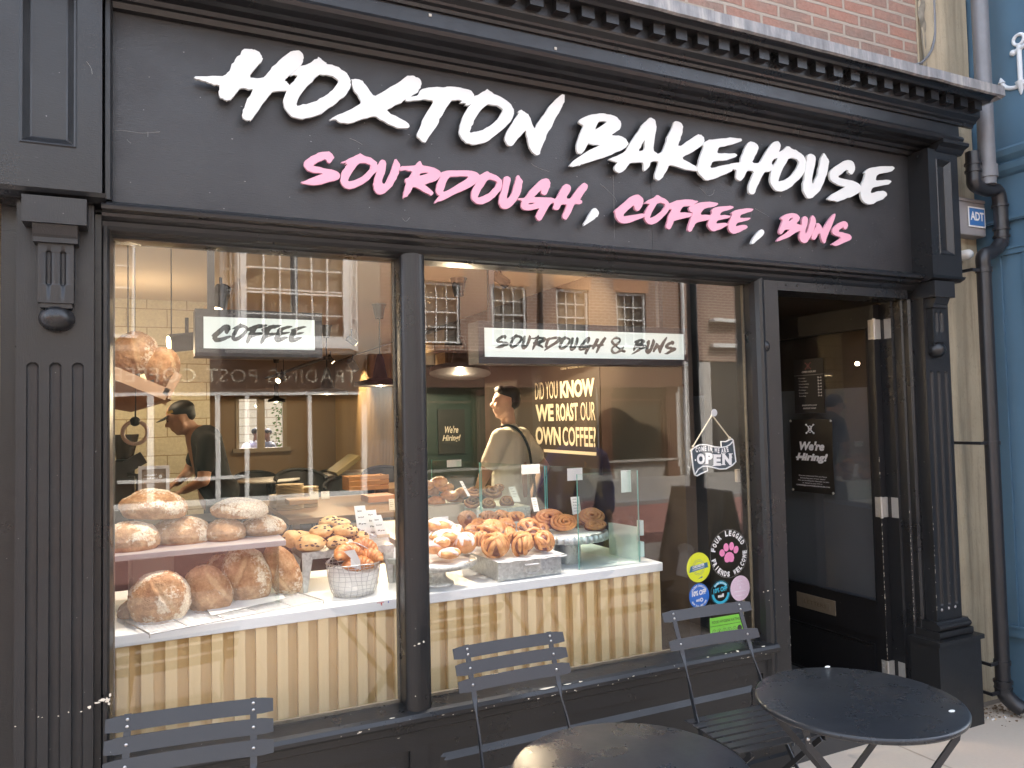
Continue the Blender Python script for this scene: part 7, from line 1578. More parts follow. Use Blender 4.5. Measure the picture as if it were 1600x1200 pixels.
for s_ in (1, -1): caps(b, f.w((hip[0]-.02, s_*.09, .92)), .09, f.w((hip[0]+.02, s_*.1, .5)), .06); caps(b, f.w((hip[0]+.02, s_*.1, .5)), .055, f.w((hip[0]-.03, s_*.1, .09)), .04); caps(b, f.w((hip[0]-.05, s_*.1, .045)), .036, f.w((hip[0]+.12, s_*.1, .035)), .03)
remesh(b.build('body', skin_w, bar), .009, 5)
blk = pm('black_tee', (.008, .008, .009), .85, var=.2, vscale=8)
b = MB()
for y in (-.07, 0, .07): caps(b, f.w(neck+(-.07, y, -.07)), .11, f.w(waist+(0, y, 0)), .125); caps(b, f.w(waist+(0, y, 0)), .125, f.w((hip[0]-.02, y, 1.0)), .13)
for s0, e_ in ((sL, eL), (sR, eR)): caps(b, f.w(neck+(-.05, np.sign(s0[1])*.08, -.06)), .085, f.w(s0), .075); caps(b, f.w(s0), .075, f.w(s0+(e_-s0)*.6), .068)
remesh(b.build('tee_shirt', blk, bar), .011, 4)
b = MB()
for s_ in (1, -1): caps(b, f.w((hip[0]-.02, s_*.085, .93)), .11, f.w((hip[0]+.02, s_*.1, .5)), .08); caps(b, f.w((hip[0]+.02, s_*.1, .5)), .078, f.w((hip[0]-.03, s_*.1, .11)), .065)
remesh(b.build('trousers', pm('navy_work_trousers', (.02, .025, .04), .8), bar), .012, 3)
b = MB(); b.ball(P(-.020, 0, .055), (.096*k, .082*k, .070*k), 24, 16, R=Rm); b.ball(P(-.062, 0, .02), (.045*k, .07*k, .06*k), 16, 12, R=Rm); remesh(b.build('cap_crown', 'dark', bar), .008, 2)
b = MB(); pts = []
for i in range(9):
    a = -1.15+2.3*i/8; pts.append((P(.062+.0*cos(a), .070*sin(a), .050), P(.075+.085*cos(a), .066*sin(a), .026+.006*cos(a))))
v = [p for q in pts for p in q]; v2 = [p+np.array((0, 0, .006)) for p in v]; m = len(v); b.add(v+v2, [(2*i, 2*i+1, 2*i+3, 2*i+2) for i in range(8)]+[(m+2*i+2, m+2*i+3, m+2*i+1, m+2*i) for i in range(8)]+[(2*i+1, m+2*i+1, m+2*i+3, 2*i+3) for i in range(8)], 0, True); b.build('cap_peak', 'dark', bar)
b = MB(); 
for s_ in (-1, 1): b.obox(P(.045, s_*.083, .07), Rm[:, 0]*.020, Rm[:, 1]*.003, Rm[:, 2]*.010)
b.build('cap_patch', pm('yellow_patch', (.6, .42, .1), .6), bar)
sharp_eyes(bar, P, k)
# --- passer-by in a blue coat standing on the pavement (only reflected)
f = Fig((2.96, -2.34, 0), radians(95), .93); pb = thing('person', 'person in long blue coat reflected in the right window beside the coffee lettering', 'person', (2.96, -2.34, 0))
b = MB(); P, Rm, k = head(b, f, (.03, 0, 1.62), (1, 0, -.1), (0, 0, 1)); caps(b, f.w((0, 0, 1.42)), .055, f.w((.01, 0, 1.56)), .052); caps(b, f.w((0, 0, 1.35)), .12, f.w((0, 0, .95)), .14)
for s_ in (1, -1): caps(b, f.w((0, s_*.18, 1.38)), .055, f.w((-.02, s_*.26, 1.10)), .045); caps(b, f.w((-.02, s_*.26, 1.10)), .042, f.w((.14, s_*.20, .92)), .03); hand(b, f, (.14, s_*.20, .92), (.7, -s_*.1, -.5), (0, -s_, 0), .8); caps(b, f.w((0, s_*.09, .92)), .09, f.w((.0, s_*.10, .5)), .06); caps(b, f.w((.0, s_*.1, .5)), .055, f.w((-.01, s_*.1, .09)), .04); caps(b, f.w((-.03, s_*.1, .045)), .036, f.w((.14, s_*.11, .035)), .03)
remesh(b.build('body', skin_l, pb), .012, 4)
b = MB(); b.ball(P(-.02, 0, .05), (.1*k, .088*k, .08*k), 20, 14, R=Rm); b.ball(P(-.05, 0, -.04), (.065*k, .08*k, .1*k), 18, 12, R=Rm); remesh(b.build('hair', pm('brown_hair', (.06, .035, .02), .7), pb), .01, 2)
coat = pm('royal_blue_coat', (.04, .09, .36), .7, var=.2, vscale=4, bscale=12, bstr=.5, bdist=.02)
b = MB()
for y in (-.09, 0, .09): caps(b, f.w((0, y, 1.36)), .12, f.w((0, y*1.2, 1.0)), .14); caps(b, f.w((0, y*1.2, 1.0)), .14, f.w((0, y*1.7, .55)), .17)
for s_ in (1, -1): caps(b, f.w((0, s_*.1, 1.38)), .09, f.w((0, s_*.19, 1.36)), .08); caps(b, f.w((0, s_*.19, 1.36)), .08, f.w((-.02, s_*.27, 1.10)), .07); caps(b, f.w((-.02, s_*.27, 1.10)), .066, f.w((.10, s_*.22, .96)), .055)
caps(b, f.w((-.05, 0, 1.46)), .085, f.w((-.04, 0, 1.40)), .1); remesh(b.build('coat', coat, pb), .014, 3)
b = MB()
for s_ in (1, -1): caps(b, f.w((0, s_*.1, .6)), .075, f.w((-.01, s_*.1, .12)), .055)
remesh(b.build('trousers', 'dark', pb), .014, 2)
# --- two walkers outside the rear window
def walker(px, py_top, Y, az, shirt, label, skin, hair, pack):
    T = onY(px, py_top, Y); g = -.1; f = Fig((T[0], Y, g), az, (T[2]-g)/1.78); t = thing('person', label, 'person', (T[0], Y, g), 'walkers outside the rear window'); K = f.k
    b = MB(); P, Rm, k = head(b, f, (.03, 0, 1.64), (1, 0, -.05), (0, 0, 1)); caps(b, f.w((0, 0, 1.42)), .055*K, f.w((.01, 0, 1.56)), .052*K); caps(b, f.w((0, 0, 1.35)), .12*K, f.w((0, 0, .95)), .13*K)
    for s_ in (1, -1): caps(b, f.w((0, s_*.18, 1.40)), .055*K, f.w((-.02, s_*.25, 1.12)), .045*K); caps(b, f.w((-.02, s_*.25, 1.12)), .042*K, f.w((.18, s_*.18, 1.05)), .03*K); hand(b, f, (.18, s_*.18, 1.05), (1, 0, 0), (0, 0, -1), .6); caps(b, f.w((0, s_*.09, .92)), .09*K, f.w((s_*.1, s_*.10, .5)), .06*K); caps(b, f.w((s_*.1, s_*.1, .5)), .055*K, f.w((s_*.16, s_*.1, .09)), .04*K); caps(b, f.w((s_*.14, s_*.1, .045)), .036*K, f.w((s_*.14+.15, s_*.11, .035)), .03*K)
    remesh(b.build('body', skin, t), .014, 3)
    b = MB(); b.ball(P(-.015, 0, .045), (.100*k, .084*k, .075*k), 18, 12, R=Rm); b.build('hair', hair, t)
    b = MB()
    for y in (-.08, 0, .08): caps(b, f.w((0, y, 1.37)), .12*K, f.w((0, y, .95)), .13*K)
    for s_ in (1, -1): caps(b, f.w((0, s_*.1, 1.39)), .09*K, f.w((0, s_*.19, 1.37)), .075*K); caps(b, f.w((0, s_*.19, 1.37)), .075*K, f.w((-.02, s_*.25, 1.12)), .062*K); caps(b, f.w((-.02, s_*.25, 1.12)), .06*K, f.w((.13, s_*.2, 1.07)), .045*K)
    remesh(b.build('jacket', shirt, t), .015, 3)
    b = MB()
    for s_ in (1, -1): caps(b, f.w((0, s_*.09, .92)), .105*K, f.w((s_*.1, s_*.1, .5)), .08*K); caps(b, f.w((s_*.1, s_*.1, .5)), .075*K, f.w((s_*.15, s_*.1, .13)), .06*K)
    remesh(b.build('trousers', 'dark2', t), .016, 2)
    b = MB(); b.ball(f.w((-.20, 0, 1.22)), (.13*K, .14*K, .24*K), 20, 14); caps(b, f.w((-.05, .12, 1.48)), .022*K, f.w((.12, .12, 1.2)), .018*K); caps(b, f.w((-.05, -.12, 1.48)), .022*K, f.w((.12, -.12, 1.2)), .018*K); b.build('backpack', pack, t)
walker(399, 667, 12.4, radians(20), pm('lilac_grey_jacket', (.28, .26, .34), .8), 'walker in lilac grey jacket with white backpack in the left half of the rear window', skin_d, hairm, pm('white_backpack', (.6, .6, .65), .7))
walker(419, 668, 12.9, radians(200), pm('charcoal_jacket', (.10, .095, .10), .8), 'walker in charcoal jacket with brown backpack in the right half of the rear window', skin_d, hairm, pm('brown_backpack', (.12, .085, .06), .7))
# ================================================================= FURNITURE ON THE PAVEMENT
def flatbar(b, pts, w, t, wdir=(0, 1, 0), mi=None):
    """flat metal bar through pts; w = width across wdir projected, t = thickness"""
    pts = [np.array(p, float) for p in pts]; m = len(pts); v = []
    for i in range(m):
        tg = pts[min(i+1, m-1)]-pts[max(i-1, 0)]; tg /= np.linalg.norm(tg); a = np.array(wdir[i] if hasattr(wdir[0], '__len__') else wdir, float); a = a-tg*(a@tg); a /= np.linalg.norm(a); n_ = np.cross(tg, a)
        v += [pts[i]+a*w/2+n_*t/2, pts[i]-a*w/2+n_*t/2, pts[i]-a*w/2-n_*t/2, pts[i]+a*w/2-n_*t/2]
    fs = [(i*4+k, i*4+(k+1) % 4, (i+1)*4+(k+1) % 4, (i+1)*4+k) for i in range(m-1) for k in range(4)]
    b.add(v, fs+[(3, 2, 1, 0), ((m-1)*4, (m-1)*4+1, (m-1)*4+2, (m-1)*4+3)], mi, False)
rivet = MAT['steel']
def make_chair(label, slats=(0, 1, 2)):
    t = thing('bistro_chair', label, 'chair', (0, 0, 0), 'folding bistro chairs by the window')
    BT = np.array((0, .262, .822)); BS = np.array((0, .105, .455))
    up = (BT-BS)/np.linalg.norm(BT-BS)
    for s_ in (-1, 1):
        x = s_*.160; b = MB()
        P = [(x, *(BT+up*.0)[1:]), (x, *(BT-up*.17)[1:]), (x*1.0, *(BT-up*.22)[1:]), (x*1.03, *(BT-up*.29)[1:]), (x*1.06, .112, .47), (x*1.08, .07, .40), (x*1.1, -.245, .0)]
        wd = [(1, 0, 0), (1, 0, 0), (.6, 1, 0), (.1, 1, .3), (0, 1, .3), (0, 1, .5), (0, 1, .5)]
        flatbar(b, P, .018, .005, wd); b.build('leg', 'chair', t)
        b = MB(); flatbar(b, [(x*.94, -.185, .437), (x*.96, .02, .24), (x*.97, .235, .0)], .018, .005, (0, 1, 1)); b.build('leg', 'chair', t)
        b = MB(); flatbar(b, [(x*1.02, .11, .438), (x*1.02, -.195, .438)], .016, .005, (0, 0, 1)); b.build('seat_rail', 'chair', t)
    for z, y in ((.08, -.19), (.08, .165)): b = MB(); b.tube([(-.165, y, z), (.165, y, z)], .006, 8); b.build('stretcher', 'chair', t)
    for i in slats:
        c = BT-up*(.022+.0535*i)+np.array((0, -.006, 0)); b = MB(); n = 14; v = []
        for k in range(n+1):
            x = -.213+.426*k/n; dy = .012*(1-(2*k/n-1)**2); rx_ = .004 if k in (0, n) else 0
            for hz, th in ((-.0205+rx_, 0), (.0205-rx_, 0), (.0205-rx_, .0035), (-.0205+rx_, .0035)): p = c+up*hz+np.array((x, dy-th, 0)); v.append(p)
        b.add(v, [(k*4+j, (k+1)*4+j, (k+1)*4+(j+1) % 4, k*4+(j+1) % 4) for k in range(n) for j in range(4)]+[(0, 1, 2, 3), (n*4+3, n*4+2, n*4+1, n*4)], 0, False)
        o = b.build('back_slat', 'chair', t)
        b = MB()
        for s_ in (-1, 1):
            for h in ((-.009, .009) if i == 0 else (0,)): q = c+up*h+np.array((s_*.160, -.0035+.004, 0)); b.ball(q, (.0048, .003, .0048), 10, 6)
        b.build('rivet', rivet, o)
    for i in range(7):
        y = .115-.047*i; b = MB(); b.box((-.205, y-.018, .444), (.205, y+.018, .449)); bevel(b.build('seat_slat', 'chair', t), .002)
    return t
c1 = make_chair('folding bistro chair cut off at the lower left, in front of the left window')
def setchair(o, bx, by, rz):
    R = Matrix.Rotation(rz, 4, 'Z'); off = R @ Vector((0, .262, 0)); o.location = (bx-off.x, by-off.y, 0); o.rotation_euler = (0, 0, rz)
c2 = copy_thing(c1, (0, 0, 0), 0, 'folding bistro chair with three back slats between the mullion and the front table')
c3 = make_chair('folding bistro chair with only two back slats, beside the right table', (0, 2))
setchair(c1, .110, -.364, radians(-7)); setchair(c2, 1.145, -.213, radians(0)); setchair(c3, 2.03, -.196, radians(-3))
def make_table(label):
    t = thing('bistro_table', label, 'table', (0, 0, 0), 'round bistro tables on the pavement')
    b = MB(); b.lathe([(.0001, .704), (.296, .7035), (.302, .7015), (.3045, .697), (.304, .690), (.300, .686), (.296, .688), (.295, .6985), (.0001, .6985)][::-1], (0, 0, 0), 120); b.build('tabletop', 'table', t)
    for s_ in (-1, 1):
        y = s_*.15
        b = MB(); flatbar(b, [(-.235, y, .684), (-.225, y, .63), (.0, y*1.03, .36), (.25, y*1.06, .0)], .020, .006, (1, 0, 0)); b.build('leg', 'chair', t)
        y2 = y-.012*s_; b = MB(); flatbar(b, [(.235, y2, .684), (.225, y2, .63), (.0, y2*1.03, .36), (-.25, y2*1.06, .0)], .020, .006, (1, 0, 0)); b.build('leg', 'chair', t)
        b = MB(); b.ball((0, y+.006*s_, .36), (.006, .006, .006), 8, 6); b.ball((-.23, y+.006*s_, .655), (.006, .005, .006), 8, 6); b.ball((.23, y+.006*s_, .655), (.006, .005, .006), 8, 6); b.build('rivet', rivet, t)
    for x, z in ((.235, .688), (-.235, .688), (.20, .075), (-.20, .075)): b = MB(); b.tube([(x, -.155, z), (x, .155, z)], .006, 8); b.build('cross_bar', 'chair', t)
    return t
t1 = make_table('round dark bistro table on the right in front of the open door')
t2 = copy_thing(t1, (1.10, -1.03, 0), radians(25), 'round dark bistro table at the bottom centre, its front cut off by the frame')
t1.location = (1.988, -.962, 0); t1.rotation_euler = (0, 0, radians(-22))
for i, (px, py) in enumerate(((1293, 1042), (1487, 1111))):
    P = onZ(px, py, .706); b = MB(); b.ball(P, (.012, .007, .003), 12, 6); tag(b.build('table_clip', 'letter_white'), ['white plastic tab on the far edge of the right table', 'white plastic tab on the right edge of the right table'][i], 'clip')

# ================================================================= STICKERS AND SIGNS ON THE GLASS
SY = GY+.0075
def disc(b, c, r, y, mi=0, n=48, e=.0004):
    b.add([(c[0]+r*cos(a), y, c[2]+r*sin(a)) for a in np.linspace(0, 2*pi, n, endpoint=False)], [tuple(range(n))], mi, False)
def ringf(b, c, r0, r1, y, a0=0, a1=2*pi, mi=0, n=48):
    A = np.linspace(a0, a1, n); v = [(c[0]+r*cos(a), y, c[2]+r*sin(a)) for a in A for r in (r0, r1)]; b.add(v, [(2*i, 2*i+1, 2*i+3, 2*i+2) for i in range(n-1)], mi, False)
def arc_text(b, s, c, r, a0, a1, h, y, mi=0, inward=False, bold=.03, wf=.75):
    n = len(s)
    for i, ch in enumerate(s):
        if ch == ' ': continue
        a = a0+(a1-a0)*(i+.5)/n; rad = np.array((cos(a), 0, sin(a))); up = -rad if inward else rad; ex = np.array((up[2], 0, -up[0]))
        w = h*wf*(.35 if ch in "I1'!" else 1); P = np.array((c[0], y, c[2]))+rad*r-ex*w/2-up*h/2; text_on(b, ch, P, ex, up, w, h, mi, bold=bold)
wink = pm('sticker_white', (.82, .82, .80), .5, var=.01)
def sticker(px, py, r_px, name, label, cols, fn):
    C = onY(px, py, SY); r = r_px*depth_of(C)/1200; t = thing(name, label, 'sticker', tuple(C)); fn(t, C, r); return t
def s_yellow(t, C, r):
    b = MB(); disc(b, C, r, SY); b.build('disc', pm('sticker_yellow', (.72, .78, .02), .4, var=.02), t)
    b = MB(); y = SY-.0003; ringf(b, C, r*.50, r*.52, y); ringf(b, C, r*.40, r*.42, y); y -= .0002; b.add([(C[0]-r*.80, y, C[2]-.30*r), (C[0]+r*.80, y, C[2]-.06*r), (C[0]+r*.76, y, C[2]+.28*r), (C[0]-r*.68, y, C[2]+.12*r)], [(0, 1, 2, 3)], smooth=False); b.add([(C[0]-.1*r, y, C[2]-.78*r), (C[0]+.3*r, y, C[2]-.72*r), (C[0]+.3*r, y, C[2]-.60*r)], [(0, 1, 2)], smooth=False); b.build('ribbon', pm('sticker_navy', (.03, .14, .26), .5), t)
    b = MB(); e = np.array((.99, 0, .14)); text_on(b, 'CHICHESTER', (C[0]-r*.52, y-.0003, C[2]-.06*r), e, (0, 0, 1), r*1.02, r*.17, bold=.04); text_on(b, 'INDEPENDENTS', (C[0]-r*.5, y-.0003, C[2]-.19*r), e, (0, 0, 1), r*1.0, r*.08, bold=.02); b.build('lettering', wink, t)
def s_blue(t, C, r):
    b = MB(); disc(b, C, r, SY); b.build('disc', pm('sticker_blue', (.02, .15, .55), .4, var=.02), t)
    b = MB(); y = SY-.0004; arc_text(b, 'STUDENT DISCOUNTS', C, r*.80, radians(150), radians(30), r*.16, y); arc_text(b, 'SHOW YOUR CARD HERE', C, r*.80, radians(210), radians(330), r*.15, y, inward=True); text_on(b, '10% OFF', (C[0]-r*.72, y, C[2]-.02*r), (.995, 0, .08), (0, 0, 1), r*1.44, r*.42, bold=.05); text_on(b, 'uni', (C[0]-r*.32, y, C[2]-.45*r), (1, 0, 0), (0, 0, 1), r*.34, r*.24, bold=.05); ringf(b, (C[0]+r*.22, 0, C[2]-.33*r), r*.08, r*.16, y); b.build('lettering', wink, t)
def s_teal(t, C, r):
    b = MB(); y = SY-.0002; ringf(b, C, r*.70, r*.92, y, radians(185), radians(355)); ringf(b, C, r*.70, r*.92, y, radians(40), radians(140)); text_on(b, '10% OFF', (C[0]-r*.74, y, C[2]-.02*r), (.99, 0, .10), (0, 0, 1), r*1.46, r*.40, bold=.05); ringf(b, C, r*.985, r, y); b.build('lettering', pm('sticker_cyan', (.03, .45, .62), .4), t)
    b = MB(); y = SY-.0006; arc_text(b, 'STUDENT DISCOUNTS', C, r*.81, radians(138), radians(42), r*.12, y, bold=.02); text_on(b, 'null', (C[0]-r*.30, y, C[2]-.40*r), (1, 0, .05), (0, 0, 1), r*.62, r*.28, bold=.05); b.build('small_lettering', wink, t)
def s_pink(t, C, r):
    b = MB(); disc(b, C, r, SY); b.build('disc', pm('sticker_pale_pink', (.74, .56, .66), .5, var=.04), t)
    b = MB(); y = SY-.0004; 
    for z, w, h in ((.55, .5, .06), (.30, .6, .06), (-.28, 1.2, .10), (-.6, .9, .08)): b.box((C[0]-r*w/2, y, C[2]+z*r), (C[0]+r*w/2, y+.0002, C[2]+(z+h)*r))
    b.box((C[0]-r*.1, y, C[2]-.05*r), (C[0]+r*.1, y+.0002, C[2]+.15*r)); b.build('faded_print', pm('sticker_faded_white', (.80, .68, .76), .5), t)
def s_paw(t, C, r):
    b = MB(); y = SY-.0002; ringf(b, C, r*.985, r, y); b.build('edge', pm('clear_sticker_edge', (.30, .28, .26), .3), t)
    b = MB(); arc_text(b, 'FOUR LEGGED', C, r*.84, radians(172), radians(22), r*.23, y, bold=.05, wf=.62); arc_text(b, 'FRIENDS WELCOME', C, r*.84, radians(190), radians(365), r*.22, y, inward=True, bold=.05, wf=.60); b.build('lettering', wink, t)
    b = MB()
    def el(cx, cz, rx, rz, a=0): b.add([(C[0]+r*(cx+rx*cos(q)*cos(a)-rz*sin(q)*sin(a)), y, C[2]+r*(cz+rx*cos(q)*sin(a)+rz*sin(q)*cos(a))) for q in np.linspace(0, 2*pi, 28, endpoint=False)], [tuple(range(28))], 0, False)
    el(-.36, .06, .14, .15, .3); el(-.14, .27, .14, .17, .1); el(.15, .29, .13, .17, -.1); el(.38, .13, .13, .16, -.4)
    b.add([(C[0]+r*x, y, C[2]+r*z) for x, z in ((-.22, -.32), (-.26, -.18), (-.22, -.04), (-.10, .05), (.02, .07), (.14, .04), (.24, -.06), (.27, -.20), (.22, -.34), (.10, -.36), (.0, -.33), (-.12, -.36))], [tuple(range(12))], 0, False); b.build('paw_print', pm('sticker_pink', (.82, .26, .48), .5, var=.02), t)
sticker(1091.5, 886.5, 23, 'round_sticker', 'round yellow sticker with blue ribbon low on the right window', 0, s_yellow)
sticker(1092.5, 931, 19.5, 'round_sticker', 'round blue ten per cent off sticker under the yellow one', 0, s_blue)
sticker(1126, 926, 19, 'round_sticker', 'clear round sticker with cyan ten per cent off lettering', 0, s_teal)
sticker(1156.5, 919, 19.5, 'round_sticker', 'pale pink round sticker nearest the right jamb', 0, s_pink)
sticker(1139, 865, 37.5, 'round_sticker', 'large clear round dog friendly sticker with pink paw print', 0, s_paw)
# food hygiene sticker
A = onY(1109, 966.5, SY); Bq = onY(1161, 958, SY); z1 = (A[2]+Bq[2])/2+.0; h = .085
t = thing('hygiene_sticker', 'bright green food hygiene rating sticker behind the chair with two slats', 'sticker', (A[0], SY, z1-h))
b = MB(); b.box((A[0], SY, z1-h), (Bq[0], SY+.0006, z1)); b.build('sheet', pm('sticker_green', (.22, .68, .06), .5, var=.02), t)
b = MB(); text_on(b, 'FOOD HYGIENE RATING', (A[0]+.012, SY-.0004, z1-.026), (1, 0, 0), (0, 0, 1), Bq[0]-A[0]-.03, .012, bold=.01); b.box((A[0], SY-.0006, z1-.038), (Bq[0], SY-.0002, z1-.0365))
for k in range(6): C = (A[0]+.022+.029*k, 0, z1-.062); ringf(b, C, .009, .0105, SY-.0004, n=20); text_on(b, str(k), (C[0]-.0025, SY-.0004, C[2]-.004), (1, 0, 0), (0, 0, 1), .005, .008)
disc(b, (A[0]+.022+.029*5, 0, z1-.062), .0135, SY-.0003); b.build('lettering', 'ink', t)
# hanging OPEN sign
OY = GY+.022
def op(x, y, dy=0): P = onY(1060+x*.1, 630+y*.1, OY); return np.array((P[0], OY+dy, P[2]))
osn = thing('open_sign', 'hanging slate banner sign reading Come In, We Are Open, on white cords', 'sign', tuple(op(550, 1130)))
ol = [(200,742),(238,700),(330,650),(440,650),(560,683),(668,690),(662,600),(740,600),(800,568),(832,560),(852,580),(895,915),(840,970),(740,1025),(640,1030),(540,1003),(445,985),(455,1055),(350,1100),(290,1135),(252,1120),(225,1000)]
b = MB(); v = [op(x, y) for x, y in ol]; v2 = [p+np.array((0, .005, 0)) for p in v]; n = len(v); me = poly_mesh([[(p[0], p[2]) for p in v]], .0025); b.raw(me, lambda c: (c[0], OY+.003-c[2], c[1])); bpy.data.meshes.remove(me); b.build('board', pm('sign_slate', (.045, .065, .08), .5), osn)
b = MB(); vv = [op(x, y, -.001) for x, y in ol]; b.tube(vv, .0032, 6, closed=True); b.tube([op(x, y, -.001) for x, y in ((668, 690), (740, 680), (800, 650), (845, 600))], .0028, 6); b.tube([op(x, y, -.001) for x, y in ((445, 985), (380, 985), (310, 1030), (258, 1110))], .0028, 6)
for (ch, x0_, x1_, y0_, y1_, rt_) in (('O', 285, 410, 785, 955, 0), ('P', 422, 535, 775, 948, 0), ('E', 545, 660, 800, 978, 0), ('N', 682, 830, 785, 965, 0)):
    p00 = op(x0_, y1_, -.0012); p10 = op(x1_, y1_, -.0012); p01 = op(x0_, y0_, -.0012); ex = (p10-p00); w_ = np.linalg.norm(ex); ex /= w_; ez = p01-p00; h_ = np.linalg.norm(ez); ez /= h_; text_on(b, ch, p00, ex, ez, w_, h_, bold=.06)
    if ch in 'PEN':
        sw = w_*.46
        for (u, q) in {'P': ((-.08, 0), (-.08, .95)), 'E': ((-.10, 0), (-.10, .95)), 'N': ((-.12, .95), (-.12, 0), (.66, .95))}[ch]:
            c_ = p00+ex*(w_*u+sw/2)+ez*(h_*q+h_*.025)+np.array((0, -.0004, 0)); b.obox(c_, ex*sw/2, (0, .0002, 0), ez*h_*.032)
    if ch == 'E':
        for q in (.0, .80): c_ = p00+ex*(w_*.97)+ez*(h_*(q+.11))+np.array((0, -.0004, 0)); b.obox(c_, ex*w_*.05, (0, .0002, 0), ez*h_*.11)
for (ch, x, y, w_, sl_) in (('C', 272, 772, 34, -.14), ('O', 316, 762, 34, -.12), ('M', 358, 755, 42, -.08), ('E', 408, 748, 28, -.02), ('I', 462, 748, 12, .05), ('N', 486, 750, 34, .08), (',', 528, 770, 10, .1), ('W', 556, 768, 46, .12), ('E', 610, 780, 28, .1), ('A', 668, 782, 38, -.05), ('R', 716, 778, 34, -.14), ('E', 760, 764, 28, -.2)):
    P = op(x, y, -.0012); k_ = depth_of(P)/1200*.1; ex = np.array((cos(sl_), 0, -sin(sl_))); ez = np.array((sin(sl_), 0, cos(sl_))); text_on(b, ch, P, ex, ez, w_*k_*1.25, 78*k_ if ch != ',' else 20*k_, bold=.05)
b.ball(op(265, 888, -.001), (.004, .001, .004), 10, 6); b.ball(op(828, 842, -.001), (.004, .001, .004), 10, 6); b.build('lettering', wink, osn)
b = MB(); hk = op(525, 185); b.tube([op(225, 680), hk], .0028, 6); b.tube([hk, op(800, 545)], .0028, 6); b.ball(op(800, 545), .007, 8, 6); b.ball(op(228, 680), .006, 8, 6); b.tube([op(228, 700), op(180, 745)], .002, 6); b.build('cord', pm('cream_cord', (.66, .60, .45), .8), osn)
b = MB(); hk = op(525, 150); b.lathe([(.0001, GY+.010), (.016, GY+.008), (.017, GY+.0066)], (hk[0], 0, hk[2]), 20, axis='y'); b.tube([hk+(0, -.0, .0), hk+(0, .006, -.012), hk+(0, -.002, -.018)], .003, 6); b.build('suction_hook', pm('clear_plastic', (.55, .56, .55), .15), osn)
# tan cable inside the window
b = MB(); pts = [onY(1158, 448, .10), onY(1159, 600, .10), onY(1161, 730, .10), onY(1164, 850, .10), onY(1165, 900, .10), onY(1160, 960, .10)]; b.tube(arc(pts, 6), .0062, 8); tag(b.build('cable', pm('tan_cable', (.30, .26, .18), .5)), 'tan cable hanging inside the right window beside the open sign', 'cable')
b = MB(); P = onY(1159, 743, .11); b.box((P[0]-.03, .107, P[2]-.03), (P[0]+.03, .125, P[2]+.03)); tag(bevel(b.build('switch_plate', pm('tan_switch', (.30, .25, .18), .5)), .003), 'tan switch plate on the cable low beside the right jamb', 'switch')

# posters on the door glass
PX = DX+.017
def dp(px, py, o=0): P = onX(px, py, PX); return np.array((PX-o, P[1], P[2]))
EX = np.array((0, -1., 0)); EZ = np.array((0, 0, 1.))
def logo(b, P, s_, o):
    P = np.array(P)
    for sg in (-1, 1):
        q = [P+EX*(-sg*s_)+EZ*(-s_*.9), P+EX*(sg*s_)+EZ*(s_*.9)]; b.tube(q, s_*.09, 6)
        for q_ in q: b.ball(q_, s_*.20, 8, 6)
    b.tube([P+EX*(s_*.42*cos(a))+EZ*(s_*(.15+.50*sin(a))) for a in np.linspace(0, 2*pi, 18, endpoint=False)], s_*.08, 6, closed=True); b.tube([P+EX*(s_*.38*cos(a))+EZ*(s_*(-.45+.35*sin(a))) for a in np.linspace(0, 2*pi, 14, endpoint=False)], s_*.07, 6, closed=True)
A = dp(1239.5, 563); Bq = dp(1289, 645); t = thing('opening_hours_poster', 'small black opening hours poster, upper of the two on the door glass', 'poster', (PX, A[1], Bq[2])); W_ = A[1]-Bq[1]; H_ = A[2]-Bq[2]
b = MB(); b.box((PX, Bq[1], Bq[2]), (PX+.002, A[1], A[2])); b.build('sheet', pm('poster_sheet', (.012, .012, .014), .35), t)
ink2 = pm('poster_print_white', (.60, .60, .58), .6, var=.03)
b = MB(); o = np.array((PX-.0006, A[1], Bq[2]))
def tl(body, u, v_, w_, h_=None, **k): text_on(b, body, o+EX*W_*u+EZ*H_*v_, EX, EZ, W_*w_, None if h_ is None else H_*h_, **k)
tl('OPEN HOURS', .28, .745, .48, .035, shear=.3, bold=.03); b.box((PX-.0008, Bq[1]+.003, Bq[2]+H_*.70), (PX-.0004, A[1]-.003, Bq[2]+H_*.703))
for i, dname in enumerate(('Monday', 'Tuesday', 'Wednesday', 'Thursday', 'Friday', 'Saturday', 'Sunday')):
    tl(dname, .16, .63-.055*i, .055*len(dname)*.72, .030); tl('8-4' if i < 6 else '9-4', .80, .628-.055*i, .13, .034, bold=.03)
tl('MADE WITH LOVE', .25, .13, .5, .028, shear=.3, bold=.03); tl('MADE BY HAND', .28, .075, .44, .028, shear=.3, bold=.03); b.build('lettering', ink2, t)
b = MB(); logo(b, o+EX*W_*.5+EZ*H_*.87+np.array((0, 0, 0)), W_*.085, 0); b.build('emblem', pm('poster_dull_red', (.20, .07, .07), .6), t)
A = dp(1234, 655.5); Bq = dp(1305, 773.5); t = thing('hiring_poster', 'larger black hiring poster with white brush lettering and corner pins on the door glass', 'poster', (PX, A[1], Bq[2])); W_ = A[1]-Bq[1]; H_ = A[2]-Bq[2]
b = MB(); n = 12; v = []
for i in range(n+1):
    for j in range(n+1): u = i/n; q = j/n; v.append((PX-.003*sin(pi*u)*sin(pi*q)-.006*(u**4)*sin(pi*q*1.0), A[1]-W_*u, Bq[2]+H_*q))
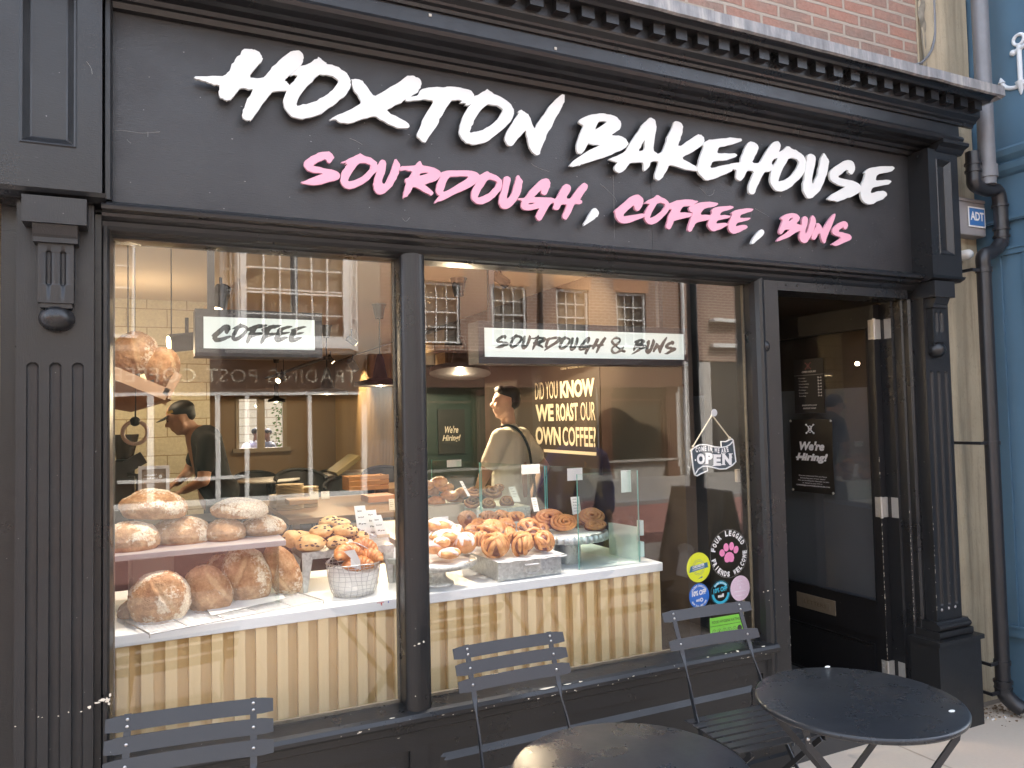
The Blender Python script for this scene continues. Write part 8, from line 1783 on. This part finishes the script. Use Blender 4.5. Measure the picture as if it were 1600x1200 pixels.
b.add(v, [(i*(n+1)+j, (i+1)*(n+1)+j, (i+1)*(n+1)+j+1, i*(n+1)+j+1) for i in range(n) for j in range(n)], 0, True); b.build('sheet', pm('poster_sheet_gloss', (.018, .016, .014), .28), t)
b = MB(); o = np.array((PX-.0068, A[1], Bq[2]))
tl("We're", .24, .575, .58, .125, shear=.28, bold=.05); tl('Hiring!', .15, .405, .74, .135, shear=.28, bold=.05); b.obox(o+EX*W_*.27+EZ*H_*.475, (.0003, 0, 0), EX*W_*.13, EZ*H_*.012)
for i, s_ in enumerate(('Are you awesome? Do you fancy', 'becoming part of our team?', 'We are looking for Baristas to join', 'us. Email us your CV at', 'CAREERS@HOXTONBAKEHOUSE.COM')): tl(s_, [.19, .23, .17, .28, .13][i], .215-.033*i, [.66, .58, .72, .46, .78][i], .021, bold=.03 if i == 4 else .01)
logo(b, o+EX*W_*.5+EZ*H_*.87, W_*.085, 0); b.build('lettering', pm('poster_brush_white', (.74, .75, .76), .6, var=.03), t)
b = MB()
for u, q in ((.03, .98), (.97, .98), (.03, .02), (.97, .02)): b.ball((PX-.004, A[1]-W_*u, Bq[2]+H_*q), (.004, .008, .008), 12, 8)
b.build('corner_pin', 'nickel', t)
# jamb bolt keep and small fixings on the shopfront
b = MB(); P = onY(1198, 541, -.047); b.lathe([(.016, -.0465), (.016, -.050), (.009, -.052), (.008, -.058), (.0001, -.059)][::1], (P[0], 0, P[2]), 16, axis='y', sy=1.5); b.build('bolt_keep', 'black', shop)
for px, py in ((1472, 953), (1483, 950), (1493, 948)): P = onY(px, py, -.0905); b = MB(); b.ball((P[0], -.0895, P[2]), (.0075, .004, .0075), 12, 8); b.build('filler_plug', pm('grey_filler', (.30, .29, .28), .7), shop)
# frieze fixings: pale square nails
for px, py in ((672, 24), (868, 76), (1026, 60)): P = onY(px, py, -.187); b = MB(); b.box((P[0]-.005, -.1895, P[2]-.005), (P[0]+.005, -.1865, P[2]+.005)); b.build('fixing', pm('pale_fixing', (.5, .48, .42), .6), shop)
